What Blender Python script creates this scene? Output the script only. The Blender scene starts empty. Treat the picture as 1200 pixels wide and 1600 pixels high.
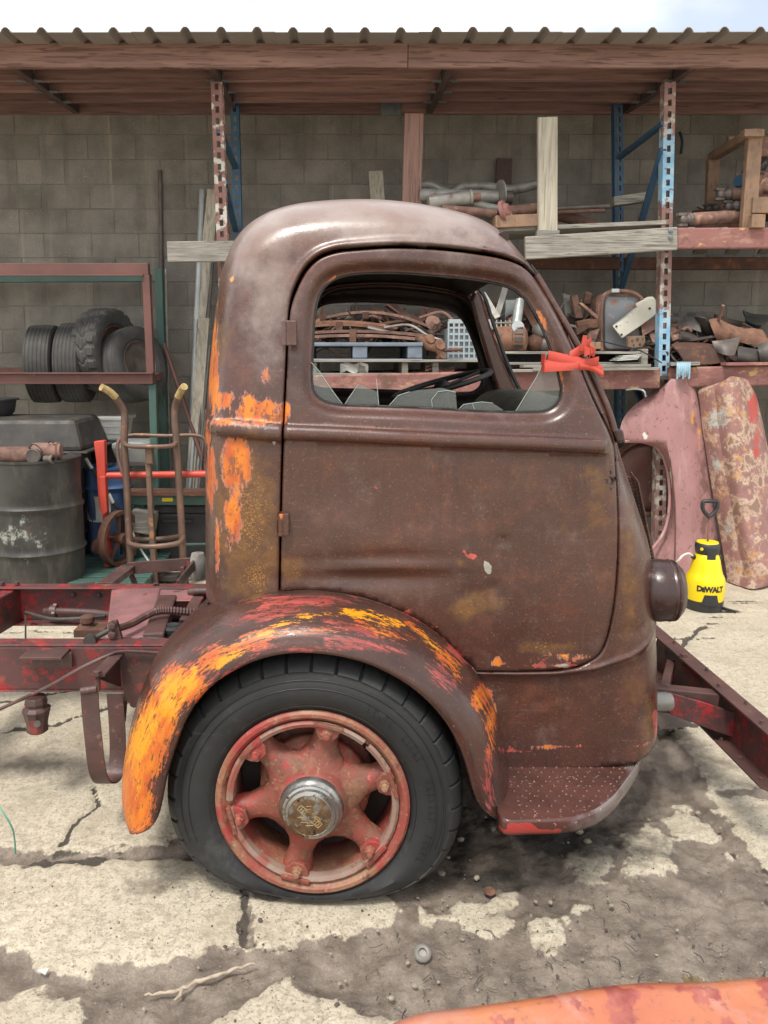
import bpy, bmesh, math, random
import numpy as np
from mathutils import Vector, Matrix
from mathutils.geometry import delaunay_2d_cdt
R = math.radians
random.seed(4)
scene = bpy.context.scene
COL = scene.collection

# ------------------------------------------------------------------ camera, sky, sun, exposure
F, CX, CY, PITCH, CAMZ = 1200.0, 530.0, 718.0, R(7.5), 1.58
cam = bpy.data.cameras.new('camera')
cam.sensor_fit = 'VERTICAL'
cam.sensor_height = 32.0
cam.lens = 32.0 * F / 1600.0
cam.shift_x = (600 - CX) / 1600.0
cam.shift_y = (CY - 800) / 1600.0
cam.clip_end = 2000
cam.clip_start = 0.05
cam_o = bpy.data.objects.new('camera', cam)
COL.objects.link(cam_o)
cam_o.location = (0, 0, CAMZ)
cam_o.rotation_euler = (R(90) - PITCH, 0, 0)
scene.camera = cam_o

SUN_EL, SUN_AZ = 62.0, 205.0            # azimuth: direction the light comes FROM, degrees clockwise from +Y
world = bpy.data.worlds.new('World')
scene.world = world
world.use_nodes = True
wn, wl = world.node_tree.nodes, world.node_tree.links
bgn = wn['Background']
sky = wn.new('ShaderNodeTexSky')
sky.sky_type = 'NISHITA'
sky.sun_disc = False
sky.sun_elevation = R(SUN_EL)
sky.sun_rotation = R(SUN_AZ)
sky.air_density = 1.0
sky.dust_density = 2.0
tc = wn.new('ShaderNodeTexCoord')
mp = wn.new('ShaderNodeMapping')
mp.inputs['Scale'].default_value = (1.6, 1.6, 4.0)
mp.inputs['Location'].default_value = (0.35, 0.2, 0.1)
cn = wn.new('ShaderNodeTexNoise')
cn.inputs['Scale'].default_value = 1.1
cn.inputs['Detail'].default_value = 6
cr = wn.new('ShaderNodeMapRange')
cr.interpolation_type = 'SMOOTHSTEP'
cr.inputs['From Min'].default_value = 0.36
cr.inputs['From Max'].default_value = 0.58
cr.inputs['To Min'].default_value = 0.30
cr.inputs['To Max'].default_value = 1.0
cm = wn.new('ShaderNodeMixRGB')
cm.inputs['Color2'].default_value = (9.6, 9.6, 9.5, 1)
wl.new(tc.outputs['Generated'], mp.inputs['Vector'])
wl.new(mp.outputs[0], cn.inputs['Vector'])
wl.new(cn.outputs['Fac'], cr.inputs['Value'])
wl.new(cr.outputs[0], cm.inputs['Fac'])
wl.new(sky.outputs[0], cm.inputs['Color1'])
wl.new(cm.outputs[0], bgn.inputs['Color'])
bgn.inputs['Strength'].default_value = 0.08
sun = bpy.data.lights.new('sun', 'SUN')
sun.energy = 1.5
sun.angle = R(12)
sun.color = (1.0, 0.955, 0.89)
sun_o = bpy.data.objects.new('sun', sun)
COL.objects.link(sun_o)
_d = Vector((math.sin(R(SUN_AZ)) * math.cos(R(SUN_EL)), math.cos(R(SUN_AZ)) * math.cos(R(SUN_EL)), math.sin(R(SUN_EL))))
sun_o.rotation_euler = (-_d).to_track_quat('-Z', 'Y').to_euler()
sun_o.location = _d * 30
scene.view_settings.view_transform = 'Standard'
scene.view_settings.look = 'None'
scene.view_settings.gamma = 1
scene.view_settings.use_curve_mapping = False
scene.view_settings.exposure = 1.2
scene.cycles.max_bounces = 8
scene.cycles.use_denoising = True

# ------------------------------------------------------------------ picture <-> place
sp, cp = math.sin(PITCH), math.cos(PITCH)
def ray(u, v):
    x = (u - CX) / F; y = (CY - v) / F
    return x, cp + y * sp, y * cp - sp
def at(u, v, Y):
    x, dy, dz = ray(u, v)
    k = Y / dy
    return Vector((x * k, Y, CAMZ + dz * k))
def gnd(u, v, z=0.0):
    x, dy, dz = ray(u, v)
    k = (z - CAMZ) / dz
    return Vector((x * k, dy * k, z))
def proj(P):
    P = np.asarray(P, float)
    dep = P[..., 1] * cp - (P[..., 2] - CAMZ) * sp
    up = P[..., 1] * sp + (P[..., 2] - CAMZ) * cp
    return np.stack([CX + F * P[..., 0] / dep, CY - F * up / dep], -1)
def scale_at(v, Y):
    return F / (Y / ray(0, v)[1])            # pixels per metre on plane Y at row v

# ------------------------------------------------------------------ mesh building
class MB:
    def __init__(s):
        s.v = []; s.f = []; s.m = []
    def add(s, vs, fs, mi=0):
        o = len(s.v)
        s.v += [tuple(p) for p in vs]
        s.f += [tuple(i + o for i in f) for f in fs]
        s.m += [mi] * len(fs)
        return s
    def hexa(s, p, mi=0):                     # 8 points: bottom ring 0-3, top ring 4-7
        return s.add(p, [(0, 3, 2, 1), (4, 5, 6, 7), (0, 1, 5, 4), (1, 2, 6, 5), (2, 3, 7, 6), (3, 0, 4, 7)], mi)
    def box(s, c, d, rot=None, mi=0):
        x, y, z = d[0] / 2, d[1] / 2, d[2] / 2
        p = [Vector(q) for q in ((-x, -y, -z), (x, -y, -z), (x, y, -z), (-x, y, -z), (-x, -y, z), (x, -y, z), (x, y, z), (-x, y, z))]
        if rot is not None:
            p = [rot @ q for q in p]
        c = Vector(c)
        return s.hexa([q + c for q in p], mi)
    def bar(s, a, b, w, h, up=(0, 0, 1), mi=0):   # rectangular bar from a to b, w across, h along up
        a, b = Vector(a), Vector(b)
        t = (b - a).normalized()
        up = Vector(up)
        sd = t.cross(up)
        if sd.length < 1e-4:
            sd = t.cross(Vector((0, 1, 0)))
        sd.normalize()
        up = sd.cross(t).normalized()
        p = []
        for e in (a, b):
            p += [e - sd * w / 2 - up * h / 2, e + sd * w / 2 - up * h / 2, e + sd * w / 2 + up * h / 2, e - sd * w / 2 + up * h / 2]
        return s.hexa(p, mi)
    def tube(s, pts, r, n=8, cap=True, closed=False, mi=0):
        pts = [Vector(p) for p in pts]
        m = len(pts)
        rs = r if isinstance(r, (list, tuple)) else [r] * m
        vs, fs = [], []
        prev = None
        for i, p in enumerate(pts):
            if closed:
                t = (pts[(i + 1) % m] - pts[i - 1]).normalized()
            else:
                t = (pts[min(i + 1, m - 1)] - pts[max(i - 1, 0)]).normalized()
            if prev is None:
                a = Vector((0, 0, 1)) if abs(t.z) < .9 else Vector((1, 0, 0))
                nrm = (a - t * a.dot(t)).normalized()
            else:
                nrm = prev - t * prev.dot(t)
                nrm.normalize()
            prev = nrm
            bn = t.cross(nrm)
            for k in range(n):
                a = 2 * math.pi * k / n
                vs.append(p + (nrm * math.cos(a) + bn * math.sin(a)) * rs[i])
        for i in range(m if closed else m - 1):
            j = (i + 1) % m
            for k in range(n):
                k2 = (k + 1) % n
                fs.append((i * n + k, i * n + k2, j * n + k2, j * n + k))
        if cap and not closed:
            fs.append(tuple(range(n - 1, -1, -1)))
            fs.append(tuple((m - 1) * n + k for k in range(n)))
        return s.add(vs, fs, mi)
    def lathe(s, prof, M, n=32, mi=0, wob=None):   # prof: (radius, height) along local Z, M: matrix placing it
        vs, fs = [], []
        for (r, z) in prof:
            for k in range(n):
                a = 2 * math.pi * k / n
                p = Vector((r * math.cos(a), r * math.sin(a), z))
                if wob: p = wob(p, a)
                vs.append(M @ p)
        for i in range(len(prof) - 1):
            for k in range(n):
                k2 = (k + 1) % n
                fs.append((i * n + k, i * n + k2, (i + 1) * n + k2, (i + 1) * n + k))
        if prof[0][0] > 1e-6: fs.append(tuple(range(n - 1, -1, -1)))
        if prof[-1][0] > 1e-6: fs.append(tuple((len(prof) - 1) * n + k for k in range(n)))
        return s.add(vs, fs, mi)
    def ring(s, prof, M, n=32, mi=0):             # closed profile lathe
        vs, fs = [], []
        L = len(prof)
        for (r, z) in prof:
            for k in range(n):
                a = 2 * math.pi * k / n
                vs.append(M @ Vector((r * math.cos(a), r * math.sin(a), z)))
        for i in range(L):
            j = (i + 1) % L
            for k in range(n):
                k2 = (k + 1) % n
                fs.append((i * n + k, i * n + k2, j * n + k2, j * n + k))
        return s.add(vs, fs, mi)
    def prism(s, poly, dvec, mi=0):               # polygon of 3-D points extruded along dvec
        d = Vector(dvec); n = len(poly)
        vs = [Vector(p) for p in poly] + [Vector(p) + d for p in poly]
        fs = [tuple(range(n - 1, -1, -1)), tuple(range(n, 2 * n))]
        fs += [(i, (i + 1) % n, n + (i + 1) % n, n + i) for i in range(n)]
        return s.add(vs, fs, mi)
    def grid(s, rows, th=0.0, mi=0):              # rows of points -> sheet, with thickness th (closed slab)
        m, n = len(rows), len(rows[0])
        P = np.array([[tuple(p) for p in r] for r in rows])
        fs = [(i * n + j, i * n + j + 1, (i + 1) * n + j + 1, (i + 1) * n + j) for i in range(m - 1) for j in range(n - 1)]
        if th == 0:
            return s.add(P.reshape(-1, 3), fs, mi)
        du = np.gradient(P, axis=0); dv = np.gradient(P, axis=1)
        nr = np.cross(du, dv)
        nr /= np.maximum(np.linalg.norm(nr, axis=2, keepdims=True), 1e-9)
        Q = P + nr * th
        o = m * n
        vs = list(P.reshape(-1, 3)) + list(Q.reshape(-1, 3))
        f2 = fs + [tuple(o + i for i in reversed(f)) for f in fs]
        bd = [(0, j) for j in range(n)] + [(i, n - 1) for i in range(1, m)] + [(m - 1, j) for j in range(n - 2, -1, -1)] + [(i, 0) for i in range(m - 2, 0, -1)]
        ids = [a * n + b for a, b in bd]
        for k in range(len(ids)):
            a, b = ids[k], ids[(k + 1) % len(ids)]
            f2.append((b, a, o + a, o + b))
        return s.add(vs, f2, mi)
    def build(s, name, mat=None, parent=None, smooth=None, bevel=0.0, base=None, fix=True):
        me = bpy.data.meshes.new(name)
        if parent is not None:
            base = root_base(parent)
        b = Vector(base) if base is not None else Vector((0, 0, 0))
        me.from_pydata([(p[0] - b.x, p[1] - b.y, p[2] - b.z) for p in s.v], [], s.f)
        mats = mat if isinstance(mat, (list, tuple)) else [mat]
        for q in mats:
            if q is not None: me.materials.append(q)
        if len(mats) > 1:
            me.polygons.foreach_set('material_index', s.m)
        if fix:
            bm = bmesh.new(); bm.from_mesh(me)
            bmesh.ops.recalc_face_normals(bm, faces=bm.faces)
            bm.to_mesh(me); bm.free()
        if smooth is not None:
            me.polygons.foreach_set('use_smooth', [True] * len(me.polygons))
            if smooth < 180:
                me.set_sharp_from_angle(angle=R(smooth))
        o = bpy.data.objects.new(name, me)
        COL.objects.link(o)
        if parent is not None:
            o.parent = parent
        else:
            o.location = b
        if bevel:
            md = o.modifiers.new('bevel', 'BEVEL'); md.width = bevel; md.segments = 2; md.limit_method = 'ANGLE'; md.angle_limit = R(40)
            md.harden_normals = False
        return o
def root_base(o):
    while o.parent: o = o.parent
    return o.location
def tag(o, label=None, cat=None, group=None, kind=None):
    if label: o['label'] = label
    if cat: o['category'] = cat
    if group: o['group'] = group
    if kind: o['kind'] = kind
    return o
def thing(name, label, cat, base, group=None):
    o = bpy.data.objects.new(name, None)
    o.empty_display_size = .1
    COL.objects.link(o)
    o.location = base
    return tag(o, label, cat, group)
def solo(mb, name, mat, label, cat, group=None, base=None, **k):
    if base is None:
        a = np.array(mb.v); base = (a[:, 0].mean(), a[:, 1].mean(), a[:, 2].min())
    return tag(mb.build(name, mat, base=base, **k), label, cat, group)
def clone(o, parent=None, loc=None):
    c = o.copy(); COL.objects.link(c)
    if parent is not None: c.parent = parent
    if loc is not None: c.location = loc
    for ch in list(o.children): clone(ch, c)
    return c
def zmat(origin, zdir, xhint=(0, 0, 1)):          # matrix whose local Z points along zdir
    z = Vector(zdir).normalized()
    x = Vector(xhint); x = x - z * x.dot(z)
    if x.length < 1e-4:
        x = Vector((1, 0, 0)); x = x - z * x.dot(z)
    x.normalize(); y = z.cross(x)
    m = Matrix((x, y, z)).transposed().to_4x4()
    m.translation = Vector(origin)
    return m
def smooth_poly(pts, n, closed=False):            # Catmull-Rom resampling of 2-D/3-D points
    P = [np.array(p, float) for p in pts]
    out = []
    L = len(P)
    segs = L if closed else L - 1
    for i in range(segs):
        p1, p2 = P[i], P[(i + 1) % L]
        p0 = P[i - 1] if (closed or i > 0) else 2 * p1 - p2
        p3 = P[(i + 2) % L] if (closed or i + 2 < L) else 2 * p2 - p1
        d = [max(np.linalg.norm(b - a), 1e-6) ** .5 for a, b in ((p0, p1), (p1, p2), (p2, p3))]
        m1 = ((p1 - p0) / d[0] - (p2 - p0) / (d[0] + d[1]) + (p2 - p1) / d[1]) * d[1]
        m2 = ((p2 - p1) / d[1] - (p3 - p1) / (d[1] + d[2]) + (p3 - p2) / d[2]) * d[1]
        for k in range(n):
            t = k / n
            out.append((2 * t**3 - 3 * t**2 + 1) * p1 + (t**3 - 2 * t**2 + t) * m1 + (-2 * t**3 + 3 * t**2) * p2 + (t**3 - t**2) * m2)
    if not closed: out.append(P[-1])
    return np.array(out)
def resample(P, step, closed=False):
    P = np.asarray(P, float)
    if closed: P = np.vstack([P, P[:1]])
    s = np.concatenate([[0], np.cumsum(np.linalg.norm(np.diff(P, axis=0), axis=1))])
    n = max(2, int(round(s[-1] / step)) + 1)
    t = np.linspace(0, s[-1], n)
    Q = np.stack([np.interp(t, s, P[:, k]) for k in range(P.shape[1])], 1)
    return Q[:-1] if closed else Q
def poly_dist(pts, poly, closed=False):           # distance, arc parameter and index of nearest segment
    A = np.asarray(poly, float)
    B = np.roll(A, -1, 0) if closed else A[1:]
    if not closed: A = A[:-1]
    ab = B - A
    L2 = np.maximum((ab ** 2).sum(1), 1e-12)
    seg = np.sqrt(L2); s0 = np.concatenate([[0], np.cumsum(seg)[:-1]])
    bestd = np.full(len(pts), 1e9); bests = np.zeros(len(pts))
    for k in range(0, len(pts), 4000):
        p = pts[k:k + 4000]
        ap = p[:, None, :] - A[None]
        t = np.clip((ap * ab[None]).sum(2) / L2[None], 0, 1)
        d = np.linalg.norm(ap - t[..., None] * ab[None], axis=2)
        i = d.argmin(1); r = np.arange(len(p))
        bestd[k:k + 4000] = d[r, i]; bests[k:k + 4000] = s0[i] + t[r, i] * seg[i]
    return bestd, bests
def inside(pts, poly):
    A = np.asarray(poly, float); B = np.roll(A, -1, 0)
    res = np.zeros(len(pts), bool)
    x, y = pts[:, 0], pts[:, 1]
    for (x1, y1), (x2, y2) in zip(A, B):
        if y1 == y2: continue
        c = (y1 > y) != (y2 > y)
        res ^= c & (x < (x2 - x1) * (y - y1) / (y2 - y1) + x1)
    return res
def sstep(a, b, x):
    t = np.clip((x - a) / (b - a), 0, 1)
    return t * t * (3 - 2 * t)
def vnoise(x, y, seed=0):                         # value noise, numpy
    xi, yi = np.floor(x).astype(np.int64), np.floor(y).astype(np.int64)
    fx, fy = x - xi, y - yi
    fx = fx * fx * (3 - 2 * fx); fy = fy * fy * (3 - 2 * fy)
    def h(a, b):
        n = (a * 374761393 + b * 668265263 + seed * 1274126177) & 0xffffffff
        n = ((n ^ (n >> 13)) * 1274126177) & 0xffffffff
        return ((n ^ (n >> 16)) & 0xffff) / 65535.0
    return (h(xi, yi) * (1 - fx) + h(xi + 1, yi) * fx) * (1 - fy) + (h(xi, yi + 1) * (1 - fx) + h(xi + 1, yi + 1) * fx) * fy
def fbm(x, y, o=4, seed=0):
    s = 0; a = .5; t = 0
    for k in range(o):
        s = s + a * vnoise(x * 2**k, y * 2**k, seed + k); t += a; a *= .55
    return s / t

# ------------------------------------------------------------------ materials
def srgb(r, g, b):
    f = lambda c: (c / 255 / 12.92) if c / 255 <= .04045 else ((c / 255 + .055) / 1.055) ** 2.4
    return (f(r), f(g), f(b), 1)
def mat(name, base, alt=None, s=5, rough=.65, rvar=.12, metal=0, bump=.25, bs=70, bd=.004, layers=(), rnd=0.0, stretch=(1, 1, 1), world=False, coat=0, spec=.5, attr=None):
    m = bpy.data.materials.new(name); m.use_nodes = True
    nt = m.node_tree; N, L = nt.nodes, nt.links
    P = N['Principled BSDF']
    def new(t, **k):
        n = N.new(t)
        for a, b in k.items(): setattr(n, a, b)
        return n
    if world:
        co = new('ShaderNodeNewGeometry').outputs['Position']
    else:
        co = new('ShaderNodeTexCoord').outputs['Object']
        oi = new('ShaderNodeObjectInfo')
        ml = new('ShaderNodeMath', operation='MULTIPLY'); ml.inputs[1].default_value = 37.0
        L.new(oi.outputs['Random'], ml.inputs[0])
        ad = new('ShaderNodeVectorMath', operation='ADD')
        L.new(co, ad.inputs[0]); L.new(ml.outputs[0], ad.inputs[1]); co = ad.outputs[0]
    if attr:                                     # a vector attribute carries the coordinates
        at_ = new('ShaderNodeAttribute'); at_.attribute_name = attr; co_a = at_.outputs['Vector']
    def noise(scale, detail=4, st=stretch, rough_=.55, use=None, dist=0.0):
        mpn = new('ShaderNodeMapping'); mpn.inputs['Scale'].default_value = st
        L.new(use if use is not None else co, mpn.inputs['Vector'])
        n = new('ShaderNodeTexNoise'); n.inputs['Scale'].default_value = scale; n.inputs['Detail'].default_value = detail
        n.inputs['Roughness'].default_value = rough_; n.inputs['Distortion'].default_value = dist
        L.new(mpn.outputs[0], n.inputs['Vector'])
        return n.outputs['Fac']
    def ss(x, lo, hi):
        r = new('ShaderNodeMapRange', interpolation_type='SMOOTHSTEP')
        r.inputs['From Min'].default_value = lo; r.inputs['From Max'].default_value = hi
        L.new(x, r.inputs['Value']); return r.outputs[0]
    def mix(f, a, b):
        n = new('ShaderNodeMixRGB')
        L.new(f, n.inputs['Fac'])
        for i, q in (('Color1', a), ('Color2', b)):
            if isinstance(q, tuple): n.inputs[i].default_value = q
            else: L.new(q, n.inputs[i])
        return n.outputs[0]
    if alt is None: alt = tuple(c * .6 for c in base[:3]) + (1,)
    col = mix(ss(noise(s, 6), .3, .7), base, alt)
    rg = new('ShaderNodeMapRange'); rg.inputs['To Min'].default_value = max(.03, rough - rvar); rg.inputs['To Max'].default_value = min(1, rough + rvar)
    rg.inputs['From Min'].default_value = .3; rg.inputs['From Max'].default_value = .7
    L.new(noise(s * 2.3, 4), rg.inputs['Value']); rgh = rg.outputs[0]
    met = None
    hgt = noise(bs, 5)
    for ly in layers:
        use = co_a if (ly.get('uv') and attr) else None
        f = noise(ly.get('s', 8), ly.get('d', 6), ly.get('st', stretch), ly.get('r', .6), use, ly.get('dist', 0))
        if ly.get('a'):                          # painted attribute channel pushes the mask up
            an = new('ShaderNodeAttribute'); an.attribute_name = ly['a']
            sc = new('ShaderNodeSeparateColor'); L.new(an.outputs['Color'], sc.inputs[0])
            mm = new('ShaderNodeMath', operation='MULTIPLY_ADD')
            L.new(sc.outputs[ly.get('ch', 0)], mm.inputs[0]); mm.inputs[1].default_value = ly.get('g', 1.0)
            L.new(f, mm.inputs[2]); f = mm.outputs[0]
        f = ss(f, ly['lo'], ly['hi'])
        if 'k' in ly:
            mm = new('ShaderNodeMath', operation='MULTIPLY'); L.new(f, mm.inputs[0]); mm.inputs[1].default_value = ly['k']; f = mm.outputs[0]
        if 'c' in ly:
            c = ly['c']
            if 'c2' in ly: c = mix(ss(noise(ly.get('s2', 14), 5, ly.get('st', stretch), .6, use), .35, .65), c, ly['c2'])
            col = mix(f, col, c)
        if 'rough' in ly:
            r2 = new('ShaderNodeMix'); L.new(f, r2.inputs[0]); L.new(rgh, r2.inputs[2]); r2.inputs[3].default_value = ly['rough']; rgh = r2.outputs[0]
        if 'h' in ly:
            mm = new('ShaderNodeMath', operation='MULTIPLY_ADD'); L.new(f, mm.inputs[0]); mm.inputs[1].default_value = ly['h']; L.new(hgt, mm.inputs[2]); hgt = mm.outputs[0]
    if rnd:
        oi2 = new('ShaderNodeObjectInfo')
        hs = new('ShaderNodeHueSaturation')
        rr = new('ShaderNodeMapRange'); rr.inputs['To Min'].default_value = 1 - rnd; rr.inputs['To Max'].default_value = 1 + rnd
        L.new(oi2.outputs['Random'], rr.inputs['Value']); L.new(rr.outputs[0], hs.inputs['Value']); L.new(col, hs.inputs['Color']); col = hs.outputs[0]
    L.new(col, P.inputs['Base Color']); L.new(rgh, P.inputs['Roughness'])
    P.inputs['Metallic'].default_value = metal
    P.inputs['Specular IOR Level'].default_value = spec
    if coat:
        P.inputs['Coat Weight'].default_value = coat; P.inputs['Coat Roughness'].default_value = .12
    if bump:
        b = new('ShaderNodeBump'); b.inputs['Strength'].default_value = bump; b.inputs['Distance'].default_value = bd
        L.new(hgt, b.inputs['Height']); L.new(b.outputs[0], P.inputs['Normal'])
    return m
MT = {}
def rusty(name, base, alt, rust=.5, **k):         # painted metal with rust breaking through
    ly = [dict(c=srgb(112, 62, 40), c2=srgb(74, 44, 36), s=7, lo=rust, hi=rust + .08, d=8, r=.65, rough=.85, h=-.3)]
    ly += list(k.pop('layers', ()))
    return mat(name, base, alt, layers=ly, **k)
MT['block'] = mat('grey_block', (.235, .215, .185, 1), (.155, .142, .122, 1), s=4, rough=.9, bump=.8, bs=120, bd=.008, rnd=.13, world=True, layers=[
    dict(c=(.10, .09, .075, 1), s=2.2, st=(3, 1, .35), lo=.52, hi=.75, k=.6),
    dict(c=(.34, .30, .235, 1), s=1.8, st=(5, 1, .22), d=8, r=.65, lo=.56, hi=.72, k=.55), dict(c=(.42, .38, .30, 1), s=95, d=3, lo=.63, hi=.70, k=.75), dict(c=(.06, .055, .05, 1), s=120, d=2, lo=.66, hi=.72, k=.7)])
MT['mortar'] = mat('mortar', (.19, .175, .15, 1), rough=.95, bump=.5)
MT['lumber'] = mat('stained_lumber', (.27, .15, .125, 1), (.18, .098, .085, 1), s=3, rough=.75, bump=.35, bs=10, stretch=(1, 14, 14), rnd=.38, layers=[
    dict(c=(.085, .038, .03, 1), s=7, st=(.35, 9, 9), lo=.55, hi=.66, k=.7, h=-.4), dict(c=(.26, .15, .10, 1), s=3, st=(.5, 5, 5), lo=.58, hi=.75, k=.5)])
MT['fascia'] = mat('weathered_fascia', (.29, .168, .132, 1), (.20, .112, .09, 1), s=2, rough=.75, bump=.35, bs=9, stretch=(1, 12, 12), rnd=.08, layers=[
    dict(c=(.10, .048, .034, 1), s=5, st=(.5, 1, 9), lo=.52, hi=.6, k=.75, h=-.4, dist=1.5), dict(c=(.03, .016, .012, 1), s=2.6, st=(1, 1, 2), lo=.76, hi=.8, k=.8)])
MT['rafter'] = mat('dark_rafter', (.10, .06, .055, 1), (.065, .04, .038, 1), s=3, rough=.8, stretch=(14, 1, 14), bump=.3, bs=10)
MT['greywood'] = mat('grey_weathered_wood', (.33, .31, .265, 1), (.20, .185, .16, 1), s=4, rough=.85, stretch=(1, 16, 16), bump=.5, bs=9, rnd=.15, layers=[
    dict(c=(.085, .075, .065, 1), s=8, st=(.5, 12, 12), d=9, r=.7, lo=.53, hi=.62, k=.8, h=-.6), dict(c=(.19, .165, .13, 1), s=5, d=8, r=.7, lo=.54, hi=.66, k=.6)])
MT['greywood_v'] = mat('pale_upright_wood', (.44, .40, .32, 1), (.30, .27, .21, 1), s=3, rough=.8, stretch=(16, 16, 1), bump=.5, bs=9, rnd=.15, layers=[
    dict(c=(.20, .16, .11, 1), s=6, st=(12, 12, .5), lo=.55, hi=.64, k=.7, h=-.6), dict(c=(.10, .06, .03, 1), s=6, st=(1, 1, .6), lo=.77, hi=.8)])
MT['redwood_v'] = mat('reddish_upright_wood', (.30, .18, .14, 1), (.22, .125, .1, 1), s=3, rough=.8, stretch=(16, 16, 1), bump=.5, bs=9, layers=[
    dict(c=(.13, .07, .055, 1), s=6, st=(12, 12, .5), lo=.55, hi=.64, k=.7, h=-.6)])
MT['tanwood'] = mat('orange_tan_wood', (.28, .17, .105, 1), (.19, .12, .08, 1), s=3, rough=.75, stretch=(3, 3, 3), bump=.4, bs=20, rnd=.2, layers=[
    dict(c=(.14, .075, .04, 1), s=9, st=(4, 4, 1), lo=.55, hi=.66, k=.7)])
MT['roofing'] = mat('painted_roofing', (.30, .275, .25, 1), (.24, .22, .20, 1), s=2, rough=.5, bump=.08, rnd=.05)
MT['zinc'] = mat('galvanised_steel', (.26, .28, .29, 1), (.17, .18, .19, 1), s=22, rough=.45, metal=.6, bump=.1)
MT['rust'] = mat('brown_rust', (.125, .058, .036, 1), (.07, .035, .026, 1), s=9, rough=.82, bump=.5, bs=80, rnd=.22, layers=[
    dict(c=(.24, .10, .04, 1), s=14, lo=.55, hi=.7, k=.75), dict(c=(.03, .02, .018, 1), s=5, lo=.6, hi=.72, k=.7)])
MT['rustpink'] = mat('dusty_rust', (.25, .14, .105, 1), (.14, .078, .06, 1), s=14, rough=.85, bump=.5, bs=80, rnd=.25, layers=[
    dict(c=(.40, .25, .18, 1), s=18, lo=.55, hi=.68, k=.7), dict(c=(.06, .035, .028, 1), s=6, lo=.6, hi=.72, k=.8)])
MT['orust'] = mat('orange_rust', (.25, .125, .072, 1), (.155, .078, .052, 1), s=12, rough=.85, bump=.6, rnd=.2, layers=[dict(c=(.10, .052, .038, 1), s=14, d=9, r=.72, lo=.53, hi=.63, k=.85), dict(c=(.42, .26, .17, 1), s=22, d=8, r=.7, lo=.60, hi=.70, k=.7)])
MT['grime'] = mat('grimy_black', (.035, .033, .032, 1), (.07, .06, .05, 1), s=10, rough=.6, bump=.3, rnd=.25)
MT['darkmetal'] = mat('dark_metal', (.085, .075, .07, 1), (.15, .12, .10, 1), s=9, rough=.55, metal=.35, bump=.3, rnd=.25)
MT['greymetal'] = mat('grey_metal', (.34, .33, .30, 1), (.22, .20, .18, 1), s=9, rough=.5, metal=.3, bump=.25, rnd=.2, layers=[
    dict(c=(.16, .085, .05, 1), s=9, lo=.6, hi=.68, k=.8)])
MT['silver'] = mat('dull_silver', (.42, .44, .43, 1), (.32, .34, .33, 1), s=6, rough=.42, metal=.4, bump=.2)
MT['cream'] = mat('cream_enamel', (.66, .64, .55, 1), (.56, .53, .44, 1), s=6, rough=.45, bump=.15, layers=[dict(c=(.20, .11, .06, 1), s=38, d=3, lo=.66, hi=.70), dict(c=(.22, .13, .07, 1), s=6, lo=.66, hi=.7)])
MT['drum'] = mat('grey_black_drum', (.050, .048, .042, 1), (.022, .021, .019, 1), s=4, rough=.5, bump=.15, layers=[
    dict(c=(.085, .078, .062, 1), s=5, st=(2, 2, .5), d=9, r=.7, lo=.5, hi=.64, k=.6), dict(c=(.10, .06, .04, 1), s=7, d=9, r=.75, lo=.56, hi=.64, k=.6), dict(c=(.40, .42, .36, 1), s=17, d=9, r=.75, lo=.78, hi=.90, a='m1', ch=0, g=.36, k=.7)])
MT['drum2'] = mat('black_drum', (.022, .021, .02, 1), (.04, .036, .03, 1), s=4, rough=.5, bump=.15)
MT['tub'] = mat('dusty_black_plastic', (.058, .051, .043, 1), (.030, .027, .025, 1), s=6, rough=.6, bump=.2, layers=[dict(c=(.11, .095, .075, 1), s=7, d=9, r=.72, lo=.52, hi=.66, k=.6)])
MT['blackplastic'] = mat('black_plastic', (.02, .021, .022, 1), (.035, .035, .036, 1), s=8, rough=.45, bump=.1)
MT['rubber_far'] = mat('grey_tyre_rubber', (.075, .072, .066, 1), (.05, .049, .046, 1), s=8, rough=.8, bump=.3, rnd=.2)
MT['green'] = rusty('green_paint', (.06, .125, .10, 1), (.045, .09, .075, 1), rust=.66, s=3, rough=.55, world=True)
MT['brownsteel'] = mat('brown_primer_steel', (.16, .068, .055, 1), (.115, .05, .042, 1), s=4, rough=.6, bump=.15, layers=[dict(c=(.30, .22, .17, 1), s=9, lo=.68, hi=.74, k=.6)])
MT['rackred'] = mat('faded_red_beam', (.27, .115, .10, 1), (.20, .085, .075, 1), s=3, rough=.7, bump=.3, world=True, layers=[
    dict(c=(.36, .20, .15, 1), s=9, st=(.6, 1, 2), d=10, r=.76, lo=.50, hi=.62, k=.75), dict(c=(.13, .07, .055, 1), s=14, d=10, r=.76, lo=.54, hi=.62, k=.8), dict(c=(.50, .33, .12, 1), s=9, st=(1, 1, 1.6), lo=.60, hi=.68, k=.85), dict(c=(.11, .06, .045, 1), s=5, lo=.6, hi=.68, k=.7)])
MT['rackpost'] = mat('rust_and_grey_post', (.26, .13, .11, 1), (.17, .085, .07, 1), s=5, rough=.75, bump=.4, world=True, layers=[
    dict(c=(.50, .50, .44, 1), s=16, lo=.53, hi=.60, k=.85), dict(c=(.06, .045, .04, 1), s=14, lo=.62, hi=.68)])
MT['rackmix'] = mat('blue_band_on_rusty_post', (.26, .15, .125, 1), (.18, .10, .085, 1), s=5, rough=.75, bump=.4, world=True, layers=[
    dict(c=(.42, .42, .37, 1), s=12, lo=.50, hi=.60, k=.85), dict(c=(.17, .36, .52, 1), c2=(.33, .45, .52, 1), s2=12, s=20, d=7, lo=.75, hi=.85, a='m1', ch=0, g=.5), dict(c=(.08, .055, .05, 1), s=18, lo=.62, hi=.68, k=.8)])
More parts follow.
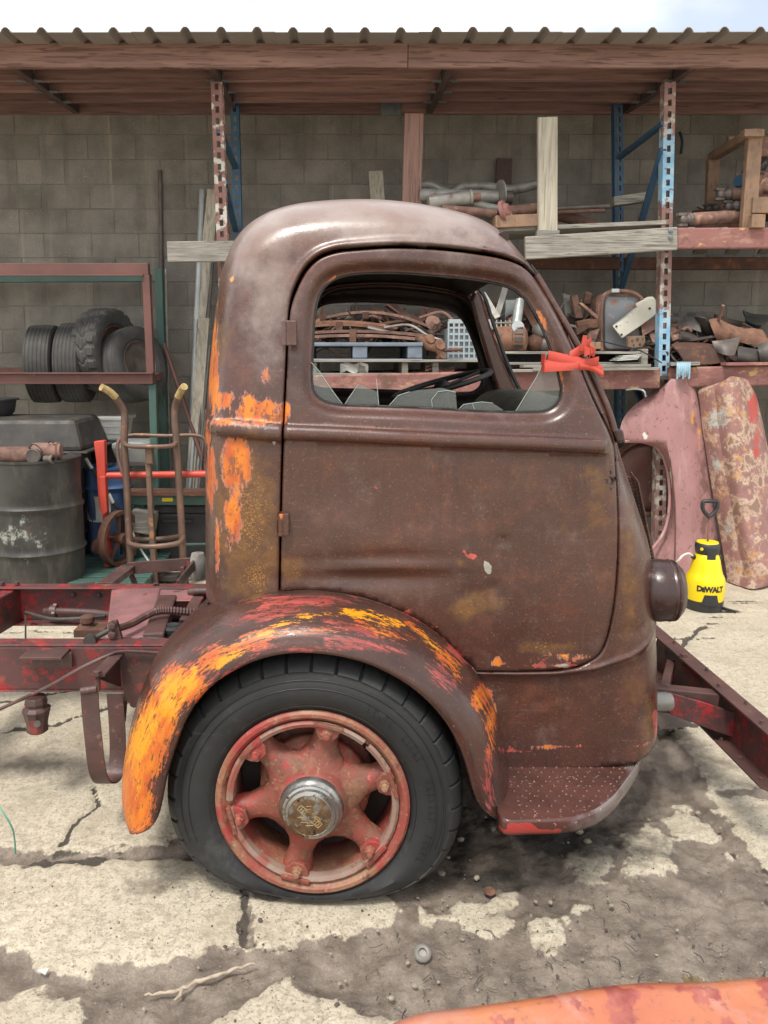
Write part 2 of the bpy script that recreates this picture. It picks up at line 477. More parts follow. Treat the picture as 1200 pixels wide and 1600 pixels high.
MT['rackblue'] = mat('chalky_blue_post', (.22, .44, .60, 1), (.18, .36, .50, 1), s=4, rough=.7, bump=.3, world=True, layers=[
    dict(c=(.48, .56, .58, 1), s=10, lo=.57, hi=.66, k=.7), dict(c=(.24, .12, .09, 1), s=4.0, st=(1, 1, 1.1), lo=.60, hi=.66), dict(c=(.17, .09, .07, 1), s=16, lo=.6, hi=.66)])
MT['bluebrace'] = mat('blue_brace_paint', (.045, .115, .20, 1), (.03, .075, .13, 1), s=4, rough=.6, bump=.2, layers=[dict(c=(.15, .09, .07, 1), s=12, lo=.62, hi=.68)])
MT['bluepallet'] = mat('blue_grey_plastic', (.19, .225, .27, 1), (.13, .155, .19, 1), s=6, rough=.5, bump=.15, layers=[dict(c=(.09, .08, .075, 1), s=9, lo=.6, hi=.72, k=.6)])
MT['crate'] = mat('pale_blue_crate', (.36, .41, .43, 1), (.27, .31, .33, 1), s=6, rough=.5, bump=.1)
MT['redpaint'] = mat('red_hand_truck_paint', (.62, .075, .045, 1), (.48, .06, .04, 1), s=6, rough=.5, bump=.15, layers=[dict(c=(.20, .09, .06, 1), s=14, lo=.64, hi=.7)])
MT['bronze'] = mat('worn_bronze_tube', (.20, .12, .085, 1), (.13, .085, .065, 1), s=6, rough=.5, metal=.3, bump=.2, layers=[dict(c=(.42, .20, .09, 1), s=9, lo=.58, hi=.68, k=.8), dict(c=(.20, .20, .10, 1), s=4, lo=.62, hi=.7, k=.6)])
MT['straw'] = mat('worn_yellow_grip', (.50, .38, .16, 1), (.32, .22, .10, 1), s=30, rough=.7, bump=.3)
MT['blue_drum'] = mat('blue_drum_paint', (.045, .10, .22, 1), (.03, .06, .14, 1), s=6, rough=.45, bump=.15, layers=[dict(c=(.10, .08, .07, 1), s=8, lo=.6, hi=.7)])
MT['white'] = mat('dirty_white', (.62, .62, .58, 1), (.48, .47, .43, 1), s=7, rough=.6, bump=.15)
MT['wire'] = mat('black_cable', (.03, .03, .03, 1), rough=.5, bump=.1)
MT['yellow'] = mat('yellow_plastic', (.86, .64, .005, 1), (.80, .58, .005, 1), s=5, rough=.38, bump=.04)
MT['rope'] = mat('pale_blue_rope', (.34, .50, .58, 1), (.24, .38, .46, 1), s=30, rough=.85, bump=.6, bs=150)
MT['strap'] = mat('red_orange_strap', (.56, .075, .042, 1), (.46, .055, .035, 1), s=5, rough=.65, bump=.3, bs=60, layers=[dict(c=(.62, .20, .15, 1), s=9, d=8, lo=.52, hi=.68, k=.5)])
MT['pinkfender'] = mat('faded_pink_red_paint', (.37, .19, .185, 1), (.30, .15, .145, 1), s=3, rough=.55, bump=.18, attr='dummy', layers=[
    dict(c=(.50, .33, .31, 1), s=3, st=(3, 3, .5), lo=.52, hi=.7, k=.6), dict(c=(.19, .10, .085, 1), s=7, d=11, r=.78, st=(1.5, 1.5, .7), lo=.50, hi=.62, k=.6), dict(c=(.10, .06, .05, 1), s=26, d=10, r=.75, lo=.57, hi=.63, k=.8), dict(c=(.55, .26, .07, 1), s=10, d=8, r=.7, lo=.75, hi=.83, a='m1', ch=0, g=.32),
    dict(c=(.17, .09, .075, 1), s=8, d=8, lo=.72, hi=.85, a='m1', ch=1, g=.36, k=.9), dict(c=(.66, .62, .55, 1), s=5, d=6, lo=.78, hi=.82, a='m1', ch=2, g=.36)])
MT['mottled'] = mat('mottled_fender_paint', (.29, .145, .13, 1), (.22, .11, .095, 1), s=4, rough=.6, bump=.25, layers=[
    dict(c=(.55, .42, .30, 1), s=7, d=10, r=.76, lo=.475, hi=.57, k=.85), dict(c=(.46, .24, .09, 1), s=12, d=10, r=.76, lo=.54, hi=.62, k=.9), dict(c=(.16, .08, .055, 1), s=7, d=8, lo=.56, hi=.63, k=.8),
    dict(c=(.46, .46, .41, 1), c2=(.30, .27, .23, 1), s2=25, s=14, d=11, r=.78, lo=.74, hi=.82, a='m1', ch=0, g=.33), dict(c=(.42, .075, .06, 1), s=9, d=10, r=.75, lo=.72, hi=.80, a='m1', ch=1, g=.36)])
MT['glass'] = bpy.data.materials.new('dusty_glass'); MT['glass'].use_nodes = True
_n, _l = MT['glass'].node_tree.nodes, MT['glass'].node_tree.links
_tr = _n.new('ShaderNodeBsdfTransparent'); _tr.inputs[0].default_value = (.86, .9, .88, 1)
_gl = _n.new('ShaderNodeBsdfGlossy'); _gl.inputs['Roughness'].default_value = .12
_di = _n.new('ShaderNodeBsdfDiffuse'); _di.inputs[0].default_value = (.5, .52, .5, 1)
_m1 = _n.new('ShaderNodeMixShader'); _m2 = _n.new('ShaderNodeMixShader'); _fr = _n.new('ShaderNodeFresnel'); _fr.inputs[0].default_value = 1.5
_m1.inputs[0].default_value = .11
_l.new(_tr.outputs[0], _m1.inputs[1]); _l.new(_di.outputs[0], _m1.inputs[2])
_fs = _n.new('ShaderNodeMath'); _fs.operation = 'MULTIPLY'; _fs.inputs[1].default_value = .45
_l.new(_fr.outputs[0], _fs.inputs[0]); _l.new(_fs.outputs[0], _m2.inputs[0]); _l.new(_m1.outputs[0], _m2.inputs[1]); _l.new(_gl.outputs[0], _m2.inputs[2])
_l.new(_m2.outputs[0], _n['Material Output'].inputs[0])
MT['glassedge'] = mat('glass_crack_edge', (.30, .36, .33, 1), (.3, .38, .34, 1), rough=.25, bump=0)

# ------------------------------------------------------------------ the ground: broken concrete and mud, one sheet
def axis(lo, hi, f0, f1, fine, coarse):
    a = list(np.arange(f0, f1, fine))
    x = f0
    st = fine
    while x > lo: st = min(st * 1.5, coarse); x -= st; a.insert(0, x)
    x = a[-1]; st = fine
    while x < hi: st = min(st * 1.5, coarse); x += st; a.append(x)
    return np.array(a)
gx = axis(-260, 260, -1.9, 2.1, .011, 60)
gy = axis(-120, 400, 1.15, 2.6, .009, 60)
gy = np.concatenate([gy[gy < 2.6], np.arange(2.6, 5.0, .02), axis(5.0, 400, 5.0, 7.0, .06, 60)[1:]])
gy = np.unique(gy[gy > -121])
X, Y = np.meshgrid(gx, gy)
gp = np.stack([X.ravel(), Y.ravel()], 1)
nearm = (gp[:, 0] > -2.6) & (gp[:, 0] < 3.2) & (gp[:, 1] > .9) & (gp[:, 1] < 7)
idx = np.where(nearm)[0]
q = gp[idx]
def px2g(pl): return np.array([tuple(gnd(*p))[:2] for p in pl])
SLABS = [
    [(-400, 1338), (0, 1342), (150, 1335), (250, 1326), (330, 1340), (392, 1395), (398, 1440), (388, 1482), (300, 1500), (140, 1522), (60, 1512), (0, 1482), (-400, 1420)],
    [(386, 1403), (450, 1392), (560, 1390), (612, 1405), (605, 1438), (560, 1455), (480, 1462), (425, 1480), (392, 1470)],
    [(632, 1424), (720, 1418), (800, 1396), (812, 1408), (740, 1442), (655, 1450)], [(712, 1448), (760, 1425), (812, 1428), (806, 1450), (778, 1472), (735, 1462)],
    [(815, 1428), (915, 1408), (928, 1416), (890, 1452), (855, 1490), (828, 1462)], [(965, 1297), (1010, 1286), (1050, 1308), (1074, 1336), (1066, 1366), (1010, 1370), (970, 1356)],
    [(1040, 1276), (1075, 1264), (1110, 1284), (1136, 1310), (1110, 1316), (1060, 1306)], [(1098, 1232), (1200, 1246), (1500, 1250), (1500, 1500), (1260, 1400), (1190, 1362), (1140, 1290)],
    [(1120, 1330), (1145, 1324), (1168, 1352), (1150, 1362)], [(-300, 1548), (60, 1538), (120, 1558), (150, 1640), (-300, 1700)],
    [(380, 1548), (450, 1538), (530, 1562), (625, 1588), (660, 1700), (380, 1700), (300, 1600)], [(872, 1332), (912, 1292), (962, 1302), (958, 1342), (930, 1372), (900, 1368)],
    [(-2500, 1328), (130, 1326), (260, 1318), (320, 1290), (300, 1200), (300, 1085), (1035, 1085), (1060, 1150), (1110, 1236), (1200, 1228), (2600, 1228), (2600, 840), (-2500, 840)],
]
conc = np.full(len(q), -1.0)
for pl in SLABS:
    g = px2g(pl)
    d, _ = poly_dist(q, g, True)
    conc = np.maximum(conc, np.where(inside(q, g), d, -d))
wob = (fbm(q[:, 0] * 7, q[:, 1] * 7, 5, 3) - .5) * .14 + (fbm(q[:, 0] * 38, q[:, 1] * 38, 3, 9) - .5) * .05
conc = conc + wob
dirt_n = 1 - sstep(-.022, .034, conc)
CRACKS = [[(-300, 1345), (0, 1338), (60, 1336), (130, 1337), (250, 1326), (300, 1326), (345, 1338)], [(156, 1225), (146, 1258), (118, 1290), (98, 1322)], [(380, 1390), (392, 1425), (386, 1480)],
          [(1040, 1195), (1075, 1240), (1110, 1288), (1155, 1335), (1200, 1368), (1300, 1430)], [(1010, 1150), (1085, 1130), (1180, 1112)], [(0, 1140), (90, 1130), (200, 1100)],
          [(-100, 1110), (60, 1090), (180, 1060)], [(1180, 920), (1060, 1010), (900, 1060)], [(-60, 985), (150, 990), (330, 985)], [(1030, 1000), (1300, 985)]]
crack = np.zeros(len(q))
wx = q + np.stack([(fbm(q[:, 0] * 9, q[:, 1] * 9, 4, 20) - .5), (fbm(q[:, 0] * 9, q[:, 1] * 9, 4, 40) - .5)], 1) * .10
for c, wd in zip(CRACKS, (.020, .006, .014, .010, .006, .012, .012, .008, .006, .005)):
    d, _ = poly_dist(wx, px2g(c))
    wn_ = wd * (.35 + 1.3 * fbm(q[:, 0] * 5, q[:, 1] * 5, 3, 31))
    crack = np.maximum(crack, 1 - sstep(wn_ * .5, wn_ * 1.5 + .004, d))
def gblob(lst):
    m = np.zeros(len(q))
    for (u, v, ru, rv, k) in lst:
        c = np.array(tuple(gnd(u, v))[:2]); e1 = np.array(tuple(gnd(u + ru, v))[:2]) - c; e2 = np.array(tuple(gnd(u, v - rv))[:2]) - c
        dd = q - c
        t = ((dd @ e1) / (e1 @ e1)) ** 2 + ((dd @ e2) / (e2 @ e2)) ** 2
        m = np.maximum(m, k * np.exp(-t))
    return m
stain = gblob([(60, 1190, 130, 50, .75), (160, 1160, 80, 40, .5), (200, 1240, 90, 40, .5), (230, 1385, 70, 35, .75), (245, 1390, 22, 14, .9), (40, 1050, 150, 25, .35), (1080, 1170, 80, 60, .8), (1000, 1230, 80, 50, .8),
               (600, 1240, 330, 90, .9), (820, 1340, 160, 60, .85), (300, 1310, 60, 24, .7), (1150, 1255, 30, 8, .5), (100, 1373, 18, 8, .5), (1110, 880, 120, 12, .5)])
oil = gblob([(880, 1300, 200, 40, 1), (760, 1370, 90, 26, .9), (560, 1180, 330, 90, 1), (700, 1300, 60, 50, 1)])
wet = gblob([(1110, 1535, 90, 18, 1), (1000, 1560, 60, 14, .6)])
pud = gblob([(1105, 1534, 46, 9, 1), (1160, 1530, 40, 8, .9)])
n_f = fbm(q[:, 0] * 60, q[:, 1] * 60, 4, 5); n_m = fbm(q[:, 0] * 14, q[:, 1] * 14, 4, 6); n_l = fbm(q[:, 0] * 2.2, q[:, 1] * 2.2, 3, 7)
hz = dirt_n * (-.014 + (n_m - .5) * .032 + (n_f - .5) * .016) + (1 - dirt_n) * ((n_f - .5) * .007 + (n_m - .5) * .006) + (n_l - .5) * .015 - crack * .012
rut = np.abs(((q[:, 0] * .9 + q[:, 1] * .5) * 9 + n_m * 2.2) % 1 - .5)
hz += dirt_n * sstep(.9, 1.4, q[:, 0]) * (rut - .25) * .012
fall = np.clip(1 - (q[:, 1] - 5.0) / 1.8, 0, 1) * sstep(-2.6, -2.2, q[:, 0]) * (1 - sstep(2.7, 3.2, q[:, 0])) * sstep(.9, 1.1, q[:, 1])
flat = np.exp(-(((q[:, 0] + .07) / .32) ** 2 + ((q[:, 1] - 2.2) / .22) ** 2) ** 2)
hz = hz * fall * (1 - flat) - pud * .012
me = bpy.data.meshes.new('ground')
Z = np.zeros(len(gp)); Z[idx] = hz
nx, ny = len(gx), len(gy)
ii = np.arange(nx * ny).reshape(ny, nx)
fc = np.stack([ii[:-1, :-1], ii[:-1, 1:], ii[1:, 1:], ii[1:, :-1]], -1).reshape(-1, 4)
me.vertices.add(len(gp)); me.vertices.foreach_set('co', np.column_stack([gp, Z]).astype('f').ravel())
me.loops.add(fc.size); me.loops.foreach_set('vertex_index', fc.astype('i').ravel())
me.polygons.add(len(fc)); me.polygons.foreach_set('loop_start', np.arange(0, fc.size, 4, dtype='i')); me.polygons.foreach_set('loop_total', np.full(len(fc), 4, 'i'))
me.update(); me.polygons.foreach_set('use_smooth', [True] * len(fc))
def setcol(me, name, r, g=None, b=None):
    a = me.color_attributes.new(name, 'FLOAT_COLOR', 'POINT')
    z = np.zeros_like(r)
    a.data.foreach_set('color', np.stack([r, z if g is None else g, z if b is None else b, np.ones_like(r)], 1).astype('f').ravel())
def full(a, v=0.0):
    o = np.full(len(gp), v); o[idx] = a; return o
setcol(me, 'm1', full(dirt_n), full(crack), full(stain)); setcol(me, 'm2', full(oil), full(wet), full(pud))
MT['ground'] = mat('broken_concrete_and_mud', (.53, .465, .355, 1), (.44, .385, .29, 1), s=2.2, rough=.85, bump=.55, bs=130, bd=.007, world=True, layers=[
    dict(c=(.27, .225, .16, 1), s=34, d=12, r=.74, lo=.51, hi=.60, k=.45, h=-.8), dict(c=(.17, .14, .10, 1), s=110, d=7, r=.7, lo=.55, hi=.61, k=.55, h=-.6), dict(c=(.62, .56, .44, 1), s=85, d=8, r=.72, lo=.53, hi=.60, k=.6, h=.3), dict(c=(.36, .305, .22, 1), s=5, d=10, r=.74, lo=.49, hi=.60, k=.55),
    dict(c=(.19, .155, .115, 1), s=9, d=8, r=.65, lo=.80, hi=1.1, a='m1', ch=2, g=.62, k=.9),
    dict(c=(.075, .062, .048, 1), s=30, d=5, lo=.75, hi=.95, a='m1', ch=1, g=.7, rough=.9),
    dict(c=(.245, .20, .158, 1), c2=(.135, .106, .082, 1), s2=9, s=28, d=11, r=.78, lo=.74, hi=.92, a='m1', ch=0, g=.7, rough=.62),
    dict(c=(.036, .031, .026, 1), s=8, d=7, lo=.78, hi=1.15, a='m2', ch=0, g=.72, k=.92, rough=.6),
    dict(c=(.33, .28, .21, 1), s=170, d=5, r=.7, lo=.62, hi=.68, k=.6), dict(c=(.06, .05, .04, 1), s=90, d=6, r=.7, lo=.62, hi=.68, k=.55),
    dict(rough=.3, s=6, lo=.75, hi=1.1, a='m2', ch=1, g=.6), dict(c=(.17, .125, .06, 1), rough=.04, s=5, lo=.82, hi=.95, a='m2', ch=2, g=.7, h=-1)])
me.materials.append(MT['ground'])
ground = bpy.data.objects.new('ground', me); COL.objects.link(ground); tag(ground, kind='structure')

# ------------------------------------------------------------------ block wall
WY = 6.80
wall = thing('block_wall', 'weathered grey concrete block wall behind the open storage shed', 'wall', (0, WY, 0))
BL, BH = .4064, .2032
mb = MB(); mb.box((0.3, WY + .0985, 1.93), (14, .236, 3.86)); mb.build('mortar', MT['mortar'], wall)
def block_mesh():
    bm = bmesh.new(); bmesh.ops.create_cube(bm, size=1)
    for v in bm.verts: v.co = Vector((v.co.x * (BL - .004), v.co.y * .045, v.co.z * (BH - .004)))
    bmesh.ops.bevel(bm, geom=[e for e in bm.edges if all(v.co.y < 0 for v in e.verts)], offset=.004, segments=1, affect='EDGES')
    me = bpy.data.meshes.new('concrete_block'); bm.to_mesh(me); bm.free(); me.materials.append(MT['block']); return me
bme = block_mesh()
rest = MB(); cnt = 0
for r in range(19):
    for c in range(-14, 16):
        x = .11 + c * BL + (BL / 2 if r % 2 else 0); z = (r + .5) * BH
        u, v = proj((x, WY, z))
        if abs(x - .3) > 6.7: continue
        seen = -45 < u < 1245 and 165 < v < 800 and not (420 < u < 840 and v > 470) and not (u > 850 and v > 580)
        if seen and cnt < 298:
            o = bpy.data.objects.new('concrete_block', bme); COL.objects.link(o); o.parent = wall; cnt += 1
            o.location = (x, random.uniform(-.0015, .0015), z)
        else:
            rest.box((x, WY, z), (BL - .004, .045, BH - .004))
o = rest.build('concrete_block', MT['block'], wall); o['kind'] = 'stuff'

# ------------------------------------------------------------------ open shed roof
RZ = lambda y: 3.505 + (y - 5.44) * .0725          # underside of rafters
shed = thing('shed_roof', 'timber shed roof with ribbed metal sheets above the block wall', 'roof', (0, 5.44, 3.4))
RX = [at(20, 108, 5.44).x, at(330, 108, 5.44).x, at(705, 108, 5.44).x, at(1085, 108, 5.44).x]
RX = [RX[0] - 1.55] + RX + [RX[-1] + 1.58]
jx = at(637, 85, 5.44).x
for (a, b) in ((-5.2, jx - .002), (jx + .002, 5.4)):
    m = MB(); m.bar((a, 5.44, 3.582), (b, 5.44, 3.582), .04, .155); m.build('fascia_board', MT['fascia'], shed, bevel=.004)
for x in RX:
    m = MB(); m.bar((x, 5.465, RZ(5.465) + .06), (x, 6.70, RZ(6.70) + .06), .05, .12); m.build('rafter', MT['rafter'], shed, bevel=.003)
hang = MB(); hang.box((0, 0, 0), (.003, .05, .13)); hang.box((.03, -.022, -.063), (.06, .05, .003)); hang.box((.004, -.03, .02), (.008, .04, .07))
hme = None
for yy in (5.78, 6.07, 6.37):
    for i in range(len(RX) - 1):
        a, b = RX[i] + .027, RX[i + 1] - .027
        m = MB(); zc = RZ(yy) + .078; jit = random.uniform(-.006, .006)
        m.bar((a, yy, zc + jit), (b, yy, zc - jit), .042, .135)
        m.build('purlin', MT['lumber'], shed, bevel=.003)
        for xx, sg in ((a + .003, 1), (b - .003, -1)):
            if hme is None:
                o = hang.build('joist_hanger', MT['zinc'], shed); hme = o.data
                # the first one is placed like the rest below
            else:
                o = bpy.data.objects.new('joist_hanger', hme); COL.objects.link(o); o.parent = shed
            o.location = (xx, yy - .025, zc - .02); o.scale = (sg, 1, 1)
            # mesh is in shed space: undo base
hv = [Vector(p) for p in hang.v]
for i, vv in enumerate(hme.vertices): vv.co = hv[i]
for o in [c for c in shed.children if c.name.startswith('joist_hanger')]:
    o.location = Vector(o.location) - shed.location
lx = at(612, 165, 6.7).x
for (a, b) in ((-5.2, lx - .002), (lx + .002, 5.4)):
    m = MB(); m.bar((a, 6.735, 3.675), (b, 6.735, 3.675), .042, .145); m.build('ledger_board', MT['lumber'], shed, bevel=.003)
p = at(611, 166, 6.70)
m = MB(); m.box(p, (.165, .004, .135))
for i in range(4):
    for sx in (-1, 1): m.box(p + Vector((sx * .066, -.003, (i - 1.5) * .036)), (.008, .004, .008))
m.build('splice_plate', MT['zinc'], shed)
# ribbed roofing panels, .914 wide, four ribs each
RS = .2286
x0 = at(460, 60, 5.35).x
def roof_prof():
    pts = []
    for k in range(4):
        b = k * RS
        for dx, h in ((0, 0), (RS / 2 - .034, 0), (RS / 2 - .024, .018), (RS / 2 - .010, .03), (RS / 2 + .010, .03), (RS / 2 + .024, .018), (RS / 2 + .034, 0)):
            pts.append((b + dx, h))
    pts.append((4 * RS, 0)); return pts
rp = roof_prof(); rme = None
for k in range(-6, 6):
    xs = x0 - RS / 2 + k * 4 * RS + .0
    if rme is None:
        m = MB(); rows = []
        for yy in (5.195, 5.4, 5.9, 6.4, 7.2):
            rows.append([(xs + a, yy, RZ(yy) + .150 + h) for a, h in rp])
        m.grid(rows, .0035)
        o = m.build('roof_panel', MT['roofing'], shed, smooth=25); rme = o; k0 = xs
    else:
        o = rme.copy(); COL.objects.link(o); o.parent = shed
        o.location = (xs - k0, 0, .003 if k % 2 else 0)
# ------------------------------------------------------------------ the old truck
YM, Y0, HW = 2.92, 2.24, .68
truck = thing('truck', 'old cab over engine truck cab and bare red chassis, brown rust with orange paint remnants', 'truck', (.05, YM, 0))
RUSTB = dict(alt=(.052, .023, .018, 1), s=3.2, rough=.30, spec=.6, rvar=.10, bump=.11, bs=150, bd=.004, world=True)
def body_layers(st=(1, 1, 1)):
    return [
        dict(c=(.135, .046, .027, 1), s=5, d=11, r=.8, lo=.50, hi=.64, k=.6), dict(c=(.20, .12, .095, 1), s=5, st=(1.0, 1.0, 34), d=6, lo=.655, hi=.69, k=.4), dict(c=(.19, .11, .08, 1), s=260, d=3, lo=.62, hi=.68, k=.5), dict(c=(.050, .022, .018, 1), s=7, st=(2.4, 2.4, .35), d=9, r=.7, lo=.52, hi=.68, k=.55), dict(c=(.11, .06, .046, 1), s=9, st=(3, 3, .25), d=9, r=.72, lo=.58, hi=.70, k=.35, rough=.5),
        dict(c=(.030, .019, .017, 1), s=2.6, d=7, lo=.58, hi=.8, k=.5),
        dict(c=(.27, .12, .045, 1), s=150, d=5, r=.7, lo=.60, hi=.67, k=.7),
        dict(c=(.17, .075, .016, 1), c2=(.10, .045, .014, 1), s2=40, s=11, d=9, r=.72, lo=.80, hi=1.05, a='m2', ch=0, g=.62, k=.8, rough=.6),      # ochre rust bloom
        dict(c=(.34, .15, .03, 1), s=170, d=2, lo=1.02, hi=1.10, a='m2', ch=0, g=.48, k=.8),
        dict(c=(.55, .115, .085, 1), c2=(.30, .05, .04, 1), s2=9, s=24, d=9, r=.72, lo=.83, hi=.88, a='m1', ch=1, g=.46, rough=.5, h=.5),     # red undercoat
        dict(c=(.30, .075, .045, 1), c2=(.42, .20, .14, 1), s2=60, s=30, st=(1, 1, .42), d=10, r=.78, lo=.765, hi=.80, a='m1', ch=0, g=.46, rough=.6, k=.85),
        dict(c=(.62, .19, .012, 1), c2=(.46, .085, .015, 1), s2=22, s=30, st=(1, 1, .42), d=10, r=.78, lo=.815, hi=.835, a='m1', ch=0, g=.46, rough=.42, h=.8),   # orange paint
        dict(c=(.13, .055, .028, 1), c2=(.30, .075, .03, 1), s2=50, s=48, st=(1, 1, .5), d=10, r=.78, lo=.715, hi=.745, a='m1', ch=0, g=.2, k=.9, h=-.6),
        dict(c=(.68, .28, .008, 1), s=30, st=(1, 1, .42), d=9, r=.72, lo=.83, hi=.87, a='m1', ch=2, g=.46, rough=.42, h=.9),     # yellow paint
        dict(c=(.40, .39, .33, 1), c2=(.26, .25, .22, 1), s=12, d=7, r=.6, lo=.88, hi=.93, a='m2', ch=1, g=.46, rough=.5, h=.3),                # grey filler
        dict(c=(.025, .012, .008, 1), s=22, d=6, lo=.90, hi=.94, a='m2', ch=2, g=.46, h=-1.2),
        dict(c=(.35, .285, .255, 1), c2=(.26, .185, .155, 1), s2=5, s=9, d=9, r=.74, lo=.50, hi=1.12, a='m3', ch=0, g=.55, k=.72, rough=.30),   # faded roof paint, with the sky's sheen painted in as pale colour                  # perforated rust
    ]
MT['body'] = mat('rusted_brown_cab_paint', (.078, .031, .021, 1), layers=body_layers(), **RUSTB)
MT['cabin'] = mat('dark_cab_interior', (.022, .015, .013, 1), (.04, .024, .02, 1), s=6, rough=.75, bump=.3)
MT['gasket'] = mat('black_rubber_seal', (.018, .017, .016, 1), rough=.55, bump=.1)
MT['redchassis'] = mat('red_chassis_paint', (.115, .045, .042, 1), (.07, .035, .033, 1), s=5, rough=.52, bump=.3, world=True, layers=[
    dict(c=(.36, .022, .026, 1), c2=(.20, .025, .025, 1), s2=24, s=13, d=11, r=.8, lo=.50, hi=.56, k=.95, h=.6), dict(c=(.19, .10, .045, 1), s=8, d=8, lo=.60, hi=.68, k=.7), dict(c=(.035, .022, .02, 1), s=5, d=7, lo=.57, hi=.7, k=.75)])
MT['chassisbrown'] = mat('brown_wet_chassis_steel', (.105, .052, .045, 1), (.065, .036, .033, 1), s=7, rough=.45, bump=.35, world=True, layers=[
    dict(c=(.26, .05, .045, 1), s=10, d=8, lo=.60, hi=.66, k=.8), dict(c=(.20, .12, .08, 1), s=24, lo=.62, hi=.7, k=.6)])
MT['pinkplate'] = mat('wet_pinkish_plate', (.30, .145, .145, 1), (.20, .10, .10, 1), s=7, rough=.35, bump=.3, world=True, layers=[
    dict(c=(.40, .06, .055, 1), s=9, d=8, lo=.60, hi=.66, k=.8), dict(c=(.07, .04, .036, 1), s=12, d=7, lo=.62, hi=.7, k=.8)])
MT['wheelred'] = mat('flaking_red_wheel_paint', (.27, .070, .046, 1), (.17, .058, .040, 1), s=7, rough=.6, bump=.5, bs=110, world=True, layers=[
    dict(c=(.36, .035, .035, 1), s=9, d=9, r=.7, lo=.52, hi=.60, k=.8), dict(c=(.16, .08, .048, 1), c2=(.25, .13, .075, 1), s2=30, s=11, d=11, r=.76, lo=.48, hi=.58, k=.9, h=-.4), dict(c=(.055, .03, .022, 1), s=20, d=9, r=.7, lo=.58, hi=.66, k=.8), dict(c=(.40, .23, .16, 1), s=60, d=6, r=.7, lo=.58, hi=.66, k=.6)])
MT['rimrust'] = mat('rusty_red_rim', (.24, .085, .055, 1), (.32, .045, .04, 1), s=4, rough=.6, bump=.5, bs=110, world=True, layers=[
    dict(c=(.25, .13, .07, 1), c2=(.33, .19, .11, 1), s2=30, s=5, d=9, r=.7, lo=.46, hi=.58, k=.85, h=-.4), dict(c=(.09, .045, .032, 1), s=14, d=7, lo=.62, hi=.70, k=.8), dict(c=(.40, .26, .18, 1), s=45, d=8, r=.7, lo=.58, hi=.66, k=.6)])
MT['chrome'] = mat('pitted_chrome', (.42, .42, .39, 1), (.34, .33, .30, 1), s=9, rough=.22, metal=.85, bump=.15, bs=130, layers=[
    dict(c=(.15, .095, .055, 1), c2=(.24, .15, .085, 1), s2=40, s=26, d=8, r=.7, lo=.75, hi=.86, a='m1', ch=0, g=.42, rough=.65, h=-.6), dict(c=(.03, .025, .02, 1), s=60, d=3, lo=.66, hi=.7)])
MT['tyre'] = mat('black_tyre_rubber', (.014, .015, .016, 1), (.024, .025, .025, 1), s=5, rough=.58, bump=.25, bs=110, bd=.002, world=True, layers=[
    dict(c=(.075, .072, .064, 1), s=7, d=10, r=.75, lo=.53, hi=.70, k=.5, rough=.75), dict(c=(.10, .095, .085, 1), s=30, st=(.3, 1, 3), d=8, r=.7, lo=.62, hi=.70, k=.5)])
MT['lamp'] = mat('dark_brown_lamp_shell', (.055, .026, .022, 1), (.035, .018, .016, 1), s=9, rough=.28, bump=.1, bs=140, layers=[dict(c=(.12, .055, .035, 1), s=60, d=4, lo=.6, hi=.68, k=.6)])
MT['step'] = mat('worn_step_metal', (.055, .024, .019, 1), (.095, .04, .032, 1), s=8, rough=.25, rvar=.12, bump=.15, world=True, layers=[
    dict(c=(.20, .17, .16, 1), s=5, lo=.85, hi=1.0, a='m1', ch=0, g=.55, k=.7, rough=.22), dict(c=(.36, .05, .04, 1), s=9, d=8, lo=.85, hi=.9, a='m1', ch=1, g=.45), dict(c=(.42, .26, .20, 1), s=90, d=2, lo=.66, hi=.71, k=.7)])

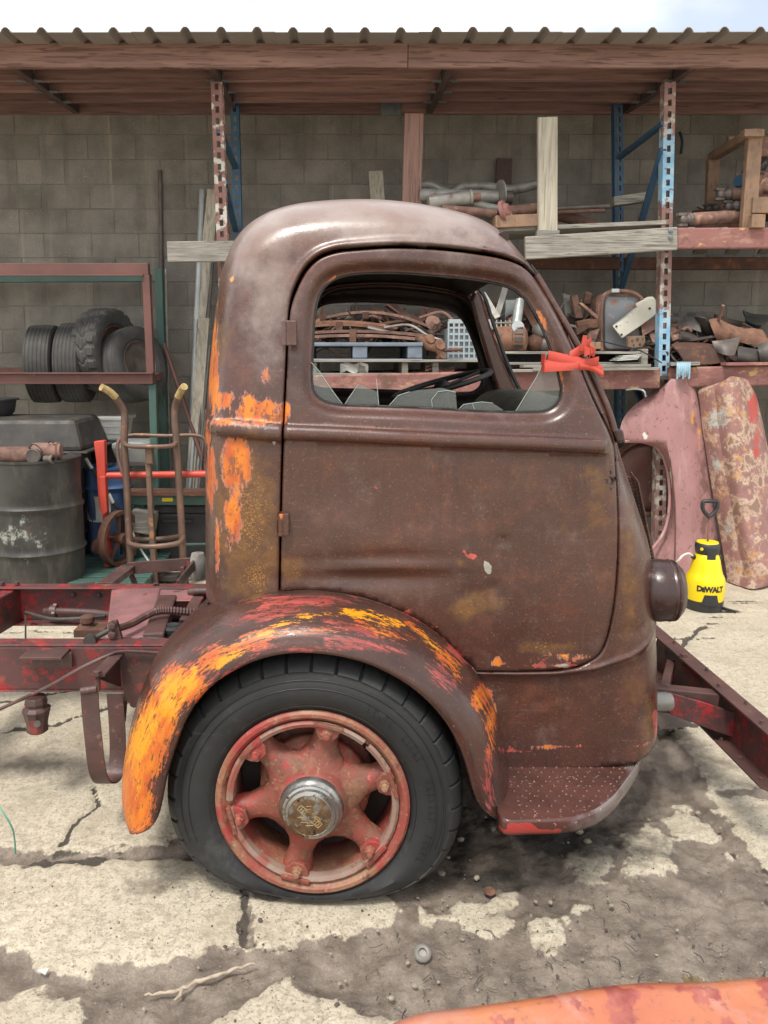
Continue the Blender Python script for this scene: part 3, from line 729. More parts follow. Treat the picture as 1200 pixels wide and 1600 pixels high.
# ---- painted wear and sky sheen, given where it shows on the metal: (u, v, radius u, radius v, strength, turn in degrees)
WEAR_SHEEN = {
 'orange': [(332, 560, 10, 90, 1.05, 0), (350, 660, 40, 10, .9, 0), (330, 740, 10, 80, .9, 0), (372, 720, 30, 40, 1.05, 0), (365, 800, 18, 70, .95, 0), (340, 850, 10, 60, .8, 0), (415, 650, 34, 14, 1.1, 0), (390, 625, 16, 20, .9, 0), (335, 600, 9, 70, 1, 0), (345, 625, 22, 16, 1, 0), (405, 640, 42, 20, 1.1, -10), (415, 585, 12, 24, .8, 0), (372, 662, 60, 10, .7, 0), (365, 740, 24, 50, .95, 0), (345, 770, 12, 60, .6, 0), (385, 720, 18, 30, .7, 0), (360, 830, 16, 40, .8, 0),
            (448, 640, 8, 16, .8, 0), (443, 815, 8, 18, 1, 0), (350, 890, 10, 30, .5, 0), (330, 490, 7, 50, .9, 0), (325, 680, 8, 25, .9, 0), (425, 655, 30, 9, 1, 0),
            (225, 1180, 40, 120, 1.15, 25), (480, 985, 150, 14, .7, 0), (590, 985, 90, 18, .75, 20), (700, 1035, 60, 22, .8, 48), (400, 1000, 80, 20, .85, -20), (330, 1030, 50, 24, .9, -38), (765, 1160, 14, 60, .75, 6), (285, 1070, 50, 40, 1.1, 0), (215, 1255, 30, 60, 1.2, 0), (250, 1120, 40, 60, 1.1, 20), (330, 1040, 40, 12, .7, -30), (405, 1010, 40, 10, .75, -20),
            (650, 985, 50, 10, .8, 35), (690, 1020, 40, 9, .8, 42), (750, 1090, 22, 34, .95, 30), (765, 1125, 14, 40, .9, 10), (710, 1050, 40, 8, .6, 45), (890, 1026, 40, 8, .95, 0), (860, 1168, 60, 5, .75, -4), (1000, 1165, 30, 5, .7, -15), (515, 438, 22, 5, .65, -35), (770, 438, 30, 4, .5, 8), (778, 1033, 18, 9, .95, 0), (760, 1220, 6, 60, .7, 0), (848, 500, 6, 40, .7, -25), (876, 590, 6, 30, .8, -10)],
 'yellow': [(480, 965, 90, 14, .75, -4), (420, 985, 60, 14, .8, -18), (600, 970, 60, 14, .85, 20), (670, 1005, 50, 12, .8, 42), (270, 1085, 40, 60, .9, 30), (333, 470, 9, 32, 1.1, 0), (330, 520, 7, 30, .8, 0), (362, 436, 6, 3, 1.2, -40), (555, 960, 45, 9, 1.05, 12), (610, 968, 50, 8, .8, 20), (650, 990, 40, 7, .6, 35), (355, 1030, 50, 12, .95, -28), (295, 1065, 25, 16, 1.1, -20), (225, 1150, 30, 90, .95, 25), (260, 1110, 30, 30, .9, 0), (885, 1026, 18, 6, 1.1, 0), (215, 1230, 16, 60, .7, 0), (300, 1040, 6, 20, 1.0, -40), (440, 1010, 6, 5, .6, 0)],
 'red': [(735, 868, 13, 5, 1.55, 20), (728, 862, 6, 3, 1.3, 10), (870, 1040, 90, 6, .9, 0), (560, 760, 120, 70, .40, 0), (780, 860, 60, 40, .4, 0), (870, 1028, 70, 10, .75, 0), (470, 940, 120, 12, .9, 0), (420, 960, 120, 20, .75, -10), (560, 1005, 120, 12, .8, 12), (690, 1060, 50, 26, .75, 48), (300, 1060, 60, 60, .7, 0), (760, 1200, 16, 60, .75, 0), (450, 1012, 200, 7, 1.0, 0), (560, 985, 90, 10, .85, 15), (480, 1012, 130, 6, .9, 0), (360, 1050, 60, 8, .8, -30), (640, 960, 60, 8, .8, 30), (710, 1020, 50, 9, .85, 45), (750, 1075, 18, 30, .7, 20), (420, 990, 80, 12, .55, 0), (330, 1010, 30, 30, .55, 0), (805, 1172, 60, 6, .85, 0), (900, 1165, 70, 5, .75, -6), (765, 1250, 10, 40, .8, 0), (1024, 1130, 6, 40, 1.0, 0),
         (470, 740, 60, 30, .35, 0), (690, 760, 40, 80, .40, 0), (830, 740, 60, 60, .35, 0), (335, 660, 14, 10, .7, 0), (420, 430, 20, 5, .4, 0), (953, 750, 9, 12, .8, 0), (240, 1250, 8, 60, .8, 10), (530, 440, 14, 4, .7, -30)],
 'ochre': [(390, 800, 60, 150, 1.05, 0), (400, 900, 40, 50, 1.1, 0), (345, 540, 20, 80, .8, 0), (1010, 1120, 20, 60, .8, 0), (820, 740, 120, 60, .5, 0), (930, 780, 40, 80, .7, 0), (380, 850, 60, 110, .85, 0), (345, 760, 30, 120, .7, 0), (360, 480, 25, 90, .55, 0), (460, 890, 30, 30, .95, 0), (490, 895, 40, 14, .8, 0), (735, 950, 55, 26, .95, -20), (850, 1012, 60, 14, 1.0, 0), (900, 850, 50, 120, .5, 0), (715, 880, 26, 16, .7, 0), (985, 900, 20, 160, .75, 0), (1000, 1080, 40, 80, .7, 0), (900, 1100, 90, 70, .45, 0), (800, 790, 60, 50, .4, 0), (870, 780, 30, 30, .6, 0), (520, 440, 40, 10, .4, 0), (560, 655, 90, 12, .5, 5), (540, 950, 60, 20, .3, 0), (760, 1180, 30, 60, .4, 0), (800, 1160, 30, 14, .6, 0)],
 'grey': [(761, 889, 6, 10, 1.6, -15), (757, 880, 4, 5, 1.2, 0), (428, 690, 12, 20, 1.0, 0), (420, 672, 16, 8, .9, 0), (762, 888, 7, 9, 1.2, 0), (875, 1040, 30, 5, .8, 0), (360, 1005, 60, 16, .45, -25), (345, 655, 30, 4, .7, 0), (800, 1032, 12, 6, .6, 0), (560, 1015, 60, 6, .3, 0)],
 'chalk_sheen': [(600, 330, 360, 40, 1.25, 2), (420, 345, 80, 55, 1.2, -30), (385, 400, 40, 60, .9, 0), (420, 450, 36, 110, .8, 0), (790, 362, 80, 32, 1.0, 30), (868, 430, 14, 70, 1.0, -22), (910, 520, 12, 70, .9, -22), (610, 365, 300, 22, .85, 2)],  # pale sky sheen painted over the faded roof and pillars
 'hole': [(953, 745, 4.5, 5.5, 1.3, 0), (953, 762, 2.5, 3, 1.2, 0), (953, 738, 2.2, 2.2, 1.1, 0), (870, 1031, 45, 2.2, 1.2, 2), (820, 1032, 25, 1.6, 1.0, 0), (788, 845, 5, 2.5, 1.2, 0), (850, 1101, 5, 3.5, 1.2, 0), (344, 928, 3, 3, 1.1, 0)],
}
def paint(me, base, extra=None):
    n = len(me.vertices); co = np.empty(n * 3); me.vertices.foreach_get('co', co)
    P = co.reshape(-1, 3) + np.array(tuple(base))
    uv = proj(P); near = P[:, 1] < YM
    def ch(key):
        m = np.zeros(n)
        for (u, v, ru, rv, k, a) in WEAR_SHEEN[key]:
            dx, dy = uv[:, 0] - u, uv[:, 1] - v
            c, s = math.cos(R(a)), math.sin(R(a))
            x, y = (dx * c + dy * s) / ru, (-dx * s + dy * c) / rv
            m = np.maximum(m, k * np.exp(-(x * x + y * y) * .8))
        return m * near
    setcol(me, 'm1', ch('orange'), ch('red'), ch('yellow')); setcol(me, 'm2', ch('ochre'), ch('grey'), ch('hole')); setcol(me, 'm3', ch('chalk_sheen'))

# ---- cab shell: side outline in X-Z, drawn out to the half width with rounded edges
def xz(pts, Y): return np.array([(lambda p: (p.x, p.z))(at(u, v, Y)) for u, v in pts])
def xzv(pts): return np.array([(lambda p: (p.x, p.z))(at(u, v, Yv)) for u, v, Yv in pts])
rear = [(303, 1150, 2.40), (302, 1000, 2.40), (301, 900, 2.40), (300, 780, 2.40), (300, 670, 2.40), (304, 600, 2.40), (310, 530, 2.41), (318, 460, 2.42), (326, 415, 2.44), (341, 376, 2.46), (370, 344, 2.52), (412, 325, 2.60), (460, 316, 2.66), (530, 312.5, 2.70), (600, 313, 2.70), (670, 320, 2.68), (730, 330, 2.64),
        (775, 341, 2.56), (806, 355, 2.48), (830, 375, 2.42), (856, 404, 2.38), (882, 445, 2.36), (910, 497, 2.36), (938, 553, 2.36), (963, 612, 2.36), (984, 668, 2.37), (998, 715, 2.40), (1010, 775, 2.45), (1021, 840, 2.50), (1028, 900, 2.50), (1032, 960, 2.50), (1035, 1020, 2.50), (1036, 1080, 2.50), (1034, 1130, 2.50), (1022, 1175, 2.48), (1010, 1215, 2.47)]
sil = resample(smooth_poly(xzv(rear), 14), .012)
# D (edge drop), n (roundness) along the outline, by height and side
xc = .05
def DN(x, z):
    roof = sstep(1.90, 2.02, z)
    front = sstep(.2, .5, x)
    Ds = (1 - front) * .17 + front * (.20 - .07 * sstep(1.25, 1.45, z))
    return roof * .19 + (1 - roof) * Ds
nexp = 2.4
sil_d = np.gradient(sil, axis=0); sil_d /= np.linalg.norm(sil_d, axis=1, keepdims=True)
sil_n = np.stack([sil_d[:, 1], -sil_d[:, 0]], 1)      # inward normals (outline runs rear-bottom -> roof -> front-bottom)
silD = np.array([DN(x, z) for x, z in sil])
for _ in range(25): silD[1:-1] = .25 * silD[:-2] + .5 * silD[1:-1] + .25 * silD[2:]
sil_s = np.concatenate([[0], np.cumsum(np.linalg.norm(np.diff(sil, axis=0), axis=1))])
def Wz(z): return HW - .085 * sstep(1.30, 2.05, z) - .015 * sstep(.95, .3, z)
# features on the side
Yd = 2.25
door_px = [(437, 923), (438, 850), (440, 750), (443, 660), (447, 575), (450, 515), (454, 478), (463, 450), (478, 422), (498, 403), (525, 393), (560, 389), (610, 386), (660, 387), (710, 391), (755, 397), (790, 404), (815, 413), (833, 426), (849, 444), (864, 468), (881, 502), (898, 545), (915, 590), (935, 636), (954, 672), (966, 695), (967, 740), (966, 820), (963, 900), (957, 955), (947, 1000), (936, 1022), (912, 1038), (878, 1046), (830, 1049), (745, 1049)]
arc_px = [(745, 1049), (720, 1024), (680, 986), (630, 956), (580, 936), (530, 925), (470, 921), (437, 923)]
win_px = [(487, 600), (488, 540), (491, 490), (498, 460), (512, 441), (534, 430), (565, 425), (620, 424), (680, 428), (740, 434), (780, 441), (806, 450), (823, 464), (838, 488), (851, 517), (863, 553), (872, 588), (875, 611), (869, 629), (852, 641), (820, 644), (760, 643), (650, 637), (560, 634), (525, 632), (502, 625), (490, 613)]
door_line = resample(smooth_poly(xzv([(u, v, Yd + .085 * float(sstep(640, 400, np.array(v)))) for u, v in door_px]), 6), .012)
arc_line = resample(smooth_poly(xz(arc_px, Yd), 6), .012)
door_poly = np.vstack([door_line, arc_line[1:-1]])
win = resample(smooth_poly(xz(win_px, 2.30), 6, True), .011, True)
winF = win.copy(); winF[:, 0] -= .07 * (1 - sstep(.0, .35, winF[:, 0])); winF = resample(winF, .011, True)
bead_d = xz([(444, 675), (560, 680), (700, 687), (830, 692), (955, 698)], Yd - .01)
bead_r = xz([(300, 664), (345, 667), (400, 672), (437, 676)], Yd)
ledge = xz([(745, 1050), (800, 1052), (870, 1051), (930, 1043), (985, 1024), (1020, 1003), (1040, 985)], Yd)
HOLE_ = [(953, 750, .012, .03)]
def depthY(p, far=False):
    """camera-side depth of the shell at (x, z) points; feature relief included"""
    d, s = poly_dist(p, sil)
    D = np.interp(s, sil_s, silD)
    t = np.clip(d / D, 0, 1)
    w = np.power(np.maximum(1 - np.power(1 - t, nexp), 0), 1 / nexp)
    Y = YM - Wz(p[:, 1]) * w
    # door seam
    ds, ss = poly_dist(p, door_line)
    top = sstep(1.70, 1.80, p[:, 1]) * (p[:, 0] < .62)
    hw_ = .0042 + .0045 * top
    Y = Y + .035 * np.clip(1 - ds / hw_, 0, 1)
    ind = inside(p, door_poly)
    # the cab side stands out a little round the door head (drip edge)
    da, _ = poly_dist(p, arc_line)
    Y -= np.where(~ind & (ds > .003), .012 * np.exp(-((ds - .012) / .012) ** 2) * top, 0)
    Y -= np.where(ind, .006 * sstep(.004, .012, np.minimum(ds, da)), 0)
    # rolled window reveal and raised door frame round it
    W_ = winF if far else win
    dw, _ = poly_dist(p, W_, True)
    Y += .030 * (1 - sstep(0, .040, dw)) ** 1.3
    # belt mouldings
    for ln, hh, ht in ((bead_d, .023, .022), (bead_r, .027, .024)):
        db, sb = poly_dist(p, ln)
        on = ind if ln is bead_d else (~ind & (p[:, 0] < -.1))
        L = np.linalg.norm(np.diff(ln, axis=0), axis=1).sum()
        ta = 1 - sstep(L - .03, L + .001, sb) if ln is bead_d else 1
        Y -= np.where(on, ht * np.sqrt(np.clip(1 - (db / hh) ** 2, 0, 1)) * ta, 0)
    # lower skirt: bead, then set in
    dl, _ = poly_dist(p, ledge)
    below = p[:, 1] < np.interp(p[:, 0], ledge[:, 0], ledge[:, 1])
    lm = (p[:, 0] > .30)
    Y -= np.where(lm, .007 * np.exp(-(dl / .007) ** 2), 0)
    Y += np.where(lm & below, .012 * sstep(.002, .03, dl), 0)
    if not far:                                  # dents and dings
        for (u, v, ru, rv, k) in ((590, 884, 80, 5, -.010), (565, 902, 120, 14, .014), (500, 876, 60, 9, .006), (610, 868, 90, 10, .006), (700, 800, 60, 40, .004), (880, 900, 50, 80, -.004), (520, 760, 60, 50, .004), (838, 799, 5, 4, .006), (855, 800, 4, 4, .006), (825, 727, 5, 4, .005), (770, 915, 7, 5, .006), (735, 925, 30, 12, .004), (850, 1101, 16, 5, .010), (870, 1106, 20, 8, -.005),
                                  (785, 843, 9, 5, .008), (430, 352, 26, 9, .012), (352, 400, 10, 22, .02), (470, 345, 30, 8, .006), (640, 340, 30, 10, .004), (700, 345, 20, 8, .004), (650, 760, 120, 40, .003), (600, 850, 90, 30, -.003), (990, 985, 16, 10, .006), (780, 350, 16, 6, .004), (640, 1000, 20, 20, .002)):
            c = at(u, v, Yd if v > 420 else 2.5); sc = scale_at(v, Yd)
            e = ((p[:, 0] - c.x) / (ru / sc)) ** 2 + ((p[:, 1] - c.z) / (rv / sc)) ** 2
            Y += k * np.exp(-e)
    Y += (fbm(p[:, 0] * 3 + 9, p[:, 1] * 3 + 5, 3, 11) - .5) * .006 * np.clip(w, 0, 1)
    return np.minimum(Y, YM)
# points and constraint lines
pts, edges = [], []
def addline(L, closed=False):
    o = len(pts)
    pts.extend([tuple(p) for p in L])
    n = len(L)
    edges.extend((o + i, o + i + 1) for i in range(n - 1))
    if closed: edges.append((o + n - 1, o))
tW = np.array([0, .16, .32, .46, .58, .68, .76, .83, .89, .94, .975, .995])
rings = {}
for wv in tW:
    dd = (1 - (1 - wv ** nexp) ** (1 / nexp))
    L = sil + sil_n * (dd * silD)[:, None]
    rings[wv] = L
    addline(L)
addline(resample(sil + sil_n * (silD * 1.02)[:, None], .014))
def offset_poly(L, d, closed):
    g = (np.roll(L, -1, 0) - np.roll(L, 1, 0)) if closed else np.gradient(L, axis=0)
    g = g / np.maximum(np.linalg.norm(g, axis=1, keepdims=True), 1e-9)
    return L + np.stack([g[:, 1], -g[:, 0]], 1) * d
topm = lambda L: (.0042 + .0045 * sstep(1.70, 1.80, L[:, 1]) * (L[:, 0] < .62))[:, None]
addline(door_line)
_o1 = offset_poly(door_line, 1, False) - door_line
for k_ in (-1, 1): addline(door_line + _o1 * topm(door_line) * k_)
for k_ in (.013, .019, .026, -.013, -.018, -.024, -.031, -.040): addline(door_line + _o1 * k_)
addline(win, True)
for o_ in (.004, .009, .015, .022, .030, .038, .046): addline(offset_poly(win, -o_, True), True)
_wf = winF[np.array([poly_dist(winF[i:i + 1], win, True)[0][0] > .006 for i in range(len(winF))])]
addline(_wf)
for ln, hh in ((bead_d, .023), (bead_r, .027)):
    L = resample(smooth_poly(ln, 8), .014)
    for k_ in (-1, -.92, -.7, -.35, 0, .35, .7, .92, 1): addline(offset_poly(L, hh * k_, False))
Ls = resample(smooth_poly(ledge, 8), .014)
for k_ in (-.018, -.010, -.005, 0, .005, .010, .018, .03): addline(offset_poly(Ls, k_, False))
# cab lower edge: rear corner, along the wheel arch, sill
arc2 = xz([(437, 923), (470, 921), (530, 925), (580, 936), (630, 956), (680, 986), (720, 1024), (745, 1049), (768, 1092), (780, 1140), (786, 1196)], Yd)
arc2 = resample(smooth_poly(arc2, 6), .012) + np.array([0, -.035])
rearb = xz([(318, 962), (345, 955), (400, 936)], Yd)
silb = xz([(786, 1216), (900, 1210), (1000, 1196), (1040, 1186)], Yd)
bottom = np.vstack([rearb, arc2, silb])
zb = lambda x: np.interp(x, bottom[:, 0], bottom[:, 1])
bl = resample(bottom, .012); addline(bl); addline(arc_line)
ws_a, ws_b = 0, 0
# windscreen opening limits along the outline (arc parameter)
s_top = sil_s[np.argmin(np.linalg.norm(sil - xzv([(846, 398, 2.38)])[0], axis=1))]
s_bot = sil_s[np.argmin(np.linalg.norm(sil - xzv([(964, 662, 2.37)])[0], axis=1))]
for s_ in (s_top, s_bot):
    i = np.argmin(abs(sil_s - s_))
    addline([sil[i] + sil_n[i] * silD[i] * f for f in np.linspace(0, 1.0, 14)])
# fill points
rng = np.random.default_rng(3)
xs = np.arange(-.55, 1.05, .0155); zs = np.arange(.25, 2.2, .0155)
GX, GZ = np.meshgrid(xs, zs); fp = np.stack([GX.ravel(), GZ.ravel()], 1); fp[:, 0] += (np.floor(fp[:, 1] / .0155) % 2) * .0077
outer = np.vstack([sil, sil[-1:] + [[0, -.3]], sil[:1] + [[0, -.3]]])
ok = inside(fp, outer); fp = fp[ok]
fp = fp[fp[:, 1] > zb(fp[:, 0]) + .006]
_dw = poly_dist(fp, win, True)[0]; _dd = poly_dist(fp, door_line)[0]
fp = fp[((_dw > .052) | inside(fp, win)) & (_dd > .046)]
allc = np.array(pts)
cell = {}
for p in allc: cell.setdefault((int(p[0] // .008), int(p[1] // .008)), []).append(p)
keep = []
for p in fp:
    cx_, cy_ = int(p[0] // .008), int(p[1] // .008); k = True
    for a in (-1, 0, 1):
        for b in (-1, 0, 1):
            for q_ in cell.get((cx_ + a, cy_ + b), ()):
                if abs(q_[0] - p[0]) + abs(q_[1] - p[1]) < .008: k = False
    if k: keep.append(tuple(p))
pts += keep
res = delaunay_2d_cdt([Vector(p) for p in pts], edges, [], 0, 1e-5)
V2 = np.array([tuple(v) for v in res[0]]); T2 = np.array([tuple(f) for f in res[2]])
cen = V2[T2].mean(1)
vv2 = V2[T2]
area = abs((vv2[:, 1, 0] - vv2[:, 0, 0]) * (vv2[:, 2, 1] - vv2[:, 0, 1]) - (vv2[:, 2, 0] - vv2[:, 0, 0]) * (vv2[:, 1, 1] - vv2[:, 0, 1]))
okf = inside(cen, outer) & (cen[:, 1] > zb(cen[:, 0])) & (area > 1e-9)
d_, s_ = poly_dist(cen, sil)
tD = np.clip(d_ / np.interp(s_, sil_s, silD), 0, 1); wD = (1 - (1 - tD) ** nexp) ** (1 / nexp)
glassf = (s_ > s_top) & (s_ < s_bot) & (wD < .89) & (wD > .16)
wsf = (s_ > s_top) & (s_ < s_bot) & (wD < .89)
isdoor = inside(cen, door_poly)
inwin = inside(cen, win); inwinF = inside(cen, winF)
Yn = depthY(V2); Yf = 2 * YM - depthY(V2, True)
on_edge = poly_dist(V2, sil)[0] < 1e-4
def shell(mask, far):
    tri = T2[mask]
    used = np.unique(tri); mp_ = -np.ones(len(V2), int); mp_[used] = np.arange(len(used))
    Yv = (Yf if far else Yn)[used]
    P = np.stack([V2[used, 0], Yv, V2[used, 1]], 1)
    t = mp_[tri]
    a = P[t]
    if True:
        # orient outward
        n = np.cross(a[:, 1] - a[:, 0], a[:, 2] - a[:, 0])
        s = n[:, 1] > 0 if not far else n[:, 1] < 0
        t[s] = t[s][:, ::-1]
    return P, t
def part_mesh(name, parent, pieces, mats, weld=False, thick=.010, paintit=True):
    P = []; T = []; o = 0
    for p, t in pieces: P.append(p); T.append(t + o); o += len(p)
    P = np.vstack(P); T = np.vstack(T)
    base = root_base(parent)
    me = bpy.data.meshes.new(name)
    me.from_pydata([tuple(p) for p in (P - np.array(tuple(base)))], [], [tuple(t) for t in T])
    if weld:
        bm = bmesh.new(); bm.from_mesh(me)
        bmesh.ops.remove_doubles(bm, verts=[v for v in bm.verts if abs(v.co.y - (YM - base.y)) < .002], dist=.0008)
        bm.to_mesh(me); bm.free()
    me.polygons.foreach_set('use_smooth', [True] * len(me.polygons))
    for q_ in mats: me.materials.append(q_)
    if paintit: paint(me, base)
    o_ = bpy.data.objects.new(name, me); COL.objects.link(o_); o_.parent = parent
    if thick:
        md = o_.modifiers.new('thickness', 'SOLIDIFY'); md.thickness = thick; md.offset = -1; md.material_offset = 1; md.material_offset_rim = 0
    return o_
cabmask = okf & ~isdoor & ~wsf
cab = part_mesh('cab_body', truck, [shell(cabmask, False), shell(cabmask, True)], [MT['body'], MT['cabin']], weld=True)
pm = okf & wsf & (wD < .10)
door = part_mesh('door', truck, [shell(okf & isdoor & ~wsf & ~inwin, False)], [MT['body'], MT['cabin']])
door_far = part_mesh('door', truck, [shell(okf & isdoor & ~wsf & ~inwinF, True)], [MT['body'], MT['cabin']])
door['label'] = 'brown rusted cab door with broken window glass and a row of rust holes along its lower edge'
door_far['label'] = 'far side cab door seen through the open window from inside'
# windscreen frame trim and centre post
i0, i1 = np.argmin(abs(sil_s - s_top)), np.argmin(abs(sil_s - s_bot))
L = rings[.89]
for sg in (1, -1):
    m = MB()
    ring3 = [Vector((L[i][0] + .004, YM - sg * .89 * Wz(L[i][1]), L[i][1])) for i in range(i0, i1 + 1, 2)]
    m.tube(ring3, .007, 6); m.build('windscreen_seal', MT['gasket'], truck, smooth=60)
    m = MB(); Lt = rings[.94]
    m.tube([Vector((Lt[i][0] + .010, YM - sg * .93 * Wz(Lt[i][1]) - sg * .004, Lt[i][1] + .004)) for i in range(i0 + 3, i1 + 1, 2)], .010, 8)
    m.build('pillar_trim', MT['body'], truck, smooth=60)
m = MB(); m.prism([at(u, v, 3.40) for u, v in ((736, 470), (742, 452), (752, 458), (765, 503), (791, 577), (814, 620), (806, 646), (790, 646), (768, 580), (745, 503))], (0, .05, 0)); m.build('pillar_lining', MT['body'], truck, bevel=.012)
m = MB(); m.tube(smooth_poly([tuple(at(u, v, 3.39)) for u, v in ((748, 450), (758, 466), (770, 503), (797, 577), (818, 616), (830, 622))], 5), .008, 6); m.build('windscreen_channel', MT['gasket'], truck, smooth=60)
# window channel seals
for far in (False, True):
    yy = 2 * YM if far else 0
    W_ = winF if far else win
    Yw = depthY(W_, far)
    m = MB(); m.tube([Vector((p[0], (yy - (Yw[i] + .005)) if far else Yw[i] + .005, p[1])) for i, p in enumerate(offset_poly(W_, .002, True))], .0040, 6, closed=True)
    m.build('window_seal', MT['gasket'], door_far if far else door, smooth=60)
# broken window glass
Yg = lambda x, z: float(depthY(np.array([[x, z]]))[0]) + .014
def shard(pxs, name='glass_shard', edge=True):
    P = [at(u, v, 2.285) for u, v in pxs]
    m = MB(); q_ = [Vector((p.x, 2.283 + .03 * (p.z - 1.45), p.z)) for p in P]
    m.prism(q_, (0, .004, 0))
    o_ = m.build(name, MT['glass'], door)
    return o_
SH = [[(489, 568), (500, 580), (537, 634), (490, 634), (486, 612)], [(537, 634), (545, 620), (560, 600), (590, 612), (592, 637), (541, 635)], [(604, 638), (622, 618), (650, 610), (690, 606), (712, 612), (714, 641), (660, 640)],
      [(716, 641), (724, 632), (750, 628), (770, 630), (786, 640), (786, 644)], [(804, 645), (838, 590), (856, 550), (866, 560), (874, 590), (877, 612), (871, 632), (853, 644)]]
for s1 in SH: shard(s1)
for pl in ([(486, 566), (500, 582), (520, 612), (537, 634)], [(537, 634), (548, 618), (560, 600)], [(592, 637), (590, 612), (588, 592)], [(604, 638), (622, 618), (640, 612)], [(676, 640), (674, 625), (684, 612), (700, 610), (712, 613)], [(716, 640), (724, 632), (752, 628), (770, 630)], [(738, 631), (742, 642)], [(804, 645), (838, 590), (856, 551)]):
    m = MB(); m.tube([Vector((p.x, 2.281 + .03 * (p.z - 1.45), p.z)) for p in [at(u, v, 2.283) for u, v in pl]], .0010, 4); m.build('glass_crack', MT['glassedge'], door)
# hinges
for (u0, v0, u1, v1) in ((441, 501, 464, 540), (436, 801, 452, 836)):
    a, b = at(u0, v0, Y0 - .015), at(u1, v1, Y0 - .015)
    m = MB(); m.box(((a.x + b.x) / 2, Y0 - .012, (a.z + b.z) / 2), (abs(b.x - a.x), .04, abs(a.z - b.z)))
    m.tube([(a.x + .006, Y0 - .030, a.z), (a.x + .006, Y0 - .030, b.z)], .008, 8)
    h = m.build('hinge', MT['body'], truck, bevel=.004); 
    me = h.data; paint(me, truck.location)
# cowl bracket at the foot of the pillar
m = MB()
c = at(966, 680, 2.30)
m.prism([at(955, 668, 2.29), at(975, 672, 2.29), at(978, 690, 2.29), at(966, 694, 2.29)], (0, .05, 0)); m.build('pillar_bracket', MT['lamp'], truck, bevel=.008)
# cab floor, dash, firewall, seat back panel (dark inside)
m = MB(); m.box((.10, YM, .98), (.95, 1.26, .02)); m.build('cab_floor', MT['cabin'], truck)
m = MB(); m.box((-.30, YM, 1.30), (.02, 1.20, .60)); m.build('cab_back_panel', MT['cabin'], truck)
MT['dash'] = mat('dark_green_dash', (.06, .06, .042, 1), (.04, .04, .03, 1), s=7, rough=.5, bump=.2)
m = MB()
rows = []
for k in range(9):
    a = k / 8 * math.pi * .5
    rows.append([Vector((.73 - .16 * math.sin(a) * (1 - .15 * abs(t)), YM + t * .60, 1.33 + .13 * math.cos(a) - .02 * t * t)) for t in np.linspace(-1, 1, 13)])
m.grid(rows, .012); m.build('dashboard', MT['dash'], truck, smooth=50)
# steering wheel on the far side, seen nearly edge on
sw = at(690, 601, 3.20)
Ms = zmat(sw, Vector((-.27, -.03, .96)))
m = MB(); m.tube([Ms @ Vector((.205 * math.cos(a), .205 * math.sin(a), 0)) for a in np.linspace(0, 2 * math.pi, 40, endpoint=False)], .012, 8, closed=True)
for k in range(3): m.tube([Ms @ Vector((0, 0, -.01)), Ms @ Vector((.2 * math.cos(k * 2.094 + .3), .2 * math.sin(k * 2.094 + .3), 0))], .007, 6)
m.lathe([(.03, -.02), (.035, 0), (.02, .015), (0, .018)], Ms, 16); m.tube([Ms @ Vector((0, 0, 0)), Ms @ Vector((0, 0, -.55))], .018, 8)
m.build('steering_wheel', MT['gasket'], truck, smooth=60)
# head lining rail and bow inside the roof
for xx in (-.1, .2, .5):
    m = MB(); m.tube([(xx, YM + t * .52, 2.035 - .05 * t * t - (.04 if xx > .4 else 0)) for t in np.linspace(-1, 1, 9)], .018, 6); m.build('roof_bow', MT['cabin'], truck)
# ---- front mudguard over the wheel
fo = [(199, 1298), (186, 1287), (178, 1268), (178, 1230), (188, 1168), (203, 1115), (225, 1062), (253, 1020), (292, 983), (335, 952), (385, 934), (437, 924), (490, 920), (540, 925), (590, 938), (640, 960), (684, 988), (722, 1025), (748, 1056), (768, 1095), (781, 1140), (789, 1190), (793, 1235), (792, 1262)]
fi = [(211, 1301), (227, 1294), (238, 1276), (245, 1248), (252, 1212), (265, 1168), (283, 1122), (308, 1083), (340, 1054), (375, 1034), (412, 1020), (452, 1013), (495, 1013), (538, 1019), (580, 1031), (620, 1050), (656, 1074), (688, 1105), (712, 1138), (730, 1175), (741, 1210), (749, 1240), (760, 1262), (780, 1277)]
NF = 90
HUBC = at(488, 1252, 2.085)
foY = [float(np.interp(i, [0, 4, 9, 13, len(fo) - 1], [2.12, 2.14, 2.22, 2.265, 2.26])) for i in range(len(fo))]
fo3 = resample(smooth_poly([tuple(at(u, v, foY[i])) for i, (u, v) in enumerate(fo)], 8), .01); fo3[:, 1] = 2.295; fi3 = resample(smooth_poly([tuple(at(u, v, 2.03)) for u, v in fi], 8), .01)
def rs(P, n):
    s = np.concatenate([[0], np.cumsum(np.linalg.norm(np.diff(P, axis=0), axis=1))]); t = np.linspace(0, s[-1], n)
    return np.stack([np.interp(t, s, P[:, k]) for k in range(3)], 1)
A, B = rs(fi3, NF), rs(fo3, NF)
rows = []; arcuv = []
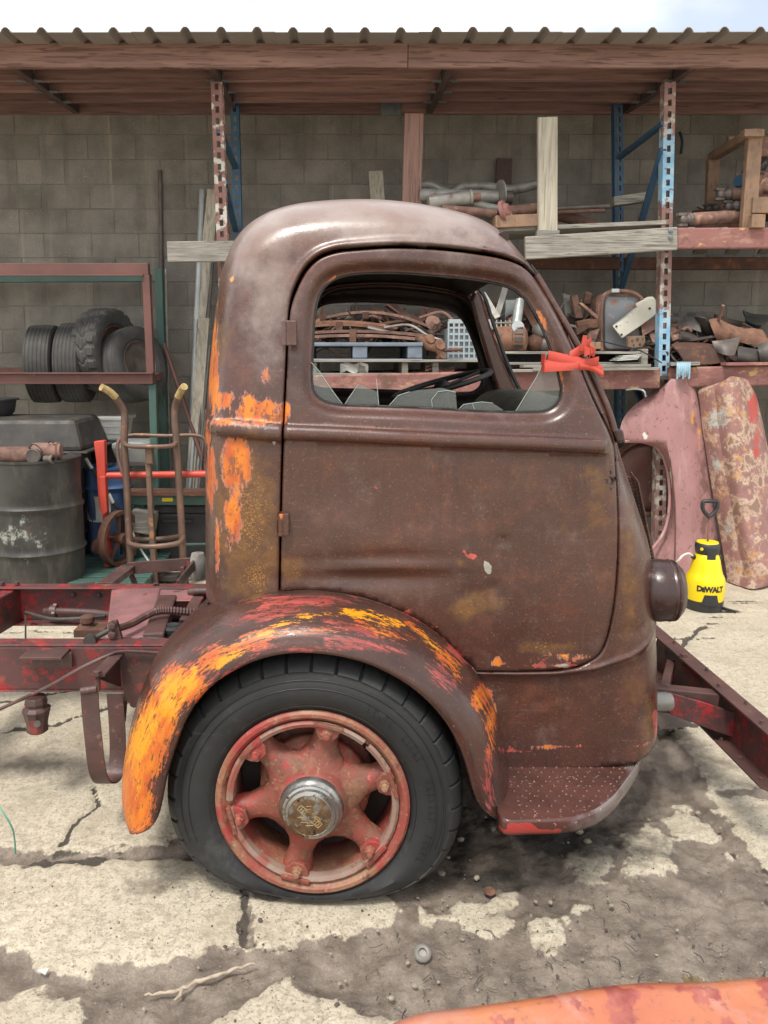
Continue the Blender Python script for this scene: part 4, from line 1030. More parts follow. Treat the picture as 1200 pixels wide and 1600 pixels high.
for i in range(NF):
    a, b = Vector(A[i]), Vector(B[i])
    r = []; w = []
    out = a - HUBC; out.y = 0; out.normalize()
    tl = i / (NF - 1)
    # rolled lip
    for an in (-150, -100, -50, 0, 50, 90):
        c = a + Vector((0, .010, 0)) - out * .004
        r.append(c - out * .010 * math.cos(R(an)) * -1 * -1 + Vector((0, -.012 * math.sin(R(an)) - .004, 0))); w.append(-.1 + .1 * an / 150)
    endf = min(1, tl / .05, (1 - tl) / .03)
    for th in np.linspace(0, 90, 16)[1:]:
        f = math.sin(R(th)) ** .95; g = 1 - math.cos(R(th))
        bump = .004 * math.exp(-((tl - .235) / .004) ** 2)
        r.append(Vector((a.x + (b.x - a.x) * f, a.y + .006 + (b.y - a.y) * g - bump, a.z + (b.z - a.z) * f)) + out * bump); w.append(th / 90)
    inner = b + Vector((0, .30 if tl < .33 else .05, -.03 if tl < .33 else -.03))
    if tl < .34: r.append(b + Vector((0, .06, 0))); w.append(1.1)
    else: r.append(b + Vector((0, .02, -.012)) ); w.append(1.1)
    r.append(inner); w.append(1.3)
    rows.append(r); arcuv.append([(tl * 2.0, q_ * .22, 0) for q_ in w])
m = MB(); m.grid(rows)
MT['fender'] = mat('paint_streaked_mudguard', (.082, .034, .025, 1), (.042, .02, .016, 1), s=4, rough=.24, rvar=.1, bump=.15, bs=120, bd=.003, world=True, attr='arc', layers=[
    dict(c=(.035, .022, .02, 1), s=14, st=(.35, 2.2, 1), uv=1, d=8, lo=.52, hi=.66, k=.75),
    dict(c=(.26, .16, .08, 1), s=150, d=3, lo=.66, hi=.7, k=.6),
    dict(c=(.17, .10, .03, 1), s=11, d=8, lo=.80, hi=1.05, a='m2', ch=0, g=.6, k=.7),
    dict(c=(.40, .075, .06, 1), c2=(.22, .04, .036, 1), s2=24, s=55, st=(.30, 1.7, 1), uv=1, d=11, r=.80, lo=.785, hi=.85, a='m1', ch=1, g=.46, rough=.42, h=.5),
    dict(c=(.58, .175, .012, 1), c2=(.46, .085, .018, 1), s2=30, s=60, st=(.34, 1.6, 1), uv=1, d=11, r=.80, lo=.815, hi=.85, a='m1', ch=0, g=.46, rough=.38, h=.8),
    dict(c=(.66, .26, .008, 1), s=52, st=(.34, 1.6, 1), uv=1, d=11, r=.80, lo=.83, hi=.87, a='m1', ch=2, g=.46, rough=.38, h=.9),
    dict(c=(.34, .36, .38, 1), s=10, st=(.5, 2.6, 1), uv=1, d=7, lo=.84, hi=.95, a='m2', ch=1, g=.5, k=.7),
    dict(c=(.03, .018, .013, 1), s=14, st=(.25, 3.0, 1), uv=1, d=10, r=.75, lo=.59, hi=.63, h=-.9), dict(c=(.06, .028, .016, 1), s=70, st=(.4, 1.4, 1), uv=1, d=10, r=.78, lo=.555, hi=.60, k=.85, h=-.6)])
fen = m.build('mudguard', MT['fender'], truck, smooth=180, fix=False)
me = fen.data; paint(me, truck.location)
av = me.attributes.new('arc', 'FLOAT_VECTOR', 'POINT'); av.data.foreach_set('vector', np.array(arcuv, 'f').reshape(-1))
bm = bmesh.new(); bm.from_mesh(me); bmesh.ops.recalc_face_normals(bm, faces=bm.faces); bm.to_mesh(me); bm.free()
sd = fen.modifiers.new('thickness', 'SOLIDIFY'); sd.thickness = .006; sd.offset = 0
me.materials.append(MT['cabin']); 
# wheel-arch liner
m = MB(); rws = []
for i in range(0, NF, 3):
    b = Vector(B[i]); rws.append([b + Vector((0, .01, -.03)), b + Vector((0, .25, -.03)), b + Vector((0, .42, -.05))])
m.grid(rws[8:], .004); m.build('wheel_arch_liner', MT['cabin'], truck, smooth=60)

# ---- wheel: flat tyre, demountable rim, six-arm spider, chrome cap
HUB = at(488, 1252, 2.085)
STEER = R(-3.5)
AX = Vector((math.sin(STEER), -math.cos(STEER), 0))         # points to the camera side
Mw = zmat(HUB, AX, (1, 0, 0))                                            # local Z towards camera; HUB lies on the rim face
RT, RR = .442, .281
def Wp(r, a, z): return Mw @ Vector((r * math.cos(a), r * math.sin(a), z))
wheel_name = 'wheel'
# tyre: lathe with squashed foot
prof = [(r if r < .3 else .3 + (r - .3) * 1.12, z) for r, z in [(.262, -.20), (.275, -.205), (.30, -.222), (.345, -.232), (.385, -.225), (.405, -.205), (.418, -.185), (.424, -.15), (.427, -.10), (.424, -.05), (.419, -.020), (.416, -.008), (.409, .004), (.397, .017), (.392, .0205), (.389, .0180), (.383, .0195), (.365, .0265), (.340, .032), (.315, .026), (.295, .012), (.284, .002), (.275, -.004), (.262, -.006)]]
NA = 432
P = []
a_down = None
for (r, z) in prof:
    for k in range(NA):
        a = 2 * math.pi * k / NA
        rr = r; zz = z
        if r > .403 and z > -.19 and (k % 12) == 0: rr -= .008; zz -= .004 if z > 0 else 0
        p = Wp(rr, a, zz)
        P.append(p)
P = np.array([tuple(p) for p in P]).reshape(len(prof), NA, 3)
zfoot = .004                                                      # the tyre sags: everything below the hub is squeezed towards the ground
up = P[:, :, 2]
tt = np.clip((HUB.z - up) / RT, 0, 1); kk = RT / (HUB.z - zfoot)
zs3 = HUB.z - (HUB.z - zfoot) * (1 - (1 - tt) ** kk)
rad_ = np.array([r for r, z in prof])[:, None]
P[:, :, 2] = np.where(up < HUB.z, up + (zs3 - up) * sstep(.284, .36, rad_), up)
sq = np.clip((.16 - P[:, :, 2]) / .16, 0, 1) ** 1.2
bul = np.array([math.sin(math.pi * min(1, max(0, (r - .28) / .15))) for r, z in prof])[:, None]
side = np.array([1 if z > -.10 else -1 for r, z in prof])[:, None]
for c in range(3): P[:, :, c] += AX[c] * .022 * sq * bul * side
P[:, :, 2] = np.maximum(P[:, :, 2], zfoot)
m = MB()
fs = [(i * NA + k, i * NA + (k + 1) % NA, (i + 1) * NA + (k + 1) % NA, (i + 1) * NA + k) for i in range(len(prof) - 1) for k in range(NA)]
m.add(P.reshape(-1, 3), fs)
wheel = MB()
# rim: outer flange ring, gutter, inner band
rim_prof = [(.236, -.17), (.262, -.20), (.275, -.205), (.283, -.195), (.268, -.17), (.262, -.15), (.262, -.03), (.268, -.012), (.283, .004), (.283, .014), (.276, .020), (.266, .019), (.258, .010), (.252, .0), (.246, -.004), (.240, -.003), (.236, -.010), (.234, -.05)]
wheel.ring([(r, z) for r, z in rim_prof], Mw, 72)
rim = wheel.build('wheel', MT['rimrust'], truck, smooth=40)
rim['label'] = 'red spider wheel with flat black tyre and chrome hub cap'
m.build('tyre', MT['tyre'], rim, smooth=50)
# gap ring (split locking ring, lighter)
m = MB()
for a0, a1 in ((R(20), R(48)), (R(52), R(180)), (R(185), R(375))):
    rws = [[Wp(r, a, z) for r, z in ((.249, .006), (.243, .011), (.236, .008), (.234, -.012))] for a in np.linspace(a0, a1, 24)]
    m.grid(rws, .004)
MT['ringgrey'] = mat('worn_lock_ring', (.28, .215, .175, 1), (.26, .15, .11, 1), s=10, rough=.55, bump=.4, world=True, layers=[dict(c=(.30, .07, .05, 1), s=7, lo=.5, hi=.62, k=.8), dict(c=(.12, .07, .05, 1), s=20, lo=.58, hi=.66, k=.8)])
m.build('lock_ring', MT['ringgrey'], rim, smooth=50)
# spider
ARMS = [math.atan2(v, u) for u, v in ((23, 112), (109, 33), (86, -72), (-22, -104), (-109, -28), (-83, 77))]
m = MB()
m.lathe([(.165, -.09), (.165, -.07), (.150, -.055), (.120, -.035), (.105, -.02), (.100, .02), (.093, .03), (0, .03)], Mw, 48)
for a in ARMS:
    rad = Vector((math.cos(a), math.sin(a), 0)); tan = Vector((-math.sin(a), math.cos(a), 0)); zz = Vector((0, 0, 1))
    secs = []
    for r, wd, zt, zb_ in ((.070, .090, .012, -.06), (.100, .084, -.002, -.07), (.125, .066, -.010, -.07), (.150, .046, -.014, -.07), (.172, .038, -.014, -.07), (.190, .036, -.014, -.065), (.208, .040, -.012, -.06), (.226, .045, -.004, -.05), (.236, .046, .002, -.045)):
        sec = [(-wd, zb_), (-wd * .98, zt - .026), (-wd * .72, zt - .008), (-wd * .30, zt), (wd * .30, zt), (wd * .72, zt - .008), (wd * .98, zt - .026), (wd, zb_)]
        secs.append([Mw @ (rad * r + tan * x + zz * z) for x, z in sec])
    n = 8
    vs = [p for s in secs for p in s]
    fs = [(i * n + k, i * n + (k + 1) % n, (i + 1) * n + (k + 1) % n, (i + 1) * n + k) for i in range(len(secs) - 1) for k in range(n)]
    fs += [tuple(range(n)), tuple((len(secs) - 1) * n + k for k in range(n))]
    m.add(vs, fs)
sp_ = m.build('spider', MT['wheelred'], rim, smooth=55, bevel=.004)
for a in ARMS:                                     # rim clamps with bolts
    m = MB(); Mc = Mw @ Matrix.Rotation(a, 4, 'Z')
    cl = [(.196, -.020), (.200, .022), (.218, .030), (.246, .036), (.248, -.036), (.218, -.030), (.200, -.022)]
    m.prism([Mc @ Vector((x, y, -.006)) for x, y in ((.196, .018), (.214, .032), (.246, .042), (.249, -.042), (.214, -.032), (.196, -.018))], Mc.to_3x3() @ Vector((0, 0, .016)))
    m.prism([Mc @ Vector((x, y, -.002)) for x, y in ((.236, .043), (.249, .043), (.249, -.043), (.236, -.043))], Mc.to_3x3() @ Vector((0, 0, .022)))
    m.build('rim_clamp', MT['wheelred'], rim, bevel=.003)
    m = MB(); Mb = Mc @ Matrix.Translation((.219, 0, .008))
    m.lathe([(.017, 0), (.017, .004), (.0125, .005), (.0125, .016), (.010, .018), (.009, .018), (.009, .026), (0, .027)], Mb, 6); m.build('lug_bolt', MT['rimrust'], rim)
for k, a in enumerate(ARMS):                        # small hub studs between arms
    am = a + R(30)
    m = MB(); m.lathe([(.013, 0), (.013, .008), (.007, .010), (.007, .018), (0, .018)], Mw @ Matrix.Translation((.128 * math.cos(am), .128 * math.sin(am), -.045)), 6); m.build('hub_stud', MT['rimrust'], rim)
# drum behind the spider, and a dark disc for the shade in the voids
m = MB(); m.lathe([(0, -.20), (.175, -.20), (.175, -.14), (.155, -.13), (.0, -.125)], Mw, 40); m.build('brake_drum', MT['wheelred'], rim, smooth=40)
m = MB(); m.lathe([(0, -.165), (.2345, -.165), (.2345, -.15), (0, -.15)], Mw, 40); m.build('void_shade_disc', MT['cabin'], rim)  # dark disc added so the gaps between the arms look shaded
# hub cap
m = MB(); m.lathe([(.093, .012), (.094, .034), (.088, .046), (.084, .050), (.080, .058), (.074, .061), (.0705, .068), (.0625, .071), (.0615, .0725), (.060, .0715), (.045, .0745), (.02, .0765), (0, .077)], Mw, 56)
cap = m.build('hub_cap', MT['chrome'], rim, smooth=35)
co = np.array([tuple(v.co) for v in cap.data.vertices]) + np.array(tuple(truck.location)); rr = np.array([ (Mw.inverted() @ Vector(c)) for c in co])
ra = np.hypot(rr[:, 0], rr[:, 1]); ang = rr[:, 1] / np.maximum(ra, 1e-6); lf = -rr[:, 0] / np.maximum(ra, 1e-6)
setcol(cap.data, 'm1', np.where(ra < .0605, .85, np.clip(.35 - .5 * ang + .35 * lf, 0, 1)))
m = MB()                                            # raised band and strokes of the worn emblem
def em(p, q_, w=.0012): m.bar(Mw @ Vector((p[0], p[1], .0752)), Mw @ Vector((q_[0], q_[1], .0752)), w, .003, up=AX)
ca, sa = math.cos(R(-43)), math.sin(R(-43))
rot = lambda x, y: (x * ca - y * sa, x * sa + y * ca)
for y in (-.0085, .0085): em(rot(-.040, y), rot(.040, y))
for x in (-.040, .040): em(rot(x, -.0085), rot(x, .0085))
for k in range(9):
    x = -.033 + k * .0083
    em(rot(x, -.0055), rot(x, .0055), .0010)
    if k % 2: em(rot(x, .005), rot(x + .005, .005), .001); em(rot(x, -.005), rot(x + .005, -.005), .001)
    if k % 3 == 0: em(rot(x, 0), rot(x + .004, 0), .001)
for p, q_ in (((-.012, .020), (.004, .023)), ((.006, .010), (.024, .014)), ((.010, .004), (.026, -.002)), ((.026, -.002), (.030, -.012)), ((-.034, -.004), (-.016, -.001)), ((-.022, -.004), (-.020, -.016)), ((-.026, -.018), (-.006, -.018)), ((-.006, -.018), (-.006, -.026)), ((-.012, -.028), (.010, -.026)), ((-.01, .030), (.006, .032))):
    em(p, q_)
m.build('cap_emblem', MT['straw'], rim)
# tyre sidewall ribs and raised worn characters are left as fine rings
m = MB()
for rr_, zz_ in ((.381, .0275), (.358, .0315), (.300, .0165)): m.tube([Wp(rr_, a, zz_) for a in np.linspace(R(-20), R(200), 80)], .0016, 4)
m.build('sidewall_rib', MT['tyre'], rim, smooth=60)
m = MB()
for k in range(34):
    if k in (5, 6, 12, 13, 14, 22, 23, 29): continue
    a = R(62) - k * R(3.1); r0, r1 = .335, .353
    m.bar(Wp(r0, a, .0325), Wp(r1, a, .0315), .0032, .003, up=AX)
    if k % 2: m.bar(Wp(r1, a, .0315), Wp(r1, a - R(1.4), .0315), .0022, .002, up=AX)
    if k % 3: m.bar(Wp(r0, a, .0325), Wp(r0, a - R(1.4), .0325), .0022, .002, up=AX)
m.build('sidewall_marking', MT['tyre'], rim)

# ---- far front wheel and axle, dark under the cab
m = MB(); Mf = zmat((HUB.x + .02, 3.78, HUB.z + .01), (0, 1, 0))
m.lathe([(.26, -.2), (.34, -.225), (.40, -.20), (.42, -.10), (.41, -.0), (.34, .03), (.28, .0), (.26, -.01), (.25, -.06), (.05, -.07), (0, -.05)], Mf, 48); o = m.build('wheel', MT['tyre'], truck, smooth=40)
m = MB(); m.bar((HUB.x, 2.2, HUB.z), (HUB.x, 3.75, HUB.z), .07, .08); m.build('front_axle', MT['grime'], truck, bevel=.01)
# ---- chassis rails (C sections), cross members
def channel(mb, a, b, h, fl, t=.008, side=1):      # web at a-b line (y), flanges toward side*Y
    a, b = Vector(a), Vector(b)
    mb.bar(a + Vector((0, side * t / 2, 0)), b + Vector((0, side * t / 2, 0)), t, h - 2 * t)
    for s in (1, -1):
        c = Vector((0, side * fl / 2, s * (h / 2 - t / 2)))
        mb.bar(a + c, b + c, fl, t)
RZc, RH = .512, .172
rail = []
for (y, sd_) in ((2.55, 1), (3.28, -1)):
    m = MB(); channel(m, (-2.9, y, RZc), (1.02, y, RZc), RH, .065, .009, sd_)
    rail.append(m.build('frame_rail', MT['redchassis'], truck, bevel=.004))
def bolt(parent, P, d, r=.012, matn='chassisbrown'):
    m = MB(); m.lathe([(r * 1.25, 0), (r * 1.25, .003), (r, .003), (r, .011), (r * .6, .013), (0, .013)], zmat(P, d), 6); return m.build('rivet', MT[matn], parent)
for u, v in ((222, 1038), (222, 1066), (228, 1088), (210, 1098)): bolt(truck, at(u, v, 2.549), (0, -1, 0), .014)
for u, v in ((115, 929), (155, 930)): bolt(truck, at(u, v, 3.27), (0, -1, 0), .010)
for u in (4, 27, 245, 243): bolt(truck, at(u, 915 if u < 200 else 917, 3.25) + Vector((0, 0, .006)), (0, 0, 1), .010)
# gusset plate and hanger behind the mudguard
m = MB(); m.prism([at(u, v, 2.535) for u, v in ((185, 1020), (255, 1020), (255, 1110), (225, 1115), (195, 1095))], (0, .012, 0)); m.build('gusset_plate', MT['chassisbrown'], truck, bevel=.003)
# angle bracket on top of near rail
m = MB(); a, b = at(42, 1018, 2.53), at(107, 1018, 2.53)
m.box(((a.x + b.x) / 2, 2.51, a.z), (b.x - a.x, .09, .010)); c = at(80, 1031, 2.535); m.box((c.x + .004, 2.535, c.z), (at(108, 1030, 2.535).x - at(45, 1030, 2.535).x, .012, .055)); m.build('angle_bracket', MT['chassisbrown'], truck, bevel=.002)
# fuel tank strap hanger
m = MB()
a, b = at(182, 1020, 2.53), at(158, 1052, 2.36)
m.prism([at(188, 1020, 2.53), at(190, 1074, 2.53), at(158, 1062, 2.34), at(152, 1054, 2.34)], (-.012, .0, 0))
m.bar(at(185, 1021, 2.53), at(153, 1056, 2.34), .045, .010); m.build('strap_hanger', MT['chassisbrown'], truck, bevel=.003)
bolt(truck, at(152, 1056, 2.33) + Vector((0, 0, .006)), (0, 0, 1), .015)
m = MB(); m.tube([at(153, 1060, 2.335), at(153, 1078, 2.335)], .009, 8); m.build('hanger_bolt', MT['rust'], truck)
m = MB()
pl = [(140, 1078, 2.33), (142, 1110, 2.33), (147, 1160, 2.32), (153, 1205, 2.34), (160, 1220, 2.37), (170, 1221, 2.42), (178, 1212, 2.47), (183, 1190, 2.50), (183, 1140, 2.52), (179, 1085, 2.53)]
c3 = smooth_poly([tuple(at(*p)) for p in pl], 5)
rows = [[Vector(p) + Vector((-.028, 0, 0)), Vector(p) + Vector((.028, 0, 0))] for p in c3]
m.grid(rows, .005); m.tube([at(127, 1080, 2.33), at(152, 1076, 2.33)], .012, 10); m.build('tank_strap', MT['chassisbrown'], truck, smooth=50)
m = MB(); m.tube([tuple(p) for p in smooth_poly([tuple(at(*p)) for p in ((196, 1075, 2.56), (195, 1110, 2.56), (190, 1150, 2.56), (188, 1165, 2.57))], 4)], .007, 6); m.build('brake_pipe', MT['rust'], truck, smooth=60)
# spring shackle stump below near rail
m = MB(); c = at(56, 1088, 2.56)
m.lathe([(.035, 0), (.04, -.02), (.035, -.035), (.05, -.045), (.046, -.055), (.036, -.10), (.038, -.125), (.02, -.135), (0, -.136)], Matrix.Translation(c), 10); m.build('shackle_stump', MT['chassisbrown'], truck, bevel=.003)
m = MB(); m.tube([at(58, 1131, 2.515), at(58, 1131, 2.50)], .012, 10); m.build('bush', MT['darkmetal'], truck)
# long rod and pipes along the rail
m = MB(); m.tube(smooth_poly([tuple(at(*p)) for p in ((-60, 1135, 2.45), (0, 1108, 2.45), (70, 1075, 2.46), (130, 1042, 2.47), (165, 1026, 2.49), (185, 1019, 2.51), (260, 1021, 2.52))], 6), .006, 6); m.build('brake_pipe', MT['chassisbrown'], truck, smooth=60)
m = MB(); m.tube(smooth_poly([tuple(at(*p)) for p in ((70, 955, 3.22), (90, 955, 3.2), (140, 957, 3.18), (170, 960, 3.15), (200, 962, 3.1))], 5), .016, 8); m.lathe([(.02, 0), (.03, .004), (.03, .03), (.02, .034)], zmat(at(78, 955, 3.21), (1, 0, 0)), 8); m.lathe([(.034, 0), (.034, .014)], zmat(at(84, 955, 3.21), (1, 0, 0)), 4); m.build('hydraulic_pipe', MT['chassisbrown'], truck, smooth=50)
m = MB(); m.tube(smooth_poly([tuple(at(*p)) for p in ((40, 957, 3.2), (60, 963, 3.15), (85, 968, 3.1), (120, 967, 3.1), (165, 963, 3.1))], 5), .009, 6); m.tube([at(40, 958, 3.2), at(40, 1003, 3.1)], .004, 5); m.build('wiring_hose', MT['grime'], truck, smooth=60)
# hose with ribbed end
m = MB(); hp = smooth_poly([tuple(at(*p)) for p in ((184, 982, 2.62), (205, 975, 2.68), (225, 964, 2.74), (245, 955, 2.78), (265, 954, 2.80), (290, 956, 2.82), (315, 958, 2.84))], 10)
rr = [.014 + (.003 if (i > 28 and i % 2) else 0) for i in range(len(hp))]
m.tube(hp, rr, 8); m.build('ribbed_hose', MT['chassisbrown'], truck, smooth=30)
# lever bracket
m = MB(); m.prism([at(u, v, 2.60) for u, v in ((172, 972), (182, 970), (192, 1004), (172, 1004))], (0, .02, 0)); m.build('lever_bracket', MT['chassisbrown'], truck, bevel=.003)
for u, v in ((176, 977), (176, 991)): bolt(truck, at(u, v, 2.598), (0, -1, 0), .014)
m = MB(); m.tube([at(141, 1001, 2.57), at(155, 993, 2.6), at(172, 984, 2.61)], .010, 8); m.lathe([(.006, -.01), (.022, -.01), (.022, .01), (.006, .01)], zmat(at(141, 1001, 2.57), (0, -1, 0)), 16); m.build('pull_rod', MT['grime'], truck, smooth=50)
# cross member at far left, gearbox cover plates, battery tray, filler cap
m = MB(); m.hexa([Vector((x, y, z)) for x, y, z in ((-1.62, 2.56, .43), (-1.50, 2.56, .43), (-1.40, 3.27, .43), (-1.52, 3.27, .43), (-1.62, 2.56, .585), (-1.50, 2.56, .585), (-1.40, 3.27, .585), (-1.52, 3.27, .585))]); m.build('cross_member', MT['redchassis'], truck, bevel=.006)
def quadplate(name, px, matn, th=.006, bev=.003):
    p = [at(*q_) for q_ in px]
    n = (p[1] - p[0]).cross(p[2] - p[0]).normalized()
    if n.z < 0: n = -n
    m = MB(); m.prism(p, -n * th); return m.build(name, MT[matn], truck, bevel=bev)
quadplate('cover_plate', [(174, 920, 3.22), (251, 918, 3.22), (231, 995, 2.66), (165, 995, 2.66)], 'pinkplate', .02, .008)
quadplate('cover_plate', [(195, 962, 2.88), (235, 960, 2.88), (229, 990, 2.70), (190, 991, 2.70)], 'pinkplate', .012)
quadplate('cover_plate', [(240, 918, 3.24), (303, 921, 3.22), (302, 938, 3.08), (240, 939, 3.08)], 'pinkplate', .005)
m = MB(); m.bar(at(262, 938, 3.12), at(240, 1000, 2.62), .075, .05); m.build('cross_brace', MT['chassisbrown'], truck, bevel=.006)
m = MB(); m.bar(at(310, 938, 3.12), at(290, 975, 2.85), .05, .04); m.build('cross_brace', MT['chassisbrown'], truck, bevel=.006)
m = MB(); m.box((-.48, 2.95, .50), (.36, .62, .02)); m.build('transmission_plate', MT['redchassis'], truck, bevel=.003)
c = at(269, 985, 2.72); m = MB(); m.lathe([(.045, 0), (.048, .004), (.048, .014), (.04, .016), (.046, .020), (.046, .034), (.03, .04), (.018, .036), (0, .036)], Matrix.Translation((c.x, c.y, c.z - .02)), 28); m.build('filler_cap', MT['blackplastic'], truck, smooth=35)
m = MB(); m.tube(smooth_poly([tuple(at(*p)) for p in ((212, 1003, 2.6), (222, 998, 2.62), (240, 998, 2.62), (270, 1001, 2.62), (290, 1000, 2.62))], 4), .008, 6); m.build('hose', MT['grime'], truck, smooth=60)
m = MB(); c = at(137, 982, 3.0); m.lathe([(.025, 0), (.03, .01), (.022, .02), (.03, .03), (.028, .05), (.02, .055), (0, .055)], Matrix.Translation(c), 12); m.box((c.x + .02, c.y, c.z - .005), (.12, .10, .03)); m.build('body_mount', MT['rust'], truck, smooth=40)
quadplate('splash_plate', [(120, 1004, 2.8), (150, 992, 2.95), (165, 992, 2.95), (165, 1006, 2.8)], 'greymetal', .004)
quadplate('mount_pad', [(100, 913, 3.35), (148, 909, 3.35), (152, 915, 3.25), (98, 916, 3.25)], 'chassisbrown', .02)
# bracket frame behind far rail
m = MB(); P1, P2, P3, P4 = at(165, 915, 3.3), at(200, 888, 3.62), at(305, 880, 3.62), at(278, 915, 3.3)
m.bar(P1, P2, .07, .03); m.build('step_bracket', MT['chassisbrown'], truck, bevel=.003)
m = MB(); m.bar(P2, P3, .012, .06); m.build('step_bracket', MT['chassisbrown'], truck, bevel=.003)
m = MB(); m.bar(P3, P4, .012, .05); m.build('step_bracket', MT['chassisbrown'], truck, bevel=.003)
m = MB(); m.bar(at(202, 890, 3.62), at(212, 915, 3.62), .03, .02); m.bar(at(285, 885, 3.6), at(293, 918, 3.6), .03, .02); m.build('step_bracket', MT['chassisbrown'], truck, bevel=.003)
m = MB(); m.tube([at(296, 925, 3.16), at(304, 924, 3.15), at(345, 923, 3.15)], .018, 8); m.build('air_pipe', MT['chassisbrown'], truck, smooth=50)
# leaf springs under the rails
for y in (2.60, 3.22):
    for k in range(4):
        m = MB(); L_ = .48 - k * .09
        rows = [[Vector((HUB.x + t * L_, y - .028, .345 + .10 * t * t + k * -.0 + .011 * k)), Vector((HUB.x + t * L_, y + .028, .345 + .10 * t * t + .011 * k))] for t in np.linspace(-1, 1, 13)]
        m.grid(rows, .008); m.build('spring_leaf', MT['grime'], truck)
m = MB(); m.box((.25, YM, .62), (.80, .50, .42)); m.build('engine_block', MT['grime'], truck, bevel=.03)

hh = MB()
for (u, v, r) in ((953, 751, .0125), (946, 752, .007), (960, 748, .007), (953, 764, .005), (953, 738, .005)):
    c = at(u, v, 2.2); y = float(depthY(np.array([[c.x * 1.02, c.z]]))[0]); c = at(u, v, y)
    hh.lathe([(r, -.004), (r, .0012), (r * .8, .0012), (r * .75, -.003), (0, -.003)], zmat(c, (0, -1, 0)), 14)
hh.build('handle_hole', MT['gasket'], door)['kind'] = 'stuff'
# ---- running board with dimples
zs_ = .305
outl = [(772, 1205), (776, 1262), (786, 1281), (830, 1282), (890, 1279), (925, 1270), (955, 1250), (978, 1222), (994, 1198), (1003, 1176), (940, 1184), (860, 1190), (800, 1194)]
def onz(u, v, z): return gnd(u, v, z)
ob = resample(smooth_poly([tuple(onz(u, v, zs_))[:2] for u, v in outl], 5, True), .012, True)
m = MB(); topp = [Vector((x, y, zs_)) for x, y in ob]
m.prism([p - Vector((0, 0, .006)) for p in topp], (0, 0, .006))
stp = m.build('running_board', MT['step'], truck)
lip = [Vector((x, y, zs_)) for x, y in resample(smooth_poly([tuple(onz(u, v, zs_))[:2] for u, v in outl[1:10]], 6), .012)]
rows = []
for p in lip:
    rows.append([p + Vector((0, .008, .002)), p + Vector((0, .003, .0055)), p + Vector((0, -.003, .003)), p + Vector((0, -.006, -.004)), p + Vector((0, -.007, -.028)), p + Vector((0, -.002, -.040))])
m = MB(); m.grid(rows); o = m.build('step_lip', MT['step'], stp, smooth=60); sd = o.modifiers.new('t', 'SOLIDIFY'); sd.thickness = .003
for ob_ in (stp, o):
    n = len(ob_.data.vertices); co = np.array([tuple(v.co) for v in ob_.data.vertices]) + np.array(tuple(truck.location)); uv = proj(co)
    hi = sstep(850, 960, uv[:, 0]); rd = np.exp(-((uv[:, 0] - 800) / 60) ** 2) * (uv[:, 1] > 1286)
    setcol(ob_.data, 'm1', np.clip(hi * .8 + (ob_ is o) * .25, 0, 1), rd * 1.0 + (uv[:, 1] > 1288) * .45)
m = MB()
ctr = ob.mean(0)
for iy in range(12):
    for ix in range(16):
        x = .52 + ix * .036 + (iy % 2) * .018; y = 1.98 + iy * .026
        if inside(np.array([[x, y]]), ctr + (ob - ctr) * .90)[0]:
            m.lathe([(.0055, 0), (.0045, .0022), (.002, .0034), (0, .0036)], Matrix.Translation((x, y, zs_)), 7)
o = m.build('step_dimple', MT['step'], stp, smooth=60); setcol(o.data, 'm1', np.full(len(o.data.vertices), .4)); o['kind'] = 'stuff'
# ---- headlamp
c = at(1001, 921, 2.36)
Mh = zmat(c, (1, -.10, 0))
m = MB(); m.lathe([(0, -.012), (.05, -.012), (.076, -.004), (.090, .012), (.097, .030), (.099, .055), (.096, .080)], Mh, 40); hl = m.build('headlamp', MT['lamp'], truck, smooth=50)
m = MB(); m.lathe([(.092, .076), (.0965, .078), (.098, .084), (.0965, .089), (.094, .091), (.0965, .094), (.0955, .100), (.076, .118), (.074, .119), (.070, .116)], Mh, 40); m.build('lamp_rim', MT['lamp'], hl, smooth=30)
m = MB(); m.lathe([(.074, .115), (.05, .125), (0, .129)], Mh, 32); m.build('lamp_glass', MT['glass'], hl, smooth=60)
m = MB(); m.box(c + Vector((.01, .01, -.10)), (.05, .05, .02)); m.build('lamp_bracket', MT['lamp'], truck, bevel=.006)
# ---- nose grille: wire mesh strip standing off the front
m = MB()
for k in range(26):
    t = k / 25
    a = at(986 + 22 * t, 738 + 132 * t, 2.55); b = at(997 + 27 * t, 752 + 132 * t, 2.50)
    m.tube([a, b, b + Vector((.01, .5, -.0))], .0028, 5)
for f in (.0, .35, .7, 1.0):
    m.tube([at(986 + 11 * f, 738 + 14 * f, 2.55 - .05 * f), at(1008 + 16 * f, 870 + 14 * f - 14 * f * 0, 2.55 - .05 * f)], .0028, 5)
m.build('grille_mesh', MT['rust'], truck)
# ---- front bumper: channel across the front, bracket arms
XI, XO, ZB, ZT = 1.334, 1.395, .228, .42
y0, y1 = 2.25, 3.75
m = MB()
m.box(((XI + XO) / 2, (y0 + y1) / 2, ZT - .004), (XO - XI, y1 - y0, .008))
m.prism([Vector((XI, y0 + .03, ZB)), Vector((XI + .02, y0, ZB)), Vector((XO, y0, ZB)), Vector((XO, y1, ZB)), Vector((XI, y1, ZB))], (0, 0, .008))
m.build('bumper_flange', MT['chassisbrown'], truck, bevel=.002)
m = MB(); m.prism([Vector((XO - .009, y, z)) for y, z in ((y0, ZB + .008), (3.28, ZB + .008), (3.20, ZT - .008), (y0, ZT - .008))], (.009, 0, 0)); bp = m.build('front_bumper', MT['redchassis'], truck, bevel=.002)
m = MB(); m.box((XO - .0045, 3.66, (ZB + ZT) / 2), (.009, .18, ZT - ZB - .016)); m.build('bumper_web', MT['redchassis'], truck)
